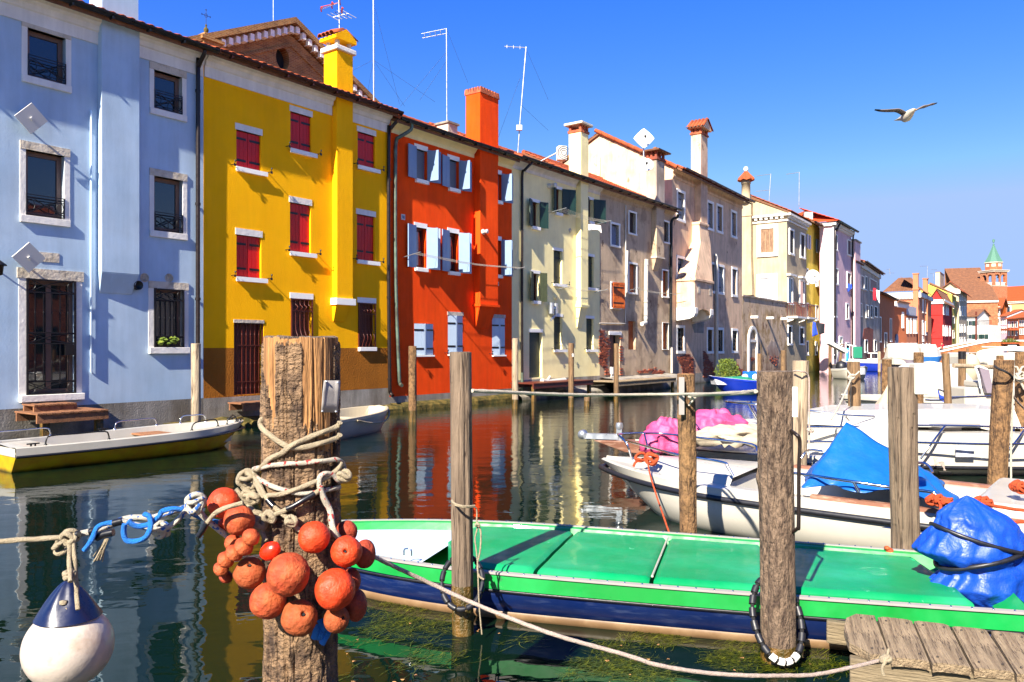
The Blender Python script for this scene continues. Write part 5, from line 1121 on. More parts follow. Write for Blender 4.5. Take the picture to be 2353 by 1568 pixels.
for i in range(14):
    for s_ in(-1,1):x=-h-1+(2*h+2)*i/13;mb.box(x-.35,x+.35,s_*(h+.1),s_*(h+1.1),tz(504),tz(498));mb.box(s_*(h+.1),s_*(h+1.1),x-.35,x+.35,tz(504),tz(498))
mb.obj('cornice','aged_stone',tw)
mb=MB();r8=8.3;oct_=lambda r,z:[(r*math.cos(R(22.5+45*j)),r*math.sin(R(22.5+45*j)),z)for j in range(8)]
mb.rings([oct_(r8,tz(487)),oct_(r8,tz(425))],sm=False);mb.obj('drum','brick_tower',tw)
mb=MB()
for j in range(8):
    an=R(45*j);T=Matrix.Rotation(an,4,'Z');mb.T=T;mb.box(r8*.9,r8*.945,-1.9,1.9,tz(458),tz(434));mb.T=None
mb.rings([oct_(r8+.9,tz(426)),oct_(r8+.9,tz(420))],sm=False);mb.obj('drum_panel','aged_stone',tw)
mb=MB();mb.rings([oct_(r8+.6,tz(420)),oct_(5.8,tz(375)),oct_(2.7,tz(318)),oct_(.5,tz(272))],sm=False)
for j in range(8):
    an=R(22.5+45*j);mb.tube([((r8+.6)*math.cos(an),(r8+.6)*math.sin(an),tz(420)),(5.8*math.cos(an),5.8*math.sin(an),tz(375)),(2.7*math.cos(an),2.7*math.sin(an),tz(318)),(.5*math.cos(an),.5*math.sin(an),tz(272))],.22,5)
mb.obj('spire','copper',tw)
mb=MB();mb.lathe([(.5,tz(278)),(1.0,tz(272)),(.6,tz(264)),(.2,tz(260))],(0,0,0),8);mb.lathe([(.9,tz(252)),(1.0,tz(240)),(.5,tz(232)),(.7,tz(226)),(0,tz(220))],(0,0,0),8);mb.tube([(0,0,tz(260)),(0,0,tz(250))],.15,5)
mb.add([(0,0,tz(236)),(-2.2,0,tz(226)),(-1.6,0,tz(242)),(0,.3,tz(246))],[(0,1,2,3)]);mb.add([(0,0,tz(236)),(2.2,0,tz(224)),(1.6,0,tz(242)),(0,.3,tz(246))],[(0,3,2,1)]);mb.obj('angel_figure','copper',tw)
mb=MB();mb.lathe([(.3,2.2),(1.3,1.6),(1.5,.6),(2.0,0),(1.8,0),(0,.8)],(-3.8,-3,zs+.2),12);mb.lathe([(.3,2.2),(1.3,1.6),(1.5,.6),(2.0,0),(1.8,0),(0,.8)],(3.8,-3,zs+.2),12);mb.obj('bells','copper',tw)

# ------------------------------------------------------------- bridge
ZB=97.
def bx(x):return(q('C2',x,0)[0]-CX)*ZB/F
def bz(y):return CH-(q('C2',0,y)[1]-HY)*ZB/F
br=thing('bridge','low brick footbridge with pale stone parapet coping and a flat white arch','bridge',(0,ZB,0))
top=[(bx(690),bz(1182)),(bx(900),bz(1137)),(bx(1080),bz(1098)),(bx(1190),bz(1080)),(bx(1440),bz(1078)),(bx(1700),bz(1105))]
cx_,half=bx(1345),bx(1345)-bx(1058);crown,spring=bz(1158),bz(1205)
n=16;arch=[(cx_+half*math.cos(math.pi*j/n),spring+(crown-spring)*math.sin(math.pi*j/n))for j in range(n+1)]
mb=MB();yw=3.4
def topz(x):
    for(xa,za),(xb,zb)in zip(top,top[1:]):
        if xa<=x<=xb:return za+(zb-za)*(x-xa)/(xb-xa)
    return top[-1][1]if x>top[0][0]else top[0][1]
cols=sorted({p[0]for p in arch}|{p[0]for p in top})
for xa,xb in zip(cols,cols[1:]):
    def low(x):
        if x<=arch[-1][0]+1e-6 or x>=arch[0][0]-1e-6:return-.6
        t=math.acos(max(-1,min(1,(x-cx_)/half)));return spring+(crown-spring)*math.sin(t)
    m_=(xa+xb)/2;inside=arch[-1][0]<m_<arch[0][0]
    la,lb=(low(xa+1e-5),low(xb-1e-5))if inside else(-.6,-.6)
    if inside and xa<=arch[-1][0]+.001:la=spring
    if inside and xb>=arch[0][0]-.001:lb=spring
    mb.hexa([(xa,0,la),(xb,0,lb),(xb,yw,lb),(xa,yw,la),(xa,0,topz(xa)),(xb,0,topz(xb)),(xb,yw,topz(xb)),(xa,yw,topz(xa))])
mb.obj('bridge_wall','brick_bridge',br)
for yy in(-.1,yw-.2):
    mb=MB()
    for(xa,za),(xb,zb)in zip(top,top[1:]):mb.hexa([(xa,yy,za),(xb,yy,zb),(xb,yy+.35,zb),(xa,yy+.35,za),(xa,yy,za+.16),(xb,yy,zb+.16),(xb,yy+.35,zb+.16),(xa,yy+.35,za+.16)])
    mb.obj('coping','trim_white',br)
mb=MB()
for(xa,za),(xb,zb)in zip(arch,arch[1:]):mb.hexa([(xb,-.14,zb),(xa,-.14,za),(xa,yw,za),(xb,yw,zb),(xb,-.14,zb+.42),(xa,-.14,za+.42),(xa,yw,za+.42),(xb,yw,zb+.42)])
mb.obj('arch_ring','trim_white',br);mb=MB();mb.box(cx_-.5,cx_+.5,-.3,0,crown+.05,crown+.75);mb.obj('keystone','trim_white',br)
mb=MB();mb.box(bx(1100),bx(1700),-.12,0,bz(1128),bz(1122));mb.obj('string_course','trim_white',br)
mb=MB();mb.box(bx(1255),bx(1405),-.5,-.14,bz(1100),bz(1088));o=mb.obj('flower_box','tile');o.location=(0,ZB,0);tag(o,'long terracotta flower box hung on the bridge parapet','flower box')
mb=MB()
for k in range(900):
    x=random.uniform(bx(1260),bx(1400));z=bz(1088)+random.random()*.7*(.5+.5*nz3(x,0,3));y=-.35+random.uniform(-.2,.2);s_=.09
    a=Vector((random.gauss(0,1),random.gauss(0,1),random.gauss(0,1))).normalized()*s_;b=Vector((random.gauss(0,1),random.gauss(0,1),random.gauss(0,1))).normalized()*s_
    p_=Vector((x,y,z));mb.add([p_,p_+a,p_+a+b],[(0,1,2)])
o=mb.obj('flowers','foliage');o.location=(0,ZB,0);tag(o,'bushy green and yellow plants growing in the bridge flower box','plants')

# ------------------------------------------------------------- ground and water
mb=MB();mb.add([(-900,-60,0),(900,-60,0),(900,1600,0),(-900,1600,0)],[(0,1,2,3)]);o=mb.obj('canal_water','water');o['kind']='structure'
P1_=MAIN.pt(-30,-.5);P2_=MAIN.pt(30,-.5);P3_=FF.pt(FF.L,-.5);P4_=Fac(1808,56.,1853,60.5).pt(3,-.4)
pl=[(-900,-60),(P1_.x,P1_.y),(P2_.x,P2_.y),(P3_.x,P3_.y),(P4_.x,P4_.y)]
for x,z in((1884,64.8),(1960,68.),(2017,84.5),(2052,99.),(2106,109.),(2139,126.),(2186,142.),(2230,168)):pl.append(((x-CX)*z/F,z+.6))
pl+=[(160,172),(900,172),(900,1600),(-900,1600)]
mb=MB();mb.add([(x,y,.45)for x,y in pl],[tuple(range(len(pl)))]);o=mb.obj('ground','land');o['kind']='structure'
# fondamenta in front of the distant houses
q_=[((x-CX)*z/F,z)for x,z in((1913,60.5),(1962,65.5),(2025,80.),(2060,92.),(2100,95.),(2160,97.))];i_=[((x-CX)*z/F,z)for x,z in((1884,66),(1960,70.),(2017,86),(2052,101.),(2106,112.),(2250,140.))]
mb=MB();n=len(q_);vs=[(x,y,z)for z in(-.5,.62)for x,y in q_]+[(x,y,.62)for x,y in i_]
mb.add(vs,[(k,k+1,n+k+1,n+k)for k in range(n-1)]+[(n+k,n+k+1,2*n+k+1,2*n+k)for k in range(n-1)],0);o=mb.obj('quay','concrete');o['kind']='structure'
# the near bank to the right of the picture: paved quay and a row of houses that show in the window panes
mb=MB();c4=[MAIN.pt(u,v,0)for u,v in((-14,18.6),(-14,27),(90,27),(90,18.6))]
mb.add([(p.x,p.y,-.5)for p in c4]+[(p.x,p.y,.62)for p in c4],[(4,5,6,7),(0,1,5,4),(3,0,4,7)]);o=mb.obj('near_quay','paving');o['kind']='structure'
for i,(wl,h_)in enumerate((('sand_plaster',6.2),('salmon_plaster',7.4),('white_plaster',6.6),('butter_plaster',7.8),('grey_plaster',6.8))):
    f_=Fac(1,1,2,2);pa,pb=MAIN.pt(-12+13*i+13,26).xy,MAIN.pt(-12+13*i,26).xy;f_.P=pa;f_.d=(pb-pa).normalized();f_.i=Vector((-f_.d.y,f_.d.x));f_.rz=math.atan2(f_.d.y,f_.d.x);f_.L=13
    hh=House('house',['sand coloured','salmon','white','butter yellow','grey'][i]+' house across the quay beyond the right edge',f_,0,12.9,h_,wl);hh.walls(gable=2.2);hh.roof(2.2,ntile=0,ov=.5,row=.5)
    for xx in(1.5,5.5,9.8):
        for z_ in(1.6,4.4):hh.box('window','shutter_green',xx,xx+1.1,-.05,.02,z_,z_+1.4)
# ledges at the foot of the near houses
def ledge(u0,u1,z0,pr,mat='mossy_stone',nm='ledge'):
    mb=MB();n=int((u1-u0)/.25)
    pts=[]
    for i in range(n+1):
        u=u0+(u1-u0)*i/n;e=pr+.1*nz3(u*1.3,1,0);h=z0+.06*nz3(u*2,5,0);pts.append([MAIN.pt(u,0,-.4),MAIN.pt(u,e+.1,-.4),MAIN.pt(u,e,h*.6),MAIN.pt(u,e*.7,h),MAIN.pt(u,0,h+.05)])
    mb.rings(pts,closed=False,cap=False,sm=False);o=mb.obj(nm,mat);o['kind']='structure'
ledge(uB-1,uC+.2,.16,.35);ledge(uC,uD,.2,.22);ledge(uD,uE,.22,.45,'concrete');ledge(uE,uF,.58,.85,'concrete','quay_ledge')
for i in range(6):
    u=uB+.3+i*.26;s_=random.uniform(.09,.16);mb=MB();p_=MAIN.pt(u,.5+.1*nz3(i*3.1,0,0),.02)
    mb.rings([[Vector((s_*r_*math.cos(j*.9)*(1+.2*nz3(i,j,0)),s_*r_*math.sin(j*.9),z*s_))for j in range(7)]for r_,z in((.7,-1),(1.1,-.2),(1.0,.4),(.5,.8))],sm=False)
    o=mb.obj('rock','mossy_stone',loc=p_);tag(o,'mossy stone at the waterline below the yellow house, '+['leftmost of the row','second in the row from the left','third in the row from the left','third from the right in the row','second from the right in the row','last on the right'][i],'rock','mossy stones under the yellow house')
# ================================================================ BOATS
class Boat:
    def __init__(s,name,label,stern,bow,beam,hs,hb,hull='gel_white',strake=None,liner='gel_white',rail=None,sk=.12,sw=.85,pw=2.2,rim=.1,floor=.12,deck=None,open_=(.02,.95),draft=.16,rake=.5,flare=.82,cat='boat',group=None,chine=None,bluff=.03,rail_r=.022,transom=True,bmax=.55):
        s.st=Vector(stern);s.bw=Vector(bow);s.L=(s.bw-s.st).length;d=(s.bw-s.st).normalized();s.rz=math.atan2(d.y,d.x)
        s.beam,s.hs,s.hb,s.sw,s.pw,s.bl,s.rake,s.bmax=beam,hs,hb,sw,pw,bluff,rake,bmax
        s.root=thing(name,label,cat,(s.st.x,s.st.y,0),s.rz,group);s.inv=Matrix.Rotation(-s.rz,4,'Z')@Matrix.Translation((-s.st.x,-s.st.y,0))
        N=36;T=[i/N for i in range(N+1)]
        def X(t,z):return s.L*t-rake*(1-(z+draft)/(s.h(t)+draft))*max(0,(t-.6)/.4)**1.6
        def sec(t,part):
            b,h=s.b(t),s.h(t)
            if part=='hull':ys=[(b*1.0,h-sk),(b*(flare+.1),h*.45),(b*flare,.07),(b*flare*.9,-.02),(b*.4,-draft*.8),(0,-draft)]
            elif part=='chine':ys=[(b*flare+.015,.09),(b*flare*.92,-.03)]
            else:ys=[(b+.012,h),(b+.012,h-sk)]
            return ys
        rs=[]
        for t in T:
            p=sec(t,'hull');rs.append([(X(t,z),-y,z)for y,z in p]+[(X(t,z),y,z)for y,z in p[-2::-1]])
        mb=MB();mb.rings(rs,0,False,False);mb.add(rs[0],[tuple(range(len(rs[0])))],0);mb.add(rs[-1],[tuple(range(len(rs[-1])))[::-1]],0)
        mb.obj('hull',hull,s.root)
        if chine:
            for sg in(-1,1):
                mb=MB();mb.rings([[(X(t,.05),sg*(s.b(t)*flare+.018),.06),(X(t,.05),sg*(s.b(t)*flare+.03),.035),(X(t,0),sg*(s.b(t)*flare*.93+.02),-.03),(X(t,0),sg*(s.b(t)*flare*.8),-.03)]for t in T],0,False,False);mb.obj('chine_strip',chine,s.root)
        rs=[[(X(t,z),-y,z)for y,z in sec(t,'s')]for t in T];rp=[[(X(t,z),y,z)for y,z in sec(t,'s')]for t in T]
        mb=MB();mb.rings(rs,0,False,False);mb.rings([r[::-1]for r in rp],0,False,False)
        x0,b0,h0=0,s.b(0)+.012,s.h(0);mb.add([(-.012,-b0,h0),(-.012,b0,h0),(-.012,b0,h0-sk),(-.012,-b0,h0-sk)],[(0,1,2,3)])
        b1=s.b(1)+.012;mb.add([(s.L,-b1,s.h(1)),(s.L,b1,s.h(1)),(X(1,s.h(1)-sk),b1,s.h(1)-sk),(X(1,s.h(1)-sk),-b1,s.h(1)-sk)],[(0,3,2,1)])
        mb.obj('gunwale_strake',strake or hull,s.root)
        o0,o1=open_;mb=MB();rs=[]
        for t in T:
            b,h=s.b(t)+.012,s.h(t);k=min(1,max(0,(t-o0)/.01))*min(1,max(0,(o1-t)/.01))
            bi=max(.004,b-rim);fl=floor if k>.5 else h
            xx=s.L*t
            rs.append([(xx,-b,h),(xx,-b+rim*.3,h+.012),(xx,-bi,h+.006*1),(xx,-bi*.95,(h*.55+fl*.45)),(xx,-bi*.88,fl),(xx,0,fl+(.03 if k<.5 else 0)),
                       (xx,bi*.88,fl),(xx,bi*.95,(h*.55+fl*.45)),(xx,bi,h+.006),(xx,b-rim*.3,h+.012),(xx,b,h)])
        mb.rings(rs,0,False,False,sm=False);mb.obj('liner',liner,s.root)
        if rail:
            mb=MB();pts=[(s.L*t+.005,-(s.b(t)+.02),s.h(t)-sk)for t in T]+[(s.L+.03,0,s.h(1)-sk)]+[(s.L*t+.005,(s.b(t)+.02),s.h(t)-sk)for t in T[::-1]]
            mb.tube(pts,rail_r,6);mb.obj('rub_rail',rail,s.root)
    def b(s,t):
        a=s.sw+(1-s.sw)*math.sin(min(t/s.bmax,1)*math.pi/2);k=max(0.,(t-s.bmax)/(1-s.bmax))
        return s.beam/2*(a*(1-k**s.pw)*(1-s.bl)+s.bl*a)
    def h(s,t):return s.hs+(s.hb-s.hs)*t**2.2
    def loc(s,p):return s.inv@Vector(p)
    def add(s,mb,name,mats,label=None,parent=None,bevel=0):return mb.obj(name,mats,parent or s.root,None,label,bevel)
    def tubew(s,name,pts,r,mat,smooth=4,seg=8):  # world points
        mb=MB();mb.tube([s.loc(p)for p in pts],r,seg,smooth=smooth);return s.add(mb,name,mat)
    def cleat(s,t,side,off=.06):
        mb=MB();y=side*(s.b(t)-off);z=s.h(t)+.01;x=s.L*t
        mb.box(x-.04,x-.02,y-.01,y+.01,z,z+.035);mb.box(x+.02,x+.04,y-.01,y+.01,z,z+.035);mb.tube([(x-.09,y,z+.04),(x+.09,y,z+.04)],.012,6);s.add(mb,'cleat','iron')
    def grab(s,t0,t1,side,h=.13,off=.06,mat='chrome',r=.012):
        y0,y1=side*(s.b(t0)-off),side*(s.b(t1)-off);z0,z1=s.h(t0),s.h(t1);x0,x1=s.L*t0,s.L*t1
        mb=MB();mb.tube([(x0,y0,z0),(x0+.01,y0,z0+h*.6),(x0+.08,y0,z0+h),((x0+x1)/2,(y0+y1)/2,(z0+z1)/2+h),(x1-.08,y1,z1+h),(x1-.01,y1,z1+h*.6),(x1,y1,z1)],r,7,smooth=3)
        for p in((x0,y0,z0),(x1,y1,z1)):mb.lathe([(.03,.0),(.022,.03),(.012,.035)],p,8)
        s.add(mb,'grab_rail',mat)

# yellow skiff on the left
sk=Boat('skiff','open skiff with faded yellow hull and white gunwales moored below the blue house',(-8.0,12.2),(-5.4,15.6),1.55,.38,.46,'hull_yellow','gel_white','gel_white','black_rubber',sk=.13,pw=2.6,rim=.15,rake=.55,floor=.1,bluff=.12,open_=(.03,.93))
for a in((.1,.32,-1),(.66,.8,-1),(.86,.94,-1),(.02,.24,1),(.5,.68,1),(.78,.88,1)):sk.grab(*a,h=.15,mat='chrome' if a[2]>0 else 'iron')
for a in((.06,-1),(.97,-1),(.97,1),(.45,1)):sk.cleat(*a)
mb=MB();x=sk.L*.56;mb.box(x,x+.5,-.62,.62,.3,.33);sk.add(mb,'thwart','plank_brown',bevel=.004)
mb=MB();x=sk.L*.04;mb.box(x,x+.5,-.6,.6,.26,.36);sk.add(mb,'stern_seat','gel_white',bevel=.01)
mb=MB()
for i in range(6):x=sk.L*.2+i*.28;mb.box(x,x+.22,-.5,.5,.1,.12)
sk.add(mb,'floor_board','gel_cream')
# old dinghy
dg=Boat('dinghy','small weathered white dinghy half hidden behind the big rope wrapped post',(-4.4,15.3),(-3.2,18.9),1.35,.42,.5,'gel_white','gel_cream','gel_cream',None,sk=.06,pw=2.6,rim=.07,rake=.35,floor=.12,bluff=.3,open_=(.02,.97))
for t_ in(.35,.7):mb=MB();x=dg.L*t_;mb.box(x,x+.22,-.55,.55,.28,.31);dg.add(mb,'thwart','gel_cream',bevel=.004)
mb=MB();x=dg.L*.5
for i in range(5):mb.T=Matrix.Translation((x+i*.2,-.2+.1*i,.17))@Matrix.Rotation(.5*i,4,'Z');mb.box(-.3,.3,-.04,.04,-.015,.015)
mb.T=None;dg.add(mb,'loose_board','bare_wood')
mb=MB();mb.tube([(dg.L*t_,-(dg.b(t_)+.03),dg.h(t_)-.06-.16*math.sin(math.pi*(t_-.4)/.6))for t_ in[.4+.05*i for i in range(13)]],.018,6,twist=60);dg.add(mb,'side_rope','rope')

# green and blue boat in the foreground
gb=Boat('boat','long flat boat with green gunwale, green hatch covers and navy hull in the foreground',(3.25,5.22),(-2.1,6.75),1.52,.335,.36,'boat_navy','boat_green','boat_green',None,sk=.1,sw=.86,pw=2.3,rim=.07,rake=.45,floor=.2,chine='chine_tan',bluff=.06,flare=.86,open_=(.02,.9))
for sg in(-1,1):
    mb=MB();T_=[i/60 for i in range(58)]
    mb.rings([[(gb.L*t,sg*(gb.b(t)+.026),gb.h(t)+.004),(gb.L*t,sg*(gb.b(t)+.026),gb.h(t)+.018),(gb.L*t,sg*(gb.b(t)-.012),gb.h(t)+.02),(gb.L*t,sg*(gb.b(t)-.012),gb.h(t)+.004)]for t in T_],0,True,True,False);gb.add(mb,'metal_strip','plate')
    mb=MB()
    for i in range(46):t=.02+i*.0205;mb.lathe([(.007,0),(.004,.006),(0,.007)],(gb.L*t,sg*(gb.b(t)+.008),gb.h(t)+.019),6)
    gb.add(mb,'screw_heads','chrome',None).update_tag()
    mb=MB();mb.rings([[(gb.L*t,sg*(gb.b(t)+.013),gb.h(t)-.105),(gb.L*t,sg*(gb.b(t)+.018),gb.h(t)-.113),(gb.L*t,sg*(gb.b(t)+.0),gb.h(t)-.125)]for t in T_],0,False,False);gb.add(mb,'rub_rail','black_rubber')
cv=[(.128,.365,.16),(.37,.55,0),(.555,.7,0),(.705,.825,.0)]
edges=[(.055,.265),(.27,.398),(.403,.54),(.545,.70)]
for ci,(ta,tb)in enumerate(edges):
    mb=MB();NU,NV=16,20;W_i=lambda t:gb.b(t)-.075
    def top_(u,v,ta=ta,tb=tb,ci=ci):
        t=ta+(tb-ta)*u;e=0
        if ci==3:t=min(t,tb-.07*(max(0,v-.1))*u)
        if ci==0:t=max(t,ta+.025*(1-v)/2*(1-u))
        return t
    def cvf(a,b_):
        v=b_*2-1;t=top_(a,v);w_=W_i(t);cr=1-max(0,abs(v)-.97)/.03
        ce=min(1,a/.02,(1-a)/.02)
        return(gb.L*t,v*w_,gb.h(t)-.012+.022*v+.028*math.sqrt(max(0,cr))*(.3+.7*ce)+.006*(1-v*v)+.003*nz3(t*20,v*3,0))
    mb.grid(cvf,NU*2,NV*2)
    for v_ in(-1,1):mb.rings([[cvf(i/24,(v_+1)/2),(cvf(i/24,(v_+1)/2)[0],cvf(i/24,(v_+1)/2)[1],gb.h(.5)-.1)]for i in range(25)],0,False,False)
    for a_ in(0,1):mb.rings([[cvf(a_,i/24),(cvf(a_,i/24)[0],cvf(a_,i/24)[1],gb.h(.5)-.12)]for i in range(25)],0,False,False)
    gb.add(mb,'hatch_cover','hatch_green')
mb=MB();mb.tube([(gb.L*.4005,-.62,gb.h(.4)+.002),(gb.L*.4005,0,gb.h(.4)+.018),(gb.L*.4005,.62,gb.h(.4)+.036)],.009,6,smooth=3);gb.add(mb,'seam_sealant','gel_white')
mb=MB();mb.rings([[(gb.L*t,-(gb.b(t)-.07),gb.h(t)-.055),(gb.L*t,0,gb.h(t)-.04),(gb.L*t,gb.b(t)-.07,gb.h(t)-.03)]for t in[.705+.02*i for i in range(14)]],0,False,False);gb.add(mb,'foredeck','shutter_white')
mb=MB();mb.rings([[(gb.L*t,-(gb.b(t)-.07),gb.h(t)-.09),(gb.L*t,0,gb.h(t)-.09),(gb.L*t,gb.b(t)-.07,gb.h(t)-.09)]for t in[.0+.02*i for i in range(8)]],0,False,False);gb.add(mb,'stern_deck_shade','boat_navy')  # navy colour stands in for the shade inside the stern
for t,sg in((.72,1),(.25,1),(.24,-1)):
    mb=MB();mb.tube([(gb.L*t-.03,sg*(gb.b(t)-.09),gb.h(t)+.03),(gb.L*t-.025,sg*(gb.b(t)-.09),gb.h(t)+.075),(gb.L*t+.025,sg*(gb.b(t)-.09),gb.h(t)+.075),(gb.L*t+.03,sg*(gb.b(t)-.09),gb.h(t)+.03)],.006,6,smooth=3);gb.add(mb,'deck_ring','chrome')

# tent / drape shapes
def drape(base,apex,folds=9,amp=.05,prof=.9,nr=26,na=96,seed=0,ridge=None,belly=0.):
    """base: closed world polygon; apex: peak; cloth hanging from the peak to the base, with folds"""
    base=spline([Vector(p)for p in base],8,True);nb=len(base);apex=Vector(apex);mb=MB();rs=[]
    for j in range(nr+1):
        s_=j/nr;ring=[]
        for i in range(na):
            f_=i/na*nb;b=base[int(f_)%nb].lerp(base[(int(f_)+1)%nb],f_%1)
            top=apex
            if ridge is not None:
                r_=Vector(ridge);tt=max(0,min(1,(b-apex).dot(r_-apex)/(r_-apex).length_squared));top=apex.lerp(r_,tt)
            p=top.lerp(b,s_);p.z=top.z+(b.z-top.z)*(s_**prof)
            out=Vector((b.x-top.x,b.y-top.y,0));out=out.normalized()if out.length>1e-4 else Vector((0,0,0))
            w_=s_*(1-s_*.3);p+=out*(amp*w_*(math.sin(i/na*6.283*folds+2*nz3(i*.07,seed,s_*1.5))+1.2*nz3(i*.13,seed+3,s_*3))+belly*math.sin(math.pi*s_))
            p+=out*(-amp*1.3*s_*abs(nz3(p.x*3.2+seed,p.y*3.2,p.z*2.5)));p.z+=amp*.4*nz3(p.x*4,p.y*4,seed)
            ring.append(p)
        rs.append(ring)
    mb.rings(rs,0,True,False);return mb
def cloth(mb,name,mat,label,cat='cover',group=None,th=.006):
    o=mb.obj(name,mat);tag(o,label,cat,group);m=o.modifiers.new('thick','SOLIDIFY');m.thickness=th;return o

# main white motorboat
wm=Boat('motorboat','white motorboat with black rubber rail and red and navy stripes under a blue tarpaulin',(4.95,6.75),(1.19,9.84),1.9,.47,.52,'gel_white','gel_white','gel_white','black_rubber',sk=.1,sw=.92,pw=2.1,rim=.2,rake=.95,floor=.2,bluff=.12,open_=(.04,.6),flare=.9,rail_r=.03,draft=.2)
mb=MB();mb.rings([[(wm.L*t,-(wm.b(t)-.22),wm.h(t)+.0),(wm.L*t,-(wm.b(t)-.3),wm.h(t)+.07),(wm.L*t,0,wm.h(t)+.1),(wm.L*t,wm.b(t)-.3,wm.h(t)+.07),(wm.L*t,wm.b(t)-.22,wm.h(t))]for t in[.6+.02*i for i in range(15)]],0,False,False);wm.add(mb,'foredeck','gel_white')
for t0,t1,z0,z1 in((.0,.98,.16,.2),):
    for sg in(-1,1):
        mb=MB();mb.tube([(wm.L*t-.3*max(0,t-.6),sg*(wm.b(t)*(.9-.02)+.012),.25+.12*t**3)for t in[i/30 for i in range(28)]],.008,5);wm.add(mb,'hull_line','black_rubber')
def hull_strip(bt,t0,t1,za,zb,mat,name='hull_stripe',sg=1):
    mb=MB();n_=14;rs=[]
    for i in range(n_+1):
        t=t0+(t1-t0)*i/n_;tap=min(1,(1-i/n_)*6+.05)
        rs.append([(bt.L*t,sg*(bt.b(t)*(1.0-.08*(1-(z/(bt.h(t)-.1))))+.016),z)for z in(za,za+(zb-za)*tap)])
    mb.rings(rs,0,False,False);bt.add(mb,name,mat)
hull_strip(wm,.1,.36,.265,.285,'stripe_red');hull_strip(wm,.1,.29,.315,.34,'stripe_navy')
# teak strips, rails
for ta,tb in((.03,.42),):
    mb=MB();mb.rings([[(wm.L*t,(wm.b(t)-.04),wm.h(t)+.01),(wm.L*t,(wm.b(t)-.11),wm.h(t)+.01),(wm.L*t,(wm.b(t)-.11),wm.h(t)+.045),(wm.L*t,(wm.b(t)-.04),wm.h(t)+.045)]for t in[ta+(tb-ta)*i/14 for i in range(15)]],sm=False);wm.add(mb,'teak_rail','teak')
mb=MB();mb.rings([[(wm.L*t,-(wm.b(t)-.02),wm.h(t)+.01),(wm.L*t,-(wm.b(t)-.1),wm.h(t)+.01),(wm.L*t,-(wm.b(t)-.1),wm.h(t)+.04),(wm.L*t,-(wm.b(t)-.02),wm.h(t)+.04)]for t in[.08+.5*i/14 for i in range(15)]],sm=False);wm.add(mb,'teak_rail','teak')
def pul(z0,pts,name='pulpit_rail',r=.014,b=wm,mat='chrome'):
    return b.tubew(name,[at(k,x,y,z)for k,x,y,z in pts],r,mat)
pul(0,[('C3',470,685,9.55),('C3',430,570,9.55),('C3',362,500,9.75),('C3',400,493,10.0),('C3',640,488,10.3),('C3',820,500,10.2),('C3',1160,540,9.7),('C3',1480,580,9.3),('C3',1520,640,9.2)])
pul(0,[('C3',415,545,9.6),('C3',640,610,8.9),('C3',870,670,8.35),('C3',1230,730,8.05),('C3',1275,770,8.0),('C3',1325,850,7.95)])
pul(0,[('C3',610,615,9.9),('C3',580,490,10.25)])
pul(0,[('C4',105,985,7.55),('C4',130,968,7.5),('C4',250,980,7.4),('C4',620,1035,7.05),('C4',930,1080,6.9),('C4',1200,1110,6.6),('C4',1260,1135,6.55),('C4',1305,1200,6.5)]);pul(0,[('C4',615,1035,7.05),('C4',660,1115,7.02)])
pul(0,[('C4',1115,885,8.4),('C4',1170,888,8.3),('C4',1210,915,8.25),('C4',1235,960,8.2)])
pul(0,[('C4',205,850,8.6),('C4',240,800,8.6),('C4',290,785,8.5),('C4',370,795,8.4)])
# stern quarter box
mb=MB();mb.box(.05,.75,-.75,.85,.2,.62);mb.box(-.45,.1,.25,.8,.3,.6);wm.add(mb,'stern_locker','gel_white',bevel=.05)
tb_=[at('C4',195,1058,7.5),at('C4',480,1090,7.2),at('C4',930,1140,6.85),at('C4',1250,1180,6.7),at('C4',1400,1178,7.0),at('C4',1330,1080,8.0),at('C4',950,960,8.5),at('C4',480,900,9.0),at('C4',300,960,8.6)]
for p in tb_:p.z=max(p.z,.52)
cloth(drape(tb_,at('C4',560,572,7.9),folds=9,amp=.09,prof=.95,ridge=at('C4',1080,880,7.7),seed=2),'tarpaulin','tarp_blue','large sky blue tarpaulin tented over the cockpit of the white motorboat','tarpaulin')
# orange mooring line, knots
def rope(pts,r,mat,label,cat='rope',group=None,smooth=8,seg=9,tw=None,name='rope'):
    mb=MB();mb.tube(pts,r,seg,smooth=smooth,twist=(tw if tw is not None else .6/r));o=mb.obj(name,mat);tag(o,label,cat,group);return o
def knot(mb,c,r,rr,seed=0,n=3):
    rnd=random.Random(seed)
    for k in range(n):
        ax=Matrix.Rotation(rnd.uniform(0,3.1),3,'X')@Matrix.Rotation(rnd.uniform(0,3.1),3,'Z');mb.tube([Vector(c)+ax@Vector((r*math.cos(j*.628),r*.75*math.sin(j*.628),r*.35*math.sin(j*1.25)))for j in range(10)],rr,8,smooth=3,closed=True,twist=.6/rr)
mb=MB();p0=at('C3',640,700,8.75);
knot(mb,p0,.07,.016,3,4);knot(mb,p0+Vector((-.12,.02,.01)),.06,.014,4,2)
mb.tube([p0,at('C3',560,705,8.9),at('C3',510,730,8.9),at('C3',488,768,8.9)],.014,8,smooth=5,twist=40);mb.tube([p0+Vector((-.05,0,0)),at('C3',640,880,8.3),at('C3',780,1300,7.6),at('C3',800,1345,7.5)],.009,8,smooth=8,twist=40)
tag(mb.obj('rope','rope_orange'),'orange mooring rope hitched on the white motorboat bow and dropping to the water','rope')
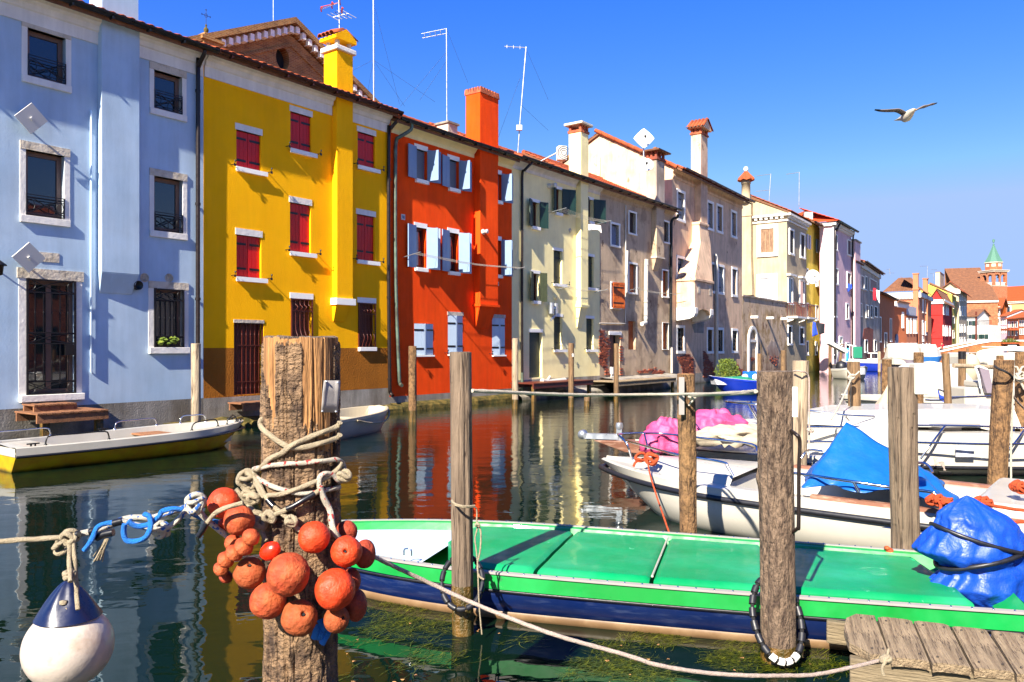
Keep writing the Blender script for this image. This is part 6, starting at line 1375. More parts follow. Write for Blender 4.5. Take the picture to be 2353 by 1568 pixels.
for pts,lb in(([at('C4',1600,1195,6.2),at('C4',1750,1230,6.0),at('C4',1960,1260,5.9)],'orange rope running right along the white motorboat stern gunwale'),([at('C4',1290,1190,6.5),at('C4',1300,1250,6.4),at('C4',1300,1300,6.4)],'orange rope dropping over the side by the grooved post'),([at('C4',1820,1365,5.8),at('C4',1900,1350,5.8),at('C4',1990,1345,5.8)],'orange rope leaving the picture right of the blue engine bag')):
    rope(pts,.013,'rope_orange',lb,seg=8,smooth=5)
for pts,lb in((((1230,1175,6.55),(1290,1180,6.5),(1350,1195,6.45)),'frayed orange knots just right of the grooved post'),(((1590,1195,6.2),(1650,1200,6.15)),'frayed orange knots above the blue engine bag'),(((1890,1065,6.6),(1930,1080,6.5)),'frayed orange knots at the right edge below the leaning post')):
    mb=MB()
    for k,p in enumerate(pts):knot(mb,at('C4',*p),.045,.012,k,4);mb.tube([at('C4',p[0]-25,p[1],p[2]),at('C4',p[0]+30,p[1]+5,p[2])],.02,8)
    tag(mb.obj('rope_knot','rope_orange'),lb,'knot','orange knots on the motorboat stern')
# second boat with the brown bow sprit and pink covers
wb=Boat('motorboat','white motorboat with a peeling brown bowsprit and anchor roller behind the blue tarpaulin boat',(5.3,10.75),(1.85,11.75),1.6,.46,.5,'gel_cream','gel_white','gel_white','black_rubber',sk=.1,pw=2.,rim=.18,rake=.6,floor=.25,open_=(.05,.5))
mb=MB();L_=wb.L;mb.hexa([(L_-.4,-.2,wb.hb-.18),(L_+.15,-.08,wb.hb-.16),(L_+.15,.08,wb.hb-.16),(L_-.4,.2,wb.hb-.18),(L_-.4,-.22,wb.hb+.02),(L_+.62,-.08,wb.hb+.0),(L_+.62,.08,wb.hb+.0),(L_-.4,.22,wb.hb+.02)]);wb.add(mb,'bowsprit','teak',bevel=.01)
mb=MB();mb.box(L_+.25,L_+.78,-.05,.05,wb.hb+.02,wb.hb+.1);mb.T=Matrix.Translation((L_+.8,0,wb.hb+.08))@Matrix.Rotation(R(90),4,'X');mb.lathe([(.0,-.05),(.07,-.05),(.05,0),(.07,.05),(0,.05)],(0,0,0),14);mb.T=None;mb.box(L_+.2,L_+.28,-.03,.03,wb.hb,wb.hb+.25);mb.lathe([(.05,.18),(.06,.22),(.05,.27)],(L_+.24,0,wb.hb),10);wb.add(mb,'anchor_roller','galv')
def blob(c,sx,sy_,sz,seed,na=44,nr=26,amp=.12,mat='tarp_pink',fold=5,sq=.8):
    mb=MB();rs=[]
    for j in range(nr+1):
        th=math.pi*(.5*j/nr);ring=[]
        for i in range(na):
            ph=2*math.pi*i/na;e=math.sin(th)**sq if th>0 else 0;k=1+amp*nz3(math.cos(ph)*1.6+seed,math.sin(ph)*1.6,th*1.2)+amp*.35*math.sin(fold*ph+3*nz3(th*2,ph,seed))*math.sin(th)**2-amp*1.3*abs(nz3(math.cos(ph)*2.7,math.sin(ph)*2.7+seed,th*2.5))
            ring.append(Vector(c)+Vector((sx*k*e*math.cos(ph),sy_*k*e*math.sin(ph),sz*max(0,math.cos(th))**.8*(1+amp*.8*nz3(math.cos(ph)*2,math.sin(ph)*2+seed,th*3))-(.03*(1+math.sin(fold*2*ph))if j==nr else 0))))
        rs.append(ring)
    mb.rings(rs,0,True,False);return mb
p=at('C3',1180,540,10.9);cloth(blob(p,.46,.4,.38,1,amp=.26,fold=11),'cover','tarp_pink','big crumpled pink tarpaulin bundle right of the slim barked post')
p=at('C3',770,620,10.6);cloth(blob(p,.32,.28,.38,5,amp=.3,fold=9),'cover','tarp_pink','smaller pink tarpaulin bundle left of the slim barked post')
p=at('C3',1340,560,10.4);cloth(blob(p,.7,.35,.2,9,amp=.4,fold=9),'cover','tarp_cream','crumpled cream canvas heap beside the pink bundle')
wb.tubew('rail',[at('C3',1010,410,10.6),at('C3',1080,500,10.4),at('C3',1145,580,10.2)],.01,'chrome',0)
mb=MB();mb.rings([[wb.loc(p_)for p_ in(at('C3',x,y,z),at('C3',x+20,y-yy,z+.25))]for x,y,z,yy in((1010,640,9.9,30),(1200,560,9.9,30),(1500,560,9.6,60),(1800,600,9.3,60))],closed=False,cap=False)
# third, big white boat side on, with long rails
wc=Boat('motorboat','big white cabin boat lying side on with long double chrome rails and a grey hatch',(9.6,12.6),(3.35,12.75),2.3,.62,.72,'gel_white','gel_white','gel_white','black_rubber',sk=.5,pw=2.2,rim=.35,rake=.7,floor=.5,open_=(.05,.35),flare=.9,rail_r=.03)
mb=MB();mb.rings([[(wc.L*t,-.8*k,.7),(wc.L*t,-.62*k,.7+.26*k),(wc.L*t,.62*k,.7+.26*k),(wc.L*t,.8*k,.7)]for t,k in((.3,1),(.5,1),(.68,.9),(.8,.5),(.86,.15))],0,False,True,False);wc.add(mb,'cabin','gel_white',bevel=.03)
def rail3(pts,nm='rail',r=.016,b=wc):return b.tubew(nm,[at(k,x,y,z)for k,x,y,z in pts],r,'chrome',3)
rail3([('C3',1260,222,12.7),('C3',1310,218,12.9),('C3',1520,225,13.2),('C3',1665,240,13.2)]);rail3([('C3',1262,222,12.6),('C3',1400,238,12.2),('C3',1550,250,12.0),('C4',250,475,11.9),('C4',560,512,11.7),('C4',780,522,11.7)])
rail3([('C4',100,603,11.6),('C4',560,605,11.6),('C4',1100,592,11.6),('C4',1700,602,11.5),('C4',2050,618,11.5)]);rail3([('C4',100,715,11.3),('C4',500,722,11.3),('C4',1100,726,11.3),('C4',1700,740,11.2),('C4',2050,735,11.2)])
rail3([('C4',1140,855,11.35),('C4',1240,715,11.35),('C4',1330,600,11.5)]);rail3([('C4',1720,900,11.35),('C4',1870,740,11.35),('C4',1960,620,11.5)]);rail3([('C3',1520,370,12.2),('C3',1440,225,12.2)]);rail3([('C3',1560,390,12.3),('C3',1470,225,12.8)])
rail3([('C4',580,560,11.75),('C4',540,505,11.75)])
mb=MB();a,b=[wc.loc(at('C4',x,y,11.42))for x,y in((1412,745),(1553,838))];mb.box(a.x,b.x,a.y-.0,a.y+.02,min(a.z,b.z),max(a.z,b.z));wc.add(mb,'side_hatch','shutter_pale')
mb=MB();a=wc.loc(at('C4',1360,585,12.0));mb.T=Matrix.Translation(a)@Matrix.Rotation(.3,4,'Z');mb.box(-.35,.35,-.25,.25,-.02,.03);mb.box(-.1,.25,-.15,.15,-.22,-.02);mb.T=None;wc.add(mb,'folding_seat','plate',bevel=.01)
mb=MB();a=at('C4',1275,860,11.35);
for k in range(5):mb.tube([wc.loc(at('C4',1240+8*k,845,11.35)),wc.loc(at('C4',1270-6*k,880+8*k,11.3)),wc.loc(at('C4',1320-10*k,880,11.3)),wc.loc(at('C4',1325+3*k,945,11.3))],.008,6,smooth=4)
wc.add(mb,'coiled_line','rope_mauve');mb=MB()
a=wc.loc(at('C4',1330,955,11.32));mb.box(a.x-.08,a.x+.08,a.y-.04,a.y+.04,a.z-.03,a.z);mb.tube([a+Vector((-.1,0,.05)),a+Vector((.1,0,.05))],.014,6);wc.add(mb,'cleat','iron')
bs=[at('C4',x,y,z)for x,y,z in((675,590,13.6),(800,605,13.3),(1000,600,13.2),(1130,590,13.4),(1190,540,13.8),(1180,480,14.6),(1000,470,15.0),(760,480,14.9),(680,540,14.3))]
cloth(drape(bs,at('C4',812,205,14.2),folds=8,amp=.06,prof=.75,ridge=at('C4',1100,400,14.0),seed=11),'tarpaulin','tarp_cream','tall pointed cream tarpaulin over a boat behind the thick grey post','tarpaulin')
bs=[at('C4',x,y,z)for x,y,z in((590,625,11.6),(760,720,11.2),(925,770,11.0),(1000,700,11.3),(960,600,12.),(800,560,12.2),(640,580,12.))]
cloth(drape(bs,at('C4',870,495,11.7),folds=6,amp=.06,prof=.9,seed=14),'tarpaulin','tarp_white','soiled white tarpaulin peak between the blue tarpaulin and the thick grey post','tarpaulin')
# green corrugated cover boat
wd_=Boat('boat','dark boat with a ribbed green sheet cover behind the big white cabin boat',(9.4,15.4),(6.85,15.3),1.6,.4,.45,'shutter_dark','plate','gel_cream',None,sk=.08,pw=2.,floor=.3,rake=.3)
mb=MB();mb.grid(lambda u,v:(-1.5+u*4.2,-.75+v*1.5,.5+.025*math.sin(u*130)+.12*math.sin(math.pi*v)),260,10);wd_.add(mb,'ribbed_cover','tarp_green')
mb=MB();mb.T=Matrix.Translation(wd_.loc(at('C4',1270,500,14.8)))@Matrix.Rotation(.6,4,'Z')@Matrix.Rotation(.5,4,'X');mb.box(-.42,.42,-.28,.28,0,.03);mb.T=None;wd_.add(mb,'metal_hatch','plate',bevel=.01)
# boats further along the right bank
def open_boat(label,c,L_,ang,beam=1.7,hull='gel_white',h=.5,**k):
    a=R(ang);d=Vector((math.cos(a),math.sin(a)));c=Vector(c[:2]);return Boat('motorboat',label,c-d*L_/2,c+d*L_/2,beam,h,h*1.15,hull,None,'gel_white','black_rubber',floor=.3,rake=.5,**k)
we_=open_boat('white open boat with a steering console and grey folded bimini behind the ribbed green cover',at('E1',1250,1110,18.2),5.4,178)
mb=MB();p_=we_.loc(at('E1',1450,1060,18.0));mb.box(p_.x-.4,p_.x+.4,-.35,.35,.3,1.0);mb.box(p_.x-.3,p_.x+.1,-.3,.3,1.0,1.15);we_.add(mb,'console','gel_white',bevel=.04)
mb=MB();cs=[we_.loc(at('E1',x,y,17.8))for x,y in((1520,945),(1615,945),(1545,625),(1415,600))];mb.add(cs+[c+Vector((0,.12,0))for c in cs],[(0,1,2,3),(7,6,5,4),(0,4,5,1),(1,5,6,2),(2,6,7,3),(3,7,4,0)]);we_.add(mb,'windscreen','screen_grey')
for pts in([(1400,600),(1440,700),(1470,880)],[(1390,600),(1450,580),(1560,620)]):we_.tubew('screen_frame',[at('E1',x,y,17.7)for x,y in pts],.025,'white_paint',2)
we_.tubew('rail',[at('E1',x,y,17.4)for x,y in((880,900),(960,930),(1060,1010),(1650,990))],.02,'chrome',2);we_.tubew('rail',[at('E1',x,y,17.4)for x,y in((700,1045),(900,1050),(1300,1000),(1640,1000))],.02,'chrome',2)
wf_=open_boat('white boat under a domed white cover left of the leaning grey post',at('E1',800,990,22.),5.,176,beam=1.8)
cloth(blob(at('E1',760,1000,22.),1.35,.8,.95,21,amp=.08,fold=4),'cover','tarp_white','rounded white cover on the boat beside the barked post','cover')
cloth(blob(at('E1',1120,990,24.),1.9,.9,.8,25,amp=.1,fold=4),'cover','tarp_white','low white cover stretched between the leaning post and the black topped post','cover')
wg_=open_boat('white cabin boat with a rounded coach roof right of the orange and white post',at('E1',1620,900,26.),6.,180,beam=2.2,h=.7)
mb=MB();mb.box(wg_.L*.2,wg_.L*.7,-.8,.8,.7,1.75);wg_.add(mb,'cabin','gel_white',bevel=.15)
mb=MB();mb.tube([wg_.loc(at('E1',x,y,25.))for x,y in((1345,530),(1400,505),(1480,485),(1540,500))],.16,10,smooth=3);wg_.add(mb,'rolled_awning','tarp_white')
mb=MB();mb.tube([at('E1',1095,568,19.),at('E1',1400,578,19.2),at('E1',1680,590,19.4)],.055,10);tag(mb.obj('pole','pale_post'),'pale horizontal wooden pole crossing behind the black topped post','pole')
mb=MB();mb.tube([at('E1',880,905,20.),at('E1',960,930,20.),at('E1',970,1000,20.),at('E1',905,1030,20.)],.02,6,closed=True);mb.add([at('E1',880,960,20.),at('E1',960,1000,20.),at('E1',975,1080,20.),at('E1',910,1060,20.)],[(0,1,2,3)]);o=mb.obj('boat_chair','cloth_blue');tag(o,'folding boat chair with chrome frame left of the leaning post','chair')

# blue workboat in mid canal
bb=Boat('boat','royal blue flat boat with a bright blue board moored by the beige house',(11.9,33.),(8.1,32.2),1.7,.5,.75,'boat_blue','boat_blue','shutter_pale',None,sk=.08,sw=.9,pw=2.6,rake=.9,floor=.4,bluff=.2)
mb=MB();a,b=bb.loc(at('B4',1618,1268,32.8)),bb.loc(at('B4',1760,1172,32.8));mb.box(a.x,b.x,a.y,a.y+.06,a.z,b.z);o=bb.add(mb,'board','panel_blue')
mb=MB()
for f_ in(.14,.9):mb.T=Matrix.Translation((a.x+(b.x-a.x)*f_,a.y+.063,b.z-.25))@Matrix.Rotation(R(90),4,'X');mb.lathe([(.0,0),(.14,0),(.14,.075),(0,.075)],(0,0,0),12)
mb.T=None;bb.add(mb,'board_spot','trim_white',parent=o)
mb=blob(bb.loc(at('B4',1560,1272,32.6)),.9,.3,.2,4,amp=.3);bb.add(mb,'net_heap','tarp_green')
bb.tubew('line',[at('B4',1540,1260,32.2),at('B4',1620,1290,32.),at('B4',1690,1352,31.8)],.03,'tarp_green')
# covered boats before the bridge
for k,(x0,x1,z_,hl,lb)in enumerate(((225,545,62.,'screen_grey','grey hulled boat under a boxy white cover left of the brick bridge'),(560,925,80.,'boat_far_blue','blue hulled boat under a boxy white cover at the foot of the brick bridge'))):
    a,b=at('E1',x0 if k==0 else x1,600,z_),at('E1',x1 if k==0 else x0,600,z_);bt=Boat('boat',lb,(b.x,z_+1)if k==0 else(b.x,z_),(a.x,z_),2.6,1.0,1.15,hl,'gel_white' if k==0 else None,'gel_white',None,sk=.1,rake=1.,floor=.6,pw=2.4)
    mb=MB();L_=bt.L;mb.rings([[(L_*.02,-1.2,1.05),(L_*.02,1.2,1.05),(L_*.02,1.0,1.9),(L_*.02,-1.,1.9)],[(L_*.15,-1.25,1.05),(L_*.15,1.25,1.05),(L_*.1,.95,2.3),(L_*.1,-.95,2.3)],[(L_*.6,-1.25,1.05),(L_*.6,1.25,1.05),(L_*.6,.9,2.25),(L_*.6,-.9,2.25)],[(L_*.93,-.4,1.1),(L_*.93,.4,1.1),(L_*.8,.3,1.8),(L_*.8,-.3,1.8)]],sm=False);bt.add(mb,'cover','tarp_white')
bt=Boat('boat','small white boat with a navy blue hull moored before the lilac house',(14.0+17.2,63.),(26.2,66.),2.,.9,1.1,'boat_blue','gel_white','gel_white',None,sk=.25,rake=.8,floor=.5)
bt=Boat('boat','little skiff with a black outboard motor tilted up beside the quay',tuple(at('C4',510,190,49.).xy),tuple(at('C4',705,150,47.).xy),1.6,.6,.8,'gel_white',None,'shutter_pale',None,rake=.7,floor=.3)
mb=MB();c=bt.loc(at('C4',520,135,49.));mb.lathe([(.0,-.35),(.3,-.3),(.36,0),(.28,.3),(.0,.4)],c,12);mb.tube([c,c+Vector((-.25,0,-.7)),c+Vector((-.2,0,-1.5))],.16,8);bt.add(mb,'outboard_motor','black_rubber')
for k,(x,z_,hl,lb)in enumerate(((1600,118.,'gel_white','white boat seen under the bridge arch, left one'),(1925,116.,'boat_blue','blue cabin boat seen under the bridge arch at the right'))):
    a=at('E1',x-75,450,z_);b=at('E1',x+75,450,z_);bt=Boat('boat',lb,b.xy,a.xy,2.4,.9,1.2,hl,None,'gel_white',None,rake=1.,floor=.5);mb=MB();mb.box(bt.L*.3,bt.L*.7,-.8,.8,.8,1.9);bt.add(mb,'cabin','gel_white',bevel=.1)

# ================================================================ POSTS
def post(k,x,ytop,z,wpx,mat,label,name='mooring_post',ybot=None,xb=None,top='flat',seg=40,nz_=60,bumpy=.03,cracks=4,seed=1,h_extra=0,wet=.16,wb=None,group='wooden mooring posts',tilt_y=0.,knots=0,topmat=None):
    X,Y=q(k,x,ytop);sc=ZO[k][2];r=wpx*sc/2*z/F;zt=CH-(Y-HY)*z/F;cx=(X-CX)*z/F
    lean=0.
    if xb is not None:Xb,Yb=q(k,xb,ybot);lean=((Xb-CX)*z/F-cx)/(zt-(CH-(Yb-HY)*z/F))
    rnd=random.Random(seed);cr=[(rnd.uniform(3,6.4),rnd.uniform(.035,.06),rnd.uniform(.3,1),rnd.uniform(0,.6))for _ in range(cracks)]
    kn=[(rnd.uniform(2.8,6.2),rnd.uniform(.2,zt-.1),rnd.uniform(.12,.25))for _ in range(knots)]
    rw=r*(wb or 1.0);bot=-.6;mb=MB();rs=[]
    for j in range(nz_+1):
        f_=j/nz_;zz=bot+(zt-bot)*f_;R_=rw+(r-rw)*f_;ring=[]
        for i in range(seg):
            a=2*math.pi*i/seg;d=1+bumpy*1.6*nz3(math.cos(a)*1.2+seed,math.sin(a)*1.2,zz*1.1)+bumpy*nz3(math.cos(a)*4+seed,math.sin(a)*4,zz*3.)
            for ca,cw,cl,c0 in cr:
                da=abs((a-ca+math.pi)%(2*math.pi)-math.pi)
                if da<cw*3 and c0<f_<c0+cl:d-=.1*(1-da/(cw*3))
            for ka,kz,ks in kn:
                da=((a-ka+math.pi)%(2*math.pi)-math.pi)*r;dd=(da*da+(zz-kz)**2)/(ks*.25)**2
                if dd<4:d+=.14*math.exp(-dd)
            tz_=zz+(bumpy*.6*r*nz3(math.cos(a)*3,math.sin(a)*3,seed)if j==nz_ else 0)
            ring.append((cx+lean*(zt-zz)+R_*d*math.cos(a),z+R_*d*math.sin(a),tz_))
        rs.append(ring)
    mi=[1 if(bot+(zt-bot)*(j+.5)/nz_)<wet else(2 if topmat and(zt-(bot+(zt-bot)*(j+.5)/nz_))<topmat[1]else 0)for j in range(nz_)]
    for j in range(nz_):mb.rings([rs[j],rs[j+1]],mi[j],True,False)
    c=Vector((cx,z,zt));mid=[c.lerp(Vector(p),.8)+Vector((0,0,.004))for p in rs[-1]];mb.rings([rs[-1],mid,[c.lerp(Vector(p),.3)-Vector((0,0,.006))for p in rs[-1]]],3,True,True,False)
    mb.v=[(x_-cx,y_-z,z_)for x_,y_,z_ in mb.v]
    topw={'bark':'driftwood','bark_grey':'driftwood','bark_brown':'bare_wood'}.get(mat,mat)
    o=mb.obj(name,[mat,'wet_wood',topmat[0]if topmat else mat,topw],loc=(cx,z,0));tag(o,label,'post',group);return o
post('P',1058,810,5.22,50,'driftwood','smooth grey post between the canal and the green boat, with a knot near mid height',xb=1064,ybot=1455,seed=3,knots=1,cracks=6,seg=64,nz_=120,wet=.32,bumpy=.02)
post('P',1577,860,6.95,40,'bark_brown','slim barked post with a metal strip, left of the big pink cover',xb=1582,ybot=1230,seed=5,seg=56,nz_=110,bumpy=.06,cracks=3,knots=4)
post('P',1780,854,4.76,80,'bark_grey','thick rough barked post before the green boat with a hose ring at its foot',xb=1788,ybot=1500,seed=8,seg=72,nz_=140,bumpy=.04,cracks=6,wb=.93,wet=.1,knots=1)
post('C4',200,87,9.9,122,'pale_post','pale smooth post just right of the thick barked post',xb=185,ybot=850,seed=11)
post('C4',614,95,13.,95,'driftwood_tan','tan post with rope tied round it above the blue tarpaulin',seed=12,xb=625,ybot=575)
post('P',2073,845,6.1,62,'driftwood','thick grooved grey post standing before the white motorboat stern',xb=2081,ybot=1284,seed=14,seg=72,nz_=130,bumpy=.06,cracks=9,wb=.9)
post('C4',1125,20,18.,72,'bark_brown','pale barked post with a rusty fitting behind the thick grooved post',seed=15)
post('E1',980,398,17.,98,'driftwood_tan','grey post leaning slightly, left of the black topped post',xb=1020,ybot=1165,seed=16)
post('E1',1212,368,20.,98,'driftwood_tan','post with a black painted top',seed=17,topmat=('black_paint',1.2*100*.16486*20/F))
post('E1',1362,395,22.,88,'bark_brown','rough post with a white float hanging on it',seed=18)
post('E1',1795,492,9.3,245,'bark_brown','thick barked post leaning left near the right edge, with a bare oval scar',xb=1735,ybot=1600,seed=19,seg=60,nz_=110,bumpy=.05)
post('E1',2035,385,12.,150,'bark_brown','barked post at the right edge with white ropes knotted on it',seed=20,seg=40)
post('E1',1740,430,13.,90,'bark_brown','slim post top showing behind the leaning barked post',seed=21)
post('E1',160,480,17.,130,'bark_brown','stubby mossy post left of the thick grooved post',seed=22)
post('E1',1290,325,60.,32,'driftwood_tan','far slim post standing before the brick bridge',seed=23,seg=14,nz_=14)
post('P',450,790,17.3,21,'pale_post','pale post by the corner where the blue and yellow houses meet',seed=24,seg=28,knots=2)
post('P',948,796,20.2,18,'bark_brown','ragged barked post before the orange house',seed=25,seg=28,bumpy=.09,wet=.3)
post('P',1184,778,24.6,14,'pale_post','pale pointed post between the orange and cream houses',seed=26,seg=24,bumpy=.06,wet=.3)
post('P',1312.5,789,25.4,13,'driftwood_tan','reddish post carrying a small number sign before the cream house',seed=27,seg=24,wet=.3)
post('P',1416,790,27.4,11,'driftwood_tan','straight tan post before the door of the grey house',seed=28,seg=24,wet=.3)
post('P',1349,913,25.6,13,'driftwood_tan','short sawn off stub by the dark landing stage',seed=29,seg=20,wet=.18)
post('P',1745,813,40.,10,'driftwood_tan','slim far post just left of the thick barked post',seed=30,seg=14,nz_=20)
post('C1',318,1310,46.,34,'driftwood_tan','tan post at the foot of the corner house',seed=31,seg=14,nz_=20)
post('C1',645,1250,52.,22,'driftwood_tan','slim post at the corner of the pink house',seed=32,seg=14,nz_=20)
post('C1',730,1265,54.,20,'driftwood_tan','slim post leaning beside the pink house landing',xb=712,ybot=1400,seed=33,seg=14,nz_=20)
post('C1',870,1293,78.,22,'driftwood_tan','far post before the lilac house',seed=34,seg=14,nz_=20)
post('C1',988,1318,56.,20,'pale_post','pale far post with a yellow line before the grey stained house',seed=35,seg=14,nz_=20)
for i,(x,y,z_,w_)in enumerate(((150,320,70,34),(205,305,74,40),(325,320,80,28),(525,300,85,30))):post('E1',x,y,z_,w_,'driftwood_tan',['leftmost far post of the four before the coral houses','second far post of the four before the coral houses','third far post of the four before the coral houses','rightmost far post of the four before the coral houses'][i],seed=40+i,seg=12,nz_=14)

# the big foreground post, bark and bare wood
PZ,PR=2.9,.141;PX=(692-CX)*PZ/F;PT=1.938
def big_post():
    seg,n_=300,520;mb=MB();bot=-.3;rnd=random.Random(4);vs=[];mi=[]
    cr=[(rnd.uniform(3.2,6.2),rnd.uniform(.015,.03),rnd.uniform(.5,1.9),rnd.uniform(.1,.8),rnd.uniform(0,9))for _ in range(34)]
    cr+=[(4.55,.03,1.2,1.9,1.),(5.35,.035,1.55,.7,2.),(5.6,.03,1.7,.6,5.),(4.0,.03,1.5,.5,7.),(4.62,.028,.9,.8,3.)]
    def edge(a):  # lower border of the bare wood at the top
        x=math.cos(a);s_=math.sin(a)
        if s_>.2:return PT-.02
        d=.02+.03*abs(nz3(x*9,0,1))
        if-.9<x<-.66:d+=.1+.25*(x+.9)
        if-.66<=x<-.42:d+=.2+.05*nz3(x*20,1,1)+(.1*(1-abs(x+.5)/.14)if abs(x+.5)<.14 else 0)
        if .28<x<.95:d+=.27+.12*nz3(x*9,2,1)+.15*x*x
        return PT-d+.012*nz3(x*40,s_*40,2)
    for j in range(n_+1):
        z=bot+(PT-bot)*j/n_
        for i in range(seg):
            a=2*math.pi*i/seg;ca,sa=math.cos(a),math.sin(a)
            R_=PR*(1+.03*nz3(ca*1.3,sa*1.3,z*1.5))*(1.0-.05*(z<1.2)*min(1,(1.2-z)/.4))
            bare=z>edge(a)+.01*nz3(ca*30,sa*30,z*40)
            if bare:R_-=.007;R_+=.0012*nz3(ca*40,sa*40,z*2)
            else:
                pl_=noise.voronoi(Vector((ca*3.4,sa*3.4,z*5.5)))[0];g=min(1,(pl_[1]-pl_[0])*4)
                R_+=.0045*nz3(ca*9,sa*9,z*14)+.0022*nz3(ca*30,sa*30,z*90)+.0012*nz3(ca*16,sa*16,z*200)-.004*(1-g)
            for c0,cw,zc,zl,sd in cr:
                aa=c0+.05*nz3(z*3,sd,0);da=abs((a-aa+math.pi)%(2*math.pi)-math.pi);dz=abs(z-zc)/(zl*.5)
                if da<cw and dz<1:R_-=(.013 if not bare else .01)*(1-da/cw)**.7*(1-dz**4)
            zz=z
            if j==n_:zz+=.006*nz3(ca*8,sa*8,5)-(.012 if-.3<ca<.2 and sa<0 else 0)
            vs.append((R_*ca,R_*sa,zz));mi.append(bare)
    fs=[];ms=[]
    for j in range(n_):
        for i in range(seg):
            k=(i+1)%seg;fs.append((j*seg+i,j*seg+k,(j+1)*seg+k,(j+1)*seg+i));ms.append(1 if mi[j*seg+i]else 0)
    mb.v=vs;mb.f=fs;mb.m=ms;mb.sm=[True]*len(fs)
    top=vs[n_*seg:];inner=[(x*.9,y*.9,z+.004)for x,y,z in top];mb.rings([top,inner,[(x*.4,y*.4,z-.003)for x,y,z in inner],[(x*.05,y*.05,z-.004)for x,y,z in inner]],2,True,True)
    return mb
o=big_post().obj('mooring_post',['bark','bare_wood','driftwood'],loc=(PX,PZ,0));tag(o,'massive foreground post of split bark wrapped in rope and hung with orange floats','post')
def cyl(k,x,y,off=.012,R_=None):  # a pixel to the front of the big post
    X,Y=q(k,x,y);R_=R_ or PR;zz=PZ-R_-off
    for _ in range(4):
        wx=(X-CX)*zz/F-PX;zz=PZ-math.sqrt(max(0,(R_+off)**2-wx*wx))if abs(wx)<R_+off else PZ
    return Vector(((X-CX)*zz/F,zz,CH-(Y-HY)*zz/F))
# metal plate
mb=MB();rs=[]
for x0,x1,y in((1222,1362,498),(1210,1360,600),(1203,1350,700),(1196,1345,784)):
    rs.append([cyl('D2',x0+(x1-x0)*i/8,y,.006+(.006 if i==0 else 0))for i in range(9)])
mb.rings(rs,0,False,False);o=mb.obj('metal_plate','plate');tag(o,'blank grey metal plate nailed on the massive foreground post','plate');m=o.modifiers.new('t','SOLIDIFY');m.thickness=.003
for x,y in((1242,505),(1345,515),(1208,770),(1330,775)):mb=MB();mb.lathe([(.005,-.002),(.004,.002)],cyl('D2',x,y,.012),8);mb.obj('nail','galv',o)
RG='ropes wound round the massive foreground post'
def prope(k,pts,r,mat,label,off=.008,seg=12,ends=(0,0),smooth=9,tw=None):
    ps=[cyl(k,x,y,off+r*(p[0]if p else 0))for x,y,*p in pts]
    return rope(ps,r,mat,label,group=RG,smooth=smooth,seg=seg,tw=tw)
prope('D2',[(1366,985,1),(1340,1010),(1230,1050),(1080,1090),(930,1102),(860,1070),(760,1005),(690,950),(655,900),(652,862),(672,845,-1)],.0095,'rope','thick pale rope sagging across the post just below the metal plate')
prope('D2',[(1366,875,1),(1340,912),(1230,955),(1050,1025),(930,1085,1),(850,1145),(740,1200),(680,1258),(640,1290),(600,1295)],.0095,'rope','thick pale rope crossing diagonally down left below the metal plate')
prope('D2',[(595,1290),(660,1278),(800,1252),(1000,1240),(1200,1220),(1340,1208),(1395,1250),(1412,1330),(1400,1385)],.0085,'rope_fleck','red flecked white rope, the upper nearly level turn round the post')
prope('D2',[(598,1300),(612,1360),(680,1405),(800,1462),(900,1488),(1040,1510),(1200,1490),(1365,1452)],.0085,'rope_fleck','red flecked white rope drooping as the lower turn round the post')
prope('D2',[(1380,1235),(1340,1300),(1240,1370),(1080,1430),(900,1500),(740,1528),(600,1525),(540,1500),(480,1430),(470,1370),(520,1335),(575,1345),(600,1400),(640,1470),(690,1550)],.0085,'rope','cream rope falling from the right and looping at the left of the post',off=.016)
prope('D2',[(1410,1380),(1360,1400),(1300,1345),(1240,1330),(1190,1360),(1178,1420),(1200,1500),(1240,1568)],.009,'rope_fleck','red flecked white rope bent in a hook at the right of the post',off=.02)
ps=[cyl('D3',x,y,.025)for x,y in((1000,88),(1030,170),(1075,270),(1130,380),(1180,470),(1215,590))]
for p in ps[3:]:p.y-=.06
rope(ps,.011,'rope_fleck','red flecked rope hanging down the post over the right hand floats with a frayed end',group=RG,seg=12)
mb=MB();p=ps[-1]
for i in range(26):
    d=Vector((random.gauss(0,.012),random.gauss(0,.008),-random.uniform(.02,.045)));mb.tube([p,p+d*.5+Vector((random.gauss(0,.004),0,0)),p+d],.0022,4,mi=i%3//2)
tag(mb.obj('frayed_rope_end',['rope_pale','stripe_red']),'frayed white rope end with red strands resting on the right hand float','rope end')
prope('D3',[(365,105),(420,170),(470,240),(520,300),(535,380),(565,440),(595,500)],.0085,'rope','cream rope running down left of the post through the knots to the floats',off=.03)
prope('D3',[(500,10),(540,70),(590,160),(640,225),(700,280),(780,350),(830,405),(862,420)],.0085,'rope','cream rope running down to the float in front of the post',off=.016)
prope('D3',[(545,300),(600,320),(660,300),(760,255),(850,205),(960,145),(1010,100)],.0085,'rope','cream rope with black tape rising to the right across the post',off=.022)
mb=MB();mb.tube([cyl('D3',x,y,.024)for x,y in((750,258),(800,236),(870,195),(960,142))],.0105,10,smooth=4);tag(mb.obj('tape','tape_black'),'black tape wound on the rope crossing the post','tape')
mb=MB();mb.tube([cyl('D3',x,y,.018)for x,y in((606,190),(630,218),(652,240))],.0115,10,smooth=3);tag(mb.obj('tape','tape_black'),'short black tape wrap on the rope left of the post centre','tape')
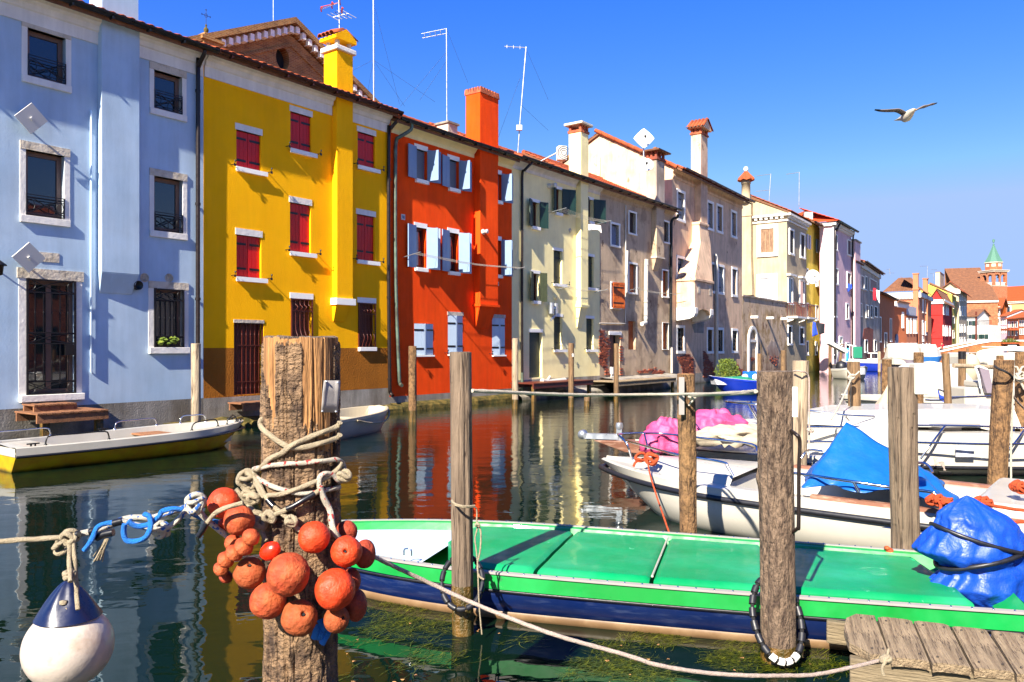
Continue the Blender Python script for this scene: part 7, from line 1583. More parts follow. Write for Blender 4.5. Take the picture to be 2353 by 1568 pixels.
for i,(k,x,y,r_,n_)in enumerate((('D3',520,330,.024,4),('D3',545,380,.02,3),('D3',785,350,.017,3),('D2',540,1390,.035,3),('D3',470,150,.024,3),('D3',620,320,.02,2),('D2',1400,1350,.022,2),('D3',500,180,.02,2))):
    mb=MB();knot(mb,cyl(k,x,y,.03),r_,.0085,30+i,n_)
    tag(mb.obj('rope_knot','rope'),['big cream knot above the left floats','lower half of the big cream knot above the left floats','cream knot directly above the float in front of the post','pale loops standing out left of the post','cream hitch left of the post above the floats','small cream knot right of the big knot','loops of rope bunched at the right side of the post','twisted hitch just above the big cream knot'][i],'knot','rope knots on the massive post')
# floats
FG='orange net floats hung on the massive post'
def flt(k,x,y,rpx,dz,mat,label,sq=(1,1,1),rot=(0,0,0),seam=True,seed=0,group=FG,hole=False,R0=PR):
    X,Y=q(k,x,y);z=PZ-PR-dz;r=rpx*ZO[k][2]*z/F*.93;c=Vector(((X-CX)*z/F,z,CH-(Y-HY)*z/F));mb=MB();nu,nv=48,46;rs=[]
    for j in range(nv+1):
        th=math.pi*j/nv;rg=[]
        for i in range(nu):
            ph=2*math.pi*i/nu;v=Vector((math.sin(th)*math.cos(ph),math.sin(th)*math.sin(ph),math.cos(th)))
            d=1+.05*nz3(v.x*1.4+seed,v.y*1.4,v.z*1.4)+.012*nz3(v.x*7,v.y*7+seed,v.z*7)
            if seam and abs(v.z)<.05:d+=.022
            cr_=nz3(v.x*5+seed*3,v.y*5,v.z*14);d-=.03*max(0,1-abs(cr_)*12)*(1 if nz3(v.x*2,v.y*2,seed)>.15 else 0)
            if hole:e=math.sin(th);d*=1-.9*max(0,1-e/.22)**1.2*.35
            if hole and math.sin(th)<.16:v=v*(1-.35*(1-math.sin(th)/.16))
            rg.append(v*d*r)
        rs.append(rg)
    mb.rings(rs,0,True,False);M3=Matrix.Rotation(rot[2],3,'Z')@Matrix.Rotation(rot[1],3,'Y')@Matrix.Rotation(rot[0],3,'X')
    mb.v=[tuple(M3@Vector((a*sq[0],b*sq[1],c_*sq[2])))for a,b,c_ in mb.v]
    o=mb.obj('net_float',mat,loc=c);tag(o,label,'float',group)
    if hole:
        ax=M3@Vector((0,0,1));mb=MB();
        for s_ in(-1,1):mb=MB();mb.tube([ax*s_*r*sq[2]*.6,ax*s_*r*sq[2]*.9],r*.08,10);mb.obj('float_hole','dark_room',o)
    return o
pi2=math.pi/2
for a in[('D3',272,212,128,.0,'float_orange','bright round orange float at the upper left of the bunch',(1,1,.95),(.4,.3,0)),
          ('D3',390,345,122,.06,'float_salmon','salmon float with a vertical seam below the upper left float',(1,1,1),(.2,1.5,0)),
          ('D3',480,470,72,.13,'float_salmon','small salmon float at the top of the slanting stack',(1,1,.9),(.3,.8,0)),
          ('D3',345,515,70,.02,'float_salmon','pale salmon float half hidden behind the slanting stack',(1,1,1),(0,0,0)),
          ('D3',425,540,78,.11,'float_salmon','small dented salmon float second in the slanting stack',(1,1,.75),(.5,.8,0)),
          ('D3',355,590,72,.1,'float_salmon','small salmon float third in the slanting stack',(1,1,.8),(.4,.8,0)),
          ('D3',290,640,70,.08,'float_salmon','small salmon float fourth in the slanting stack',(1,1,.85),(.4,.8,0)),
          ('D3',255,710,64,.04,'float_salmon','small salmon float low in the slanting stack',(1,1,.8),(.4,.8,0)),
          ('D3',290,770,56,.0,'float_shaded','shaded small float at the bottom of the slanting stack',(1,1,.8),(.4,.8,0)),
          ('D3',625,575,98,.12,'float_red','glossy red oval float between the stack and the big float',(.72,.75,1.0),(.4,.95,0)),
          ('D3',470,740,126,.05,'float_tan','tan weathered float under the slanting stack',(1,1,1),(.7,.3,0)),
          ('D3',955,470,130,.05,'float_orange','orange float with slanting ribs on the front of the post',(1,1,.98),(.2,1.1,0)),
          ('D3',760,750,172,.14,'float_salmon','largest salmon float at the centre with a slanting seam',(1,1,1),(.4,.85,0)),
          ('D3',1115,865,165,.1,'float_orange','large smooth orange float right of the largest salmon float',(1,1,.95),(.5,1.2,0)),
          ('D3',610,950,145,.08,'float_salmon','salmon float at lower left below the largest one',(1,1,1),(.9,.5,0)),
          ('D3',845,1080,145,.1,'float_tan','tan float lowest in the middle of the bunch',(1,1,.92),(.8,.8,0)),
          ('D3',1125,1090,108,.05,'float_tan','small orange tan float at the bottom right of the bunch',(1,1,.9),(.6,1.2,0)),
          ('D3',1200,578,125,.06,'float_orange','orange float under the frayed rope end',(1,1,.95),(1.3,.5,0)),
          ('D3',1340,598,116,-.05,'float_shaded','outermost right float behind the frayed rope end',(.75,1,1),(.2,.1,0)),
          ('D3',1200,430,90,-.1,'float_shaded','shaded float behind the post at upper right',(1,1,1),(0,0,0)),
          ('D3',1275,985,125,-.04,'float_shaded','shaded float behind at lower right',(.7,1,1),(0,0,0)),
          ('D3',1235,800,100,-.02,'float_shaded','shaded float squeezed behind the large smooth orange float',(.8,1,1),(0,0,0)),
          ('D3',290,370,60,-.02,'float_orange','orange float peeping out between the two upper left floats',(1,1,1),(0,0,0))]:
    flt(*a,seed=len(a[6]),hole=a[6].startswith(('tan','small dented','orange float under','small orange')))
mb=MB()
for i,(x,y,x2,y2)in enumerate(((985,1140,960,1230),(1005,1165,985,1230),(1030,1170,1000,1225),(1000,1095,1040,1190),(1060,1195,1020,1270),(1040,1210,1060,1190))):mb.tube([cyl('D3',x,y,.05),cyl('D3',(x+x2)/2,(y+y2)/2,.06),cyl('D3',x2,y2,.05)],.012,9,smooth=4,twist=50)
tag(mb.obj('rope_knot','rope_blue'),'bright blue cord knot under the bunch of floats','knot')
# left mooring line and buoy
LZ=2.62
def ln(k,pts,z0=LZ,z1=2.75):n_=len(pts);return[at(k,p[0],p[1],(z0+(z1-z0)*i/(n_-1))-(p[2]if len(p)>2 else 0))for i,p in enumerate(pts)]
rope(ln('D1',[(-40,788),(80,780),(200,773),(370,762)],2.55,2.6),.0085,'rope','pale rope stretching from the left edge to the buoy hitch',seg=12)
rope(ln('D1',[(370,762),(430,745),(520,728),(600,700),(660,672),(740,655),(830,655),(900,640),(980,612),(1060,585)]),.0105,'rope_blue_fleck','white rope with blue flecks running from the buoy hitch to the floats',seg=12)
rope(ln('D1',[(660,665),(740,690),(830,715),(900,715),(960,690),(1010,640),(1050,590)],2.6,2.7),.009,'rope_blue_fleck','second white flecked strand sagging under the first near the floats',seg=12)
rope(ln('D1',[(1090,590),(1130,650),(1190,700),(1270,765)],2.7,2.76),.0095,'rope_blue_fleck','white flecked rope dropping to the left floats',seg=12)
rope(ln('D1',[(1350,570),(1270,595),(1200,625),(1160,670),(1130,720),(1100,755)],2.62,2.6),.008,'rope','cream rope end with a black taped tip crossing the upper left floats',seg=12)
mb=MB();mb.tube(ln('D1',[(1148,685),(1125,725),(1100,758)],2.6,2.6),.0095,10,smooth=3);tag(mb.obj('tape','tape_black'),'black tape on the loose rope tip beside the upper left float','tape')
rope(ln('D1',[(465,838),(510,775),(540,710),(590,685),(640,682)],2.57,2.6),.008,'rope_blue','bright blue cord end hanging left of the black tape',seg=10)
rope(ln('D1',[(710,675),(760,700),(830,690),(880,650),(900,620),(960,605),(1010,608)],2.57,2.66),.0085,'rope_blue','bright blue cord twisted along the white rope',seg=10)
rope(ln('D1',[(690,690),(688,740),(705,780),(760,785),(810,760),(838,700),(830,650),(800,635)],2.56,2.6),.0085,'rope_blue','bright blue cord hanging in a loop below the white rope',seg=10)
rope(ln('D1',[(1060,625),(1130,660),(1220,680)],2.72,2.8),.0085,'rope_blue','bright blue cord passing behind the upper left float',seg=10)
for i,(x,y,r_,n_,m_,lb)in enumerate(((388,762,.024,4,'rope','cream hitch holding the white buoy line'),(1085,575,.032,6,'rope_blue_fleck','large white flecked knot left of the upper left float'),(895,722,.026,4,'rope_blue_fleck','small white flecked knot under the blue cord'),(345,810,.03,2,'rope','loose cream loop left of the buoy hitch'))):
    mb=MB();knot(mb,at('D1',x,y,2.6+.04*i),r_,.008,60+i,n_);tag(mb.obj('rope_knot',m_),lb,'knot')
for pts,lb in(([(630,685),(680,672)],'wide black tape band midway on the white flecked rope'),([(425,748),(440,744)],'narrow black tape band next to the buoy hitch'),([(500,733),(520,728)],'second narrow black tape band right of the buoy hitch'),([(535,765),(580,745),(630,735)],'black taped rope end above the frayed tuft')):
    mb=MB();mb.tube(ln('D1',pts,2.6,2.6),.0125,10);tag(mb.obj('tape','tape_black'),lb,'tape')
mb=MB();p=at('D1',590,770,2.6)
for i in range(30):
    e=at('D1',540+random.gauss(0,12),885+random.gauss(0,8),2.6+random.gauss(0,.01));mb.tube([p+Vector((random.gauss(0,.003),0,0)),p.lerp(e,.5)+Vector((random.gauss(0,.003),0,0)),e],.0022,4)
tag(mb.obj('frayed_rope_end','rope'),'frayed cream rope tuft hanging under the white rope','rope end')
for i,pts in enumerate(([(385,780),(385,880),(388,960),(392,1010)],[(408,790),(415,900),(422,1010),(428,1100),(432,1165)])):rope(ln('D1',pts,2.59,2.52),.0072,'rope',['shorter left strand of the buoy hanging line','longer right strand of the buoy hanging line'][i],seg=10)
mb=MB();knot(mb,at('D1',388,970,2.56),.018,.007,77,3);tag(mb.obj('rope_knot','rope'),'small cream knot on the buoy line above its navy cap','knot')
BZ=2.62;by=thing('buoy','round white mooring buoy with navy cap hanging from the rope at lower left','buoy',at('D1',380,1370,BZ),0);rb=258*.41391*BZ/F*.89
mb=MB();prof=[(rb*math.sin(math.pi*j/40),-rb*math.cos(math.pi*j/40)*.96)for j in range(0,32)];nc=31
zc=prof[-1][1];rc_=prof[-1][0];mb.lathe(prof,(0,0,0),56);mb.obj('buoy_body','buoy_white',by)
mb=MB();rs=[]
for j in range(15):
    t=j/14;r_=rc_*1.005*(1-t)**.8+.012;z_=zc+(rb*.86)*t
    rs.append([Vector((r_*math.cos(a)*(1+.1*t*math.sin(6*a)),r_*math.sin(a)*(1+.1*t*math.sin(6*a)),z_))for a in[2*math.pi*i/48 for i in range(48)]])
mb.rings(rs);mb.obj('buoy_cap','buoy_navy',by)
mb=MB();mb.tube([(-.02,-rc_*.62,zc+.045),(.0,-rc_*.72,zc+.03),(.03,-rc_*.64,zc+.045)],.008,8,smooth=3);mb.lathe([(.012,0),(.012,.01),(0,.012)],(.015,-rc_*.62,zc+.06),10);mb.obj('lashing_eye','rope',by)

# rope over the canal between posts, foreground line
rope([at('B2',872,1262,5.1),at('B2',1100,1272,5.3),at('B2',1500,1290,5.8),at('B2',1900,1300,6.3),at('B2',2240,1299,6.7),at('B4',960,1393,6.85),at('B4',1300,1390,6.1),at('B4',1600,1376,5.2),at('B4',1745,1365,4.75)],.0125,'rope_pale','taut pale rope strung across the canal from the grey post to the thick barked post',seg=12)
rope([at('B4',1745,1378,4.78),at('B4',1500,1395,5.5),at('B4',1300,1400,6.2),at('B4',1120,1412,6.78)],.009,'rope_pale','second pale rope strand tied below the taut one at the slim barked post',seg=10)
mb=MB();knot(mb,at('B4',1130,1415,6.8),.03,.009,90,4);mb.tube([at('B4',1130,1420,6.78),at('B4',1140,1450,6.78),at('B4',1110,1480,6.78),at('B4',1098,1505,6.78)],.008,8,smooth=5,twist=70);tag(mb.obj('rope_knot','rope_pale'),'pale knot with a loose end on the slim barked post','knot')
rope([at('D4',170,470,3.05),at('D4',420,590,3.2),at('D4',700,720,3.3),at('D4',1000,860,3.3),at('D4',1400,1025,3.25),at('D4',1800,1170,3.2),at('D4',2353,1325,3.2),at('D5',500,1420,3.2),at('D5',900,1485,3.25),at('D5',1300,1510,3.3),at('D5',1600,1510,3.38),at('D6',120,1505,3.45),at('D6',400,1450,3.55),at('D6',670,1385,3.66)],.0085,'rope_mauve','long mauve grey mooring line sagging from the massive post to the wooden jetty',seg=12)
# hose rings
def hose_ring(c,rx,rz_,tilt,n_,label,whites=(),a0=0.,r=.02,squash=None):
    t_=thing('hose_fender',label,'fender',c,0,'hose rings round posts');mb=MB()
    P=lambda a:Vector((rx*math.cos(a),rx*.9*math.sin(a),0))@Matrix.Rotation(0,3,'X')
    Mx=Matrix.Rotation(tilt,3,'X');pts=[Mx@Vector((rx*math.cos(a),rz_*math.sin(a),0))for a in[2*math.pi*i/64 for i in range(64)]]
    mb.tube(pts,r*.55,8,closed=True);mb.obj('inner_rope','rope_black',t_)
    for k in range(n_):
        i0,i1=64*k/n_+.6,64*(k+1)/n_-.4;seg_=[Mx@Vector((rx*math.cos(2*math.pi*(i0+(i1-i0)*j/4)/64),rz_*math.sin(2*math.pi*(i0+(i1-i0)*j/4)/64),0))for j in range(5)]
        mb=MB();mb.tube(seg_,r*random.uniform(.95,1.08),12);mb.obj('hose_sleeve','trim_white' if k in whites else 'black_rubber',t_)
    return t_
hose_ring(at('D4',960,700,5.2),.135,.19,R(48),14,'black hose ring looped round the smooth grey post over the green gunwale',r=.018)
hose_ring(at('D5',1520,1020,4.72),.142,.25,R(56),20,'black hose ring with white lower sleeves round the thick barked post',whites=(13,14,15,16),r=.021)
mb=MB()
for i,(x,y,r_)in enumerate(((720,510,30),(745,545,30),(905,560,32),(945,565,30),(955,445,26),(1015,400,32),(700,490,24))):
    p=at('D6',x,y,6.0);fo=MB();rr=r_*.28581*6.0/F;fo.lathe([(rr*math.sin(math.pi*j/12),-rr*.8*math.cos(math.pi*j/12))for j in range(13)],(0,0,0),18);o=fo.obj('net_float','float_tan' if i%2 else 'float_salmon',loc=p);o.rotation_euler=(.5+i,.6*i,0)
    tag(o,['float left at the foot of the thick grooved post','float next to it under the thick grooved post at left','float just right of the foot of the thick grooved post','float half under the blue engine bag','small orange float between the post and the blue bag','orange float higher beside the blue bag','upper left float beside the foot of the thick grooved post'][i],'float','floats at the foot of the grooved post')
# hanging thin ropes on smooth grey post
mb=MB();mb.tube([at('D4',872,5,5.12),at('D4',900,35,5.05),at('D4',980,55,5.04),at('D4',1065,50,5.1)],.007,8,smooth=5,twist=80);mb.tube([at('D4',872,15,5.12),at('D4',900,45,5.05),at('D4',980,65,5.04),at('D4',1068,62,5.1),at('D4',1085,100,5.12),at('D4',1085,190,5.12),at('D4',1095,220,5.12),at('D4',1078,290,5.12),at('D4',1070,340,5.12),at('D4',1088,500,5.12),at('D4',1095,640,5.1),at('D4',1105,900,5.1),at('D4',1128,1150,5.1)],.005,6,smooth=5,twist=80)
mb.tube([at('D4',1095,225,5.12),at('D4',1118,270,5.12),at('D4',1115,420,5.12),at('D4',1090,560,5.12),at('D4',1105,650,5.1),at('D4',1145,680,5.1)],.006,6,smooth=5,twist=80);knot(mb,at('D4',1092,215,5.1),.015,.005,5,3);tag(mb.obj('rope','rope'),'thin cords tied round the smooth grey post and dangling to the water','rope')
# ropes on other posts
for i,(pts,r_,m_,lb)in enumerate((
    ([('C4',565,160,12.8),('C4',610,205,12.75),('C4',660,170,12.8)],.014,'rope_pale','white rope collar round the tan post'),
    ([('C4',600,215,12.7),('C4',570,290,12.3),('C4',510,420,11.8),('C4',440,550,11.3)],.014,'rope_pale','white rope slanting from the tan post down to the chrome rail'),
    ([('C4',598,220,12.7),('C4',592,400,12.7),('C4',588,580,12.7)],.01,'rope','thin rope hanging straight down the tan post'),
    ([('C4',145,165,9.8),('C4',200,168,9.7),('C4',262,205,9.8),('C4',266,400,9.8),('C4',268,640,9.8),('C4',262,850,9.7)],.01,'rope_mauve','dark line round the pale post hanging down its right side'),
    ([('E1',1660,575,9.1),('E1',1720,610,9.05),('E1',1850,670,9.05),('E1',1915,735,9.2),('E1',1900,790,9.3)],.013,'rope_black','black rope slung round the leaning barked post'),
    ([('E1',1900,800,9.3),('E1',1915,970,9.3),('E1',1910,1300,9.3),('E1',1895,1700,9.3),('C4',1850,1030,9.2)],.011,'rope_pale','pale line hanging right of the leaning barked post'),
    ([('E1',1920,590,11.8),('E1',1975,590,11.8),('E1',2010,650,11.8),('E1',2050,590,11.8),('E1',2100,585,11.8)],.016,'rope_pale','white rope knotted round the post at the right edge'),
    ([('E1',2010,650,11.7),('E1',2025,770,11.7),('E1',2080,900,11.7)],.016,'rope_pale','white rope hanging from the knot at the right edge'),
    ([('E1',1915,985,9.3),('E1',1990,1080,9.8),('E1',2090,1180,10.3)],.012,'rope_mauve','dark line slanting right from the leaning barked post'))):
    rope([at(*p)for p in pts],r_,m_,lb,seg=8)
mb=MB();knot(mb,at('C4',275,630,9.75),.035,.009,8,4);tag(mb.obj('rope_knot','rope_mauve'),'dark knot on the line beside the pale post','knot')
mb=MB();knot(mb,at('E1',2035,720,11.7),.07,.018,18,5);tag(mb.obj('rope_knot','rope_pale'),'bulky white knot on the post at the right edge','knot')
mb=MB();knot(mb,at('C4',600,215,12.65),.05,.013,28,4);tag(mb.obj('rope_knot','rope_pale'),'white knot on the tan post','knot')
mb=MB();mb.lathe([(.0,-.35),(.14,-.25),(.2,0),(.2,.25),(.13,.42),(.0,.48)],at('E1',1345,640,21.6),14);tag(mb.obj('fender','gel_cream'),'white float fender hanging from the rough post','fender')
# metal strip, signs, hooks on posts
mb=MB();a,b=at('B4',1000,1228,6.83),at('B4',1052,1568,6.83);mb.box(a.x,b.x,a.y-.012,a.y,b.z-.02,a.z);tag(mb.obj('metal_strip','plate'),'flat steel strip bolted to the slim barked post','strip')
mb=MB();a,b=at('B2',1762,928,25.25),at('B2',1783,958,25.25);mb.box(a.x,b.x,a.y-.02,a.y,b.z,a.z);o=mb.obj('number_sign','white_plastic');tag(o,'small white sign with a number on the reddish post','sign')
def text(s_,size,loc,mat,parent=None,rot=(R(90),0,0),name='lettering'):
    cu=bpy.data.curves.new(name,'FONT');cu.body=s_;cu.size=size;cu.extrude=.001;cu.align_x='CENTER';cu.align_y='CENTER';ob=bpy.data.objects.new(name,cu);COL.objects.link(ob)
    bpy.context.view_layer.update();me=bpy.data.meshes.new_from_object(ob);bpy.data.objects.remove(ob);me.materials.clear();me.materials.append(M[mat]);o2=bpy.data.objects.new(name,me);COL.objects.link(o2);o2.location=loc;o2.rotation_euler=rot
    if parent:o2.parent=parent
    return o2
c=(a+b)/2;text('28',.14,(c.x,a.y-.023,c.z),'ink',o)
ps=at('C4',115,405,4.72);mb=MB();mb.box(-.004,.004,-.035,.035,-.09,.09);o=mb.obj('sign','white_plastic',loc=(ps.x+.005,ps.y-.02,ps.z));o.rotation_euler=(0,0,R(55));tag(o,'small white notice nailed on the side of the thick barked post','sign');text('M',.03,(.008,0,.06),'ink',o,(R(90),0,R(90)));text('CON',.028,(.008,0,.015),'ink',o,(R(90),0,R(90)))
mb=MB();mb.tube([at('C3',1785,455,4.72),at('C3',1850,500,4.6),at('C3',1880,560,4.6),at('C3',1872,800,4.6),at('C3',1870,1240,4.6),at('C3',1860,1285,4.62),at('C3',1800,1328,4.72)],.011,8,smooth=4);tag(mb.obj('ladder_handle','pipe_dark'),'bent steel handle fixed on the right side of the thick barked post','handle')
mb=MB();c=at('E2',1175,40,6.03);mb.box(c.x-.0,c.x+.11,c.y-.05,c.y+.05,c.z-.12,c.z+.12);tag(mb.obj('bracket_box','pipe_white',bevel=.01),'white plastic box on the top right of the thick grooved post','box')
mb=MB();c=at('D5',1340,240,4.62);mb.box(c.x+.0,c.x+.02,c.y-.02,c.y+.02,c.z,c.z+.03)
# blue engine bag on the stern of the green boat
bc=at('D6',1380,560,5.15);rs=[];na,nr=120,60
prof_px=[(65,1340,8,8),(85,1345,45,50),(140,1350,150,130),(220,1370,265,270),(300,1400,300,330),(400,1400,380,380),(500,1380,430,420),(540,1390,400,430),(600,1400,285,420),(640,1420,290,410),(700,1440,310,390),(780,1440,385,390),(880,1470,260,370),(950,1560,180,300)]
def pr(y):
    for p0,p1 in zip(prof_px,prof_px[1:]):
        if p0[0]<=y<=p1[0]:
            t=(y-p0[0])/(p1[0]-p0[0]);return[p0[i]+(p1[i]-p0[i])*t for i in(1,2,3)]
    return prof_px[-1][1:]
sc_=.28581*5.15/F
for j in range(nr+1):
    y=65+(950-65)*j/nr;cx_,l_,r_=pr(y);ctr=at('D6',cx_,y,5.15);ring=[]
    for i in range(na):
        a=2*math.pi*i/na;w_=l_ if math.cos(a)<0 else r_;dep=(l_+r_)/2*.62
        f_=j/nr;fold=1+.03*math.sin(13*a+7*f_)*f_+.03*abs(math.sin(4*a+3*f_))*f_+.09*nz3(math.cos(a)*2.2,math.sin(a)*2.2,f_*3.5)+.05*nz3(math.cos(a)*6,math.sin(a)*6,f_*9)-.16*abs(nz3(math.cos(a)*2.6+3,math.sin(a)*2.6,f_*5+a*.0))+.05
        strap=math.exp(-((y-610+60*math.cos(a))/40)**2)*.1+math.exp(-((y-330-90*math.cos(a))/30)**2)*.04
        ring.append(ctr+Vector((w_*sc_*math.cos(a),dep*sc_*math.sin(a),0))*(fold-strap))
    rs.append(ring)
mb=MB();mb.rings(rs,0,True,False);o=mb.obj('engine_bag','bag_blue');tag(o,'bright blue sheet bundled over the engine of the green boat and strapped in black','cover')
def bagband(y0,y1,mat,lab,r=.014,off=1.03):
    pts=[]
    for i in range(60):
        a=2*math.pi*i/60;y=y0+(y1-y0)*(1+math.cos(a))/2;cx_,l_,r_=pr(y);w_=l_ if math.cos(a)<0 else r_;dep=(l_+r_)/2*.62
        pts.append(at('D6',cx_,y,5.15)+Vector((w_*sc_*math.cos(a),dep*sc_*math.sin(a),0))*off)
    mb=MB();mb.tube(pts,r,8,closed=True);tag(mb.obj('strap',mat),lab,'strap')
bagband(300,520,'black_rubber','upper black strap round the blue engine bag',off=1.07);bagband(640,440,'black_rubber','lower black strap rising to the right round the blue engine bag',r=.016,off=1.05)

# ================================================================ JETTY
jt=thing('jetty','weathered wooden jetty of grey planks in the lower right corner','jetty',(0,0,0));JH=.3
quads=[((470,1018),(598,1030),(712,1345),(565,1342)),((625,1035),(900,1065),(1040,1395),(735,1362)),((915,1068),(1195,1100),(1375,1440),(1065,1405)),((1222,1112),(1500,1140),(1722,1480),(1400,1448)),((1535,1148),(1815,1180),(2060,1530),(1745,1492)),((1850,1190),(2130,1222),(2400,1580),(2090,1540)),((2165,1230),(2440,1262),(2740,1630),(2430,1590))]
def jp(x,y,h=JH):return gnd('D6',x,y,h)
for k,qd in enumerate(quads):
    tp=[jp(*p,JH+.006*(k%3))for p in qd]
    if k==0:tp=[jp(450,1016),jp(598,1030),jp(712,1345),jp(565,1342),jp(525,1312),jp(395,1250),jp(352,1130),jp(372,1050)]
    mb=MB();n=len(tp);c=sum(tp,Vector())/n;th=.045;L_=14
    if k:
        A_,B_,C_,D_=tp
        def gp(u,v):p=A_.lerp(B_,u).lerp(D_.lerp(C_,u),v);return p+Vector((0,0,.003*nz3(u*9+k,v*2,0)-.008*(abs(u-.5)*2)**6))
        mb.grid(gp,14,24);lo=[gp(i/14,1)for i in range(15)];mb.rings([lo,[p-Vector((0,0,th))for p in lo]],0,False,False,False);le=[gp(0,i/24)for i in range(25)];mb.rings([[p-Vector((0,0,th))for p in le],le],0,False,False,False);re_=[gp(1,i/24)for i in range(25)];mb.rings([re_,[p-Vector((0,0,th))for p in re_]],0,False,False,False);fr_=[gp(i/14,0)for i in range(15)];mb.rings([[p-Vector((0,0,th))for p in fr_],fr_],0,False,False,False)
        d=(D_-A_).normalized()
    else:
        mb.add(tp+[p-Vector((0,0,th))for p in tp],[tuple(range(n))[::-1],tuple(range(n,2*n))]+[(i,(i+1)%n,n+(i+1)%n,n+i)for i in range(n)]);d=(tp[2]-tp[1]).normalized()
    ang=math.atan2(d.y,d.x)-math.pi/2;rot=Matrix.Rotation(-ang,4,'Z');mb.v=[tuple(rot@(Vector(p)-c))for p in mb.v]
    o=mb.obj('plank','plank',jt,c);o.rotation_euler=(0,0,ang)
    for u in(.2,.8):
        for v in(.12,.88):mb=MB();p=tp[0].lerp(tp[1],u).lerp(tp[3 if k else 3].lerp(tp[2],u),v);mb.lathe([(.006,.0),(.005,.007),(0,.008)],rot@(p-c),8);mb.obj('nail','pipe_dark',o)
b0,b1=jp(400,1305,JH),jp(2700,1615,JH);b0.z=b1.z=JH-.048;d=(b1-b0).normalized();nrm=Vector((-d.y,d.x,0));ang=math.atan2(d.y,d.x)
for nm,o0,w_,h_ in(('beam',.0,.07,.2),('beam',.56,.06,.13)):
    mb=MB();L_=(b1-b0).length;mb.box(0,L_,0,w_,-h_,0);o=mb.obj(nm,'beam',jt,b0+nrm*o0-d*(.0 if o0<.1 else .12),bevel=.008);o.rotation_euler=(0,0,ang)
for f_ in(.42,1.3):
    mb=MB();mb.tube([(0,0,-.5),(0,0,JH-.2)],.06,14);mb.obj('jetty_pile','wet_wood',jt,Vector((b0.x,b0.y,0))+d*f_+nrm*.12)
mb=MB();knot(mb,at('D6',690,1385,3.6),.022,.0085,91,5);mb.tube([at('D6',690,1400,3.58),at('D6',660,1450,3.58),at('D6',672,1510,3.58)],.007,8,smooth=4,twist=70);mb.tube([at('D6',700,1370,3.6),at('D6',712,1300,3.62)],.006,8,twist=70);tag(mb.obj('rope_knot','rope'),'cord knot with a dangling end tied on the jetty beam','knot')

# landing steps and stages along the houses
def stage(name,label,k,x0,x1,y0,y1,h,depth,n,mat='plank_brown',th=.05,legs=True):
    a=MAIN.uw(k,x0,y0,depth)[0];b=MAIN.uw(k,x1,y0,depth)[0];t_=thing(name,label,'landing stage',MAIN.pt(a),MAIN.rz);w_=(b-a)/n
    for i in range(n):
        mb=MB();mb.box(0,w_-.012,-depth,-.05,0,th*.6);mb.obj('plank',mat,t_,(i*w_,0,h+random.uniform(-.004,.004)))
    mb=MB();mb.box(0,b-a,-depth+.02,-depth+.07,h-.16,h-.003);mb.obj('beam',mat,t_)
    mb=MB();mb.box(0,b-a,-.15,-.1,h-.16,h-.003);mb.obj('beam',mat,t_)
    if legs:
        for u in(.12,b-a-.2):
            mb=MB();mb.box(u,u+.13,-depth+.08,-depth+.2,-.5,h-.004);mb.obj('leg','wet_wood',t_)
    return t_
h1=MAIN.uw('z3',240,1440,.55)[1];stage('upper_landing_step','upper brown slatted step under the barred glass door of the blue house','z3',240,540,1445,0,h1,.6,12,legs=False)
h2=MAIN.uw('z3',245,1500,.95)[1];stage('lower_landing_step','lower wider brown slatted step beneath the blue house door','z3',262,760,1500,0,h2,1.05,16)
h3=MAIN.uw('z4',490,1425,.6)[1];stage('landing_stage','small brown slatted stage under the brown door of the yellow house','z4',480,700,1430,0,h3,.7,8,legs=False)
h4=MAIN.uw('B2',1425,1208,1.2)[1];stage('landing_stage','long dark brown landing stage before the cream house','B2',1425,1960,1208,0,h4,1.1,26,'wood_brown')
h5=MAIN.uw('B4',420,1278,1.4)[1];stage('landing_stage','low grey planked pier before the grey house','B4',420,980,1278,0,h5,1.5,30,'plank')

# ================================================================ THINGS ON WALLS AND ROOFS
def mast(label,pts,r=.02,arms=(),group='rooftop antennas',mat='galv'):
    mb=MB();mb.tube(pts,r,7)
    for a in arms:mb.tube(a,r*.6,5)
    o=mb.obj('antenna',mat);tag(o,label,'antenna',group);return o
def atl(k,x,y,z):return at(k,x,y,z)
z_=27.
m_=mast('bare white mast rising off the top of the photo behind the yellow house roof',[at('P',859,245,z_),at('P',858,-60,z_)],.03)
mb=MB()
for e in((804,160),(858,138),(917,250)):pass
for pts in([(858,138),(805,165)],[(858,138),(930,245)],[(858,138),(1000,235)],[(858,138),(840,240)],[(862,20),(918,240)],[(1026,66),(1075,190)],[(1026,120),(920,245)],[(1208,110),(1260,230)],[(1195,180),(1140,330)],[(1195,240),(1260,300)],[(800,170),(858,240)],[(1026,140),(965,230)]):mb.tube([at('P',x,y,28.)for x,y in pts],.004,4)
tag(mb.obj('guy_wires','iron'),'thin guy wires slanting between the rooftop masts','wires')
z_=30.;arm=[at('P',970,88,z_),at('P',1022,76,z_)];mast('mast with a twin bar antenna pointing left above the orange house',[at('P',1027,285,z_),at('P',1026,66,z_)],.025,[[at('P',968,78,z_),at('P',1027,66,z_)],[at('P',970,88,z_),at('P',1027,77,z_)]]+[[at('P',x,y-3,z_-.25),at('P',x,y+3,z_+.3)]for x,y in((975,83),(988,80),(1000,77),(1012,74))])
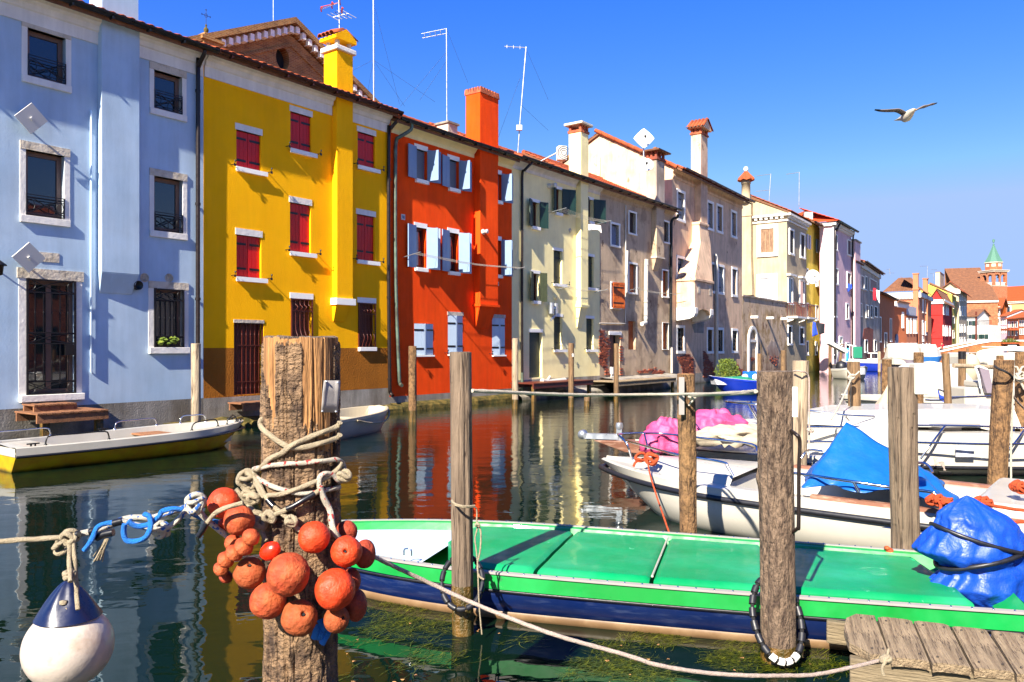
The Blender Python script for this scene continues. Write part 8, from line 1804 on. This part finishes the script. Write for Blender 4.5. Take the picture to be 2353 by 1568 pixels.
z_=33.;mast('leaning mast with a single bar pointing left between the orange and cream chimneys',[at('P',1190,352,z_),at('P',1195,280,z_),at('P',1209,108,z_)],.03,[[at('P',1159,107,z_),at('P',1211,110,z_)]]+[[at('P',x,y-3,z_),at('P',x,y+4,z_)]for x,y in((1165,107),(1180,108),(1195,109))]);mb=MB();mb.box(-.12,.12,-.08,.08,-.1,.1);tag(mb.obj('junction_box','white_plastic',loc=at('P',1193,294,z_-.1)),'small white box clamped on the leaning mast','box')
# yagi on the yellow chimney
z_=22.3;c=at('z2',1143,190,z_);arms=[[at('z2',1143,20,z_),at('z2',1020,65,z_-.2)],[at('z2',1143,110,z_),at('z2',1210,95,z_)],[at('z2',1143,110,z_),at('z2',1100,122,z_)]]
for x,y,dx in((1100,122,40),(1125,113,40),(1155,108,45),(1180,102,52),(1208,96,55)):arms.append([at('z2',x-dx,y-dx*.55,z_+.2),at('z2',x+dx,y+dx*.55,z_-.2)])
mast('aerial with orange tipped elements on top of the yellow chimney',[at('z2',1146,200,z_),at('z2',1141,-20,z_)],.02,arms)
mb=MB()
for x,y,w_ in((1020,65,16),(1095,38,22),(1150,10,26),(1165,75,22)):mb.tube([at('z2',x,y-w_,z_-.15),at('z2',x-4,y,z_),at('z2',x,y+w_,z_+.1)],.02,6);mb.tube([at('z2',x,y-w_,z_-.15),at('z2',x+8,y-w_*.6,z_-.3)],.015,5)
mb.tube([at('z2',1143,20,z_),at('z2',1015,50,z_)],.012,5);tag(mb.obj('aerial_reflectors','float_orange'),'orange reflector pieces of the aerial over the yellow chimney','antenna')
z_=62.;mast('pale antenna with two bars behind the round capped chimney',[at('C1',218,290,z_),at('C1',232,78,z_)],.035,[[at('C1',130,95,z_),at('C1',234,82,z_)],[at('C1',128,202,z_),at('C1',225,193,z_)]]);mast('pale mast with a single bar above the narrow yellow house',[at('C1',428,305,z_),at('C1',430,68,z_)],.035,[[at('C1',338,83,z_),at('C1',430,70,z_)]])
z_=118.;mast('faint antenna left of the two salmon chimneys',[at('C2',335,520,z_),at('C2',330,470,z_)],.05,[[at('C2',300,476,z_),at('C2',335,478,z_)],[at('C2',318,506,z_),at('C2',370,507,z_)]]);mast('faint antenna between the two salmon chimneys',[at('C2',645,555,z_),at('C2',648,448,z_)],.05,[[at('C2',583,450,z_),at('C2',650,449,z_)]]);mast('faint antenna right of the salmon chimneys',[at('C2',697,575,z_),at('C2',696,508,z_)],.05,[[at('C2',665,510,z_),at('C2',700,510,z_)],[at('C2',675,480,z_),at('C2',730,480,z_)]])
# satellite dishes on the grey chimney
def dish(label,k,x,y,z,r,tilt,square=False,sq=1.0):
    t_=thing('satellite_dish',label,'satellite dish',at(k,x,y,z));mb=MB();rs=[]
    for j in range(9):
        f_=j/8;ring=[]
        for i in range(40):
            a=2*math.pi*i/40;rr=r*f_
            if square:rr*=1/(abs(math.cos(a))**1.15+abs(math.sin(a))**1.15)**(1/1.15)*1.0
            ring.append((rr*math.cos(a),r*.2*(1-f_*f_),rr*sq*math.sin(a)))
        rs.append(ring)
    mb.rings(rs,0,True,False);o=mb.obj('reflector','white_paint',t_);m=o.modifiers.new('s','SOLIDIFY');m.thickness=.02;o.rotation_euler=(tilt,0,0)
    mb=MB();mb.tube([(0,.1,-r*sq*.9),(0,-r*.75,-r*.4),(0,-r*.8,0)],.018,6);mb.lathe([(.05,-.05),(.06,0),(.05,.05)],(0,-r*.8,0),10);mb.obj('feed_arm','iron',t_);return t_
zd=34.6;dish('square cornered white dish on top of the grey chimney','B3',665,252,zd,.46,-.1,True);dish('oval white dish half way down the grey chimney','B3',680,505,zd-.1,.37,-.1,False,.8)
mb=MB();mb.tube([at('B3',662,440,zd+.1),at('B3',660,250,zd+.15)],.03,7);tag(mb.obj('dish_mast','galv'),'short pole holding the dishes on the grey chimney','pole')
dish('round white dish before the balcony house','C1',524,798,55.,.5,0)
# air conditioners
def ac(label,k,x0,x1,y0,y1,z,ang):
    a,b=at(k,x0,y0,z),at(k,x1,y1,z);t_=thing('air_conditioner',label,'air conditioner',((a.x+b.x)/2,z,(a.z+b.z)/2),ang);w_=abs(b.x-a.x)/2;h_=abs(a.z-b.z)/2
    mb=MB();mb.box(-w_,w_,-.16,.16,-h_,h_);mb.obj('casing','white_plastic',t_,bevel=.02);mb=MB();mb.T=Matrix.Translation((w_*.2,-.165,0))@Matrix.Rotation(R(90),4,'X')
    for r_ in(.1,.17,.24):mb.tube([(r_*h_/.27*math.cos(j*.4),r_*h_/.27*math.sin(j*.4),0)for j in range(16)],.012,5,closed=True)
    mb.obj('fan_grille','iron',t_);return t_
ac('white air conditioner clamped behind the cream chimney','B1',1632,1712,418,545,32.3,.3);ac('white air conditioner on the roof of the narrow yellow house','C1',466,520,348,400,61.,0)
mb=MB();mb.tube([at('B1',1465,560,32.2),at('B1',1628,475,32.)],.03,6);tag(mb.obj('roof_stay','galv'),'thin galvanised stay slanting up to the air conditioner','stay')
# laundry racks
def rack(label,F_,k,pts0,pts1,n_=4,sp=.1,cloth_=None):
    a=F_.uw(k,*pts0[:2],pts0[2]);b=F_.uw(k,*pts1[:2],pts1[2]);t_=thing('laundry_rack',label,'laundry rack',F_.pt(a[0]),F_.rz);W__=b[0]-a[0];mb=MB()
    for x,z in((0,a[1]),(W__,b[1])):mb=MB();mb.tube([(x,0,z-.05),(x,-pts0[2]-.12,z+.06)],.014,6);mb.obj('bracket','galv',t_);mb=MB()
    for i in range(n_):y=-pts0[2]-.1+i*sp;mb.tube([(0,y,a[1]+.03),(W__/2,y,(a[1]+b[1])/2-.06),(W__,y,b[1]+.03)],.005,4,smooth=4)
    mb.obj('line','rope_pale',t_);return t_,W__,a[1],b[1]
rack('laundry lines across the orange house below its middle windows',MAIN,'B2',(380,40,.6),(1320,170,.6))
rack('laundry rack under the topmost middle window of the cream house',MAIN,'B1',(1690,985,.7),(2095,1095,.7),n_=5)
rack('short laundry lines beside the lower right windows of the cream house',MAIN,'B2',(1725,340,.5),(2060,368,.5))
rack('laundry lines across the grey house at the middle floor',MAIN,'B4',(600,380,.5),(1025,425,.5))
def hang(k,pts,z,mat,label,F_=None):
    ps=[at(k,x,y,z+.06*math.sin(i*2.))for i,(x,y)in enumerate(pts)];mb=MB();n=len(ps)//2;top=ps[:n];bot=ps[n:][::-1]
    ts=spline(top,6);bs_=spline(bot,6);rs=[]
    for j in range(9):rs.append([t.lerp(b,j/8)+Vector((0,.03*math.sin(i*1.1+j*.4),0))for i,(t,b)in enumerate(zip(ts,bs_))])
    mb.rings(rs,0,False,False);return cloth(mb,'laundry',mat,label,'laundry',th=.01)
hang('B1',[(1912,1115),(1960,1118),(2025,1128),(2030,1195),(1990,1165),(1912,1170)],31.5,'cloth_white','white cloth drying on the rack beside the cream house top window')
hang('C1',[(525,1110),(545,1118),(560,1200),(520,1215)],56.,'cloth_blue','navy garment drying before the narrow yellow house, the left one');hang('C1',[(548,1115),(608,1125),(606,1190),(570,1200)],56.,'cloth_black','black garments drying before the narrow yellow house, the right ones')
hang('C1',[(945,875),(965,880),(965,965),(945,960)],74.,'cloth_red','red towel hanging on the stained grey house');hang('C1',[(966,888),(992,895),(990,985),(972,950)],74.,'cloth_white','white towel hanging beside the red one on the stained grey house')
hang('C1',[(768,845),(798,850),(798,875),(768,905)],65.,'cloth_blue','blue garment hanging at the right window of the pink house');hang('C1',[(756,1295),(776,1295),(772,1385),(756,1385)],60.,'cloth_sky','sky blue towel hanging beside the pink house landing')
rack('laundry rack holding dark clothes before the narrow yellow house',Fac(1853,57,1884,59),'C1',(525,1112,.2),(610,1108,.2),3)
# plant by the beige house
pc=at('B4',1468,1200,38.2);mb=MB();rnd=random.Random(3)
for i in range(2600):
    a=rnd.uniform(0,6.28);f_=rnd.random()**.6;h_=rnd.uniform(-1,1);r_=.6*f_*math.sqrt(max(0,1-h_*h_*.8))*(1+.3*nz3(a,h_*2,3));p=pc+Vector((r_*math.cos(a),r_*math.sin(a),.72*h_));d=Vector((rnd.gauss(0,1),rnd.gauss(0,1),rnd.gauss(.6,1))).normalized()*.11;e=d.cross(Vector((rnd.gauss(0,1),rnd.gauss(0,1),1))).normalized()*.02
    mb.add([p-e,p+e,p+d],[(0,1,2)])
pt_=thing('bush','feathery yellow green bush on the quay before the beige house','bush',(0,0,0));mb.obj('foliage','foliage',pt_,kind='stuff');mb=MB()
for i in range(7):mb.tube([pc-Vector((0,0,1.0)),pc+Vector((rnd.uniform(-.3,.3),rnd.uniform(-.2,.2),rnd.uniform(-.2,.4)))],.015,5)
mb.obj('stem','wet_wood',pt_)
# street lamp by the pink house
mb=MB();zl=50.;mb.tube([at('C1',690,1440,zl),at('C1',690,1380,zl),at('C1',700,1320,zl),at('C1',730,1275,zl)],.04,7);o_=thing('floodlight','white flood lamp on a thin pole near the tilted black outboard','lamp',(0,0,0));mb.obj('pole','galv',o_);mb=MB();c=at('C1',692,1292,zl);mb.T=Matrix.Translation(c)@Matrix.Rotation(.5,4,'Y');mb.box(-.65,.65,-.3,.3,-.08,.16);mb.obj('lamp_head','white_plastic',o_,bevel=.04)
mb=MB();mb.tube([at('C1',805,1390,55.),at('C1',805,1275,55.)],.06,7);mb.tube([at('C1',765,1272,55.),at('C1',825,1282,55.)],.05,7);mb.box(-.0,.0,0,0,0,0);tag(mb.obj('davit','white_paint'),'white boat davit on the landing beside the pink house','davit')
mb=MB();a=at('C1',806,1365,54.9);mb.box(a.x,a.x+.6,a.y-.1,a.y+.1,a.z,a.z+.8);tag(mb.obj('crate','tarp_green',bevel=.03),'small turquoise box beside the davit','box')
mb=MB()
for y in(1330,1370):mb.tube([at('C1',885,y,75.),at('C1',980,y,75.)],.05,5)
for x in(885,930,978):mb.tube([at('C1',x,1330,75.),at('C1',x,1420,75.)],.05,5)
tag(mb.obj('quay_railing','white_paint'),'white tube railing on the landing before the stained grey house','railing')
# gull
gz=15.;gl=thing('gull','gull gliding over the canal with raised black tipped wings','bird',at('P',2085,264,gz));sc2=(.34/.5745)*.1446*gz/F*1.0
def G(x,y,dy=0):X=3450*.5745+x*.5745*400/2353;Y=350*.5745+y*.5745*400/2353;p=at('P',X,Y,gz);return Vector((p.x,gz+dy,p.z))-gl.location
mb=MB();rs=[]
for t,rx_,rz_,dz in((-.28,.005,.005,.02),(-.24,.035,.035,.015),(-.18,.05,.05,.01),(-.1,.07,.075,-.01),(.0,.085,.1,-.03),(.1,.075,.09,-.03),(.2,.05,.05,-.01),(.3,.06,.012,0),(.38,.08,.006,0)):
    rs.append([(rx_*math.cos(a),t,dz+rz_*math.sin(a))for a in[i*.524 for i in range(12)]])
mb.rings(rs);mb.tube([(0,-.27,.02),(0,-.33,.005)],.012,6,mi=1,rf=lambda t:1-.6*t);mb.obj('body',['feather_white','beak'],gl)
for side,pts in((1,[(1130,620),(1250,540),(1370,480),(1480,455),(1600,405),(1700,370),(1760,345),(1835,315)]),(-1,[(1000,630),(920,595),(800,555),(700,553),(600,545),(520,525),(440,495),(355,475)])):
    mb=MB();rs=[];n=len(pts);cs=spline([G(*p)for p in pts],4)
    for i,p in enumerate(cs):
        f_=i/(len(cs)-1);ch=.17*(1-f_**2.2*.85);th=.02*(1-f_*.8);sw_=.1*math.sin(math.pi*min(1,f_*1.2))-.12*f_
        rs.append([p+Vector((0,-ch*.45-sw_,.0)),p+Vector((0,-ch*.3-sw_,th)),p+Vector((0,ch*.6-sw_,-.015)),p+Vector((0,-ch*.2-sw_,-th*.6))])
    m_=MB();kk=int(len(rs)*.8);m_.rings(rs[:kk+1],0);m_.rings(rs[kk:],1);m_.obj('wing',['feather_grey','feather_black'],gl)
# person in red by the bridge
pz=99.;base=at('E1',930,385,pz);base.z=.9;ps_=thing('person','person in a red top walking onto the left end of the bridge','person',base,.4)
def skinfig(verts,edges,name,mat):
    me=bpy.data.meshes.new(name);me.from_pydata([v[:3]for v in verts],edges,[]);o=bpy.data.objects.new(name,me);COL.objects.link(o);o.parent=ps_;me.materials.append(M[mat])
    s_=o.modifiers.new('skin','SKIN')
    for v,d in zip(verts,me.skin_vertices[0].data):d.radius=(v[3],v[3])
    me.skin_vertices[0].data[0].use_root=True;u=o.modifiers.new('sub','SUBSURF');u.levels=u.render_levels=1;return o
skinfig([(0,0,.92,.14),(0,0,1.15,.13),(0,0,1.38,.15),(0,0,1.52,.06),(0,-.02,1.66,.1),(.2,0,1.4,.06),(.25,.08,1.12,.045),(.24,-.02,.9,.035),(-.2,0,1.4,.06),(-.25,-.08,1.12,.045),(-.22,-.18,.92,.035),(.1,0,.85,.09),(.12,.15,.48,.065),(.12,.22,.08,.045),(.12,.1,.04,.04),(-.1,0,.85,.09),(-.12,-.12,.48,.065),(-.12,-.12,.08,.045),(-.12,-.26,.04,.04)],
        [(0,1),(1,2),(2,3),(3,4),(2,5),(5,6),(6,7),(2,8),(8,9),(9,10),(0,11),(11,12),(12,13),(13,14),(0,15),(15,16),(16,17),(17,18)],'body','skin')
skinfig([(0,0,.95,.18),(0,0,1.2,.17),(0,0,1.42,.18),(.22,0,1.4,.08),(.26,.05,1.22,.07),(-.22,0,1.4,.08),(-.26,-.05,1.22,.07)],[(0,1),(1,2),(2,3),(3,4),(2,5),(5,6)],'shirt','cloth_red')
skinfig([(0,0,.95,.17),(.1,0,.85,.12),(.12,.15,.48,.09),(.12,.2,.2,.07),(-.1,0,.85,.12),(-.12,-.12,.48,.09),(-.12,-.12,.2,.07)],[(0,1),(1,2),(2,3),(0,4),(4,5),(5,6)],'trousers','trousers')
mb=MB();mb.lathe([(.0,-.02),(.1,.0),(.12,.07),(.08,.13),(0,.15)],(0,.01,1.66),12);mb.obj('hair','wood_brown',ps_)

# ================================================================ SEAWEED
mb=MB();rnd=random.Random(12)
zones=[('D4',90,760,900,1130,900),('D4',250,1000,1150,1420,700),('D4',1100,1050,1500,1250,260),('D4',1700,1150,2353,1260,120),('D4',1900,1350,2353,1560,280),('D5',30,1150,700,1400,700),('D5',500,1180,1250,1420,620),('D5',1000,1280,1700,1480,420),('D5',0,1400,700,1568,420),('D6',60,1230,400,1480,260),('D5',0,1130,1380,1220,200),('D3',1300,860,1700,1150,250),('D3',1150,1150,1700,1450,200),('D6',50,1400,700,1568,160),('D4',0,1440,600,1560,60)]
for k,x0,y0,x1,y1,n_ in zones:
    for i in range(n_):
        x,y=rnd.uniform(x0,x1),rnd.uniform(y0,y1)
        p=gnd(k,x,y,.0)
        if nz3(p.x*2.2,p.y*2.2,4)<-.02:continue
        a=.5+1.3*nz3(p.x*1.4,p.y*1.4,9)+rnd.gauss(0,.45)+(math.pi if rnd.random()<.5 else 0);L_=rnd.uniform(.04,.2);cv_=rnd.gauss(0,1.2);w_=rnd.uniform(.0009,.0021);pts=[];zz=rnd.uniform(.001,.012)
        for j in range(5):pts.append(p+Vector((0,0,zz+.004*math.sin(j+i))));p=p+Vector((math.cos(a),math.sin(a),0))*L_/4;a+=cv_*.25
        l_=[];
        for j,c in enumerate(pts):
            d=(pts[min(j+1,4)]-pts[max(j-1,0)]);nn=Vector((-d.y,d.x,0)).normalized()*w_*(1 if 0<j<4 else .3);l_+=[c-nn,c+nn]
        mb.add(l_,[(2*j,2*j+2,2*j+3,2*j+1)for j in range(4)])
o=mb.obj('seaweed','seaweed');o['kind']='stuff';o['label']='tangled green seaweed floating beside the green boat and the posts'
mb=MB()
for i in range(34):
    k,x0,y0,x1,y1,_=rnd.choice(zones);p=gnd(k,rnd.uniform(x0,x1),rnd.uniform(y0,y1),.008);s_=rnd.uniform(.006,.016);mb.add([p+Vector((s_*math.cos(a+i),s_*.7*math.sin(a+i),.004*math.sin(a*2)))for a in(0,1.2,2.4,3.6,4.9)],[(0,1,2,3,4)])
o=mb.obj('floating_leaf_litter','bare_wood');o['kind']='stuff';o['label']='small dry leaves and scraps floating on the seaweed'
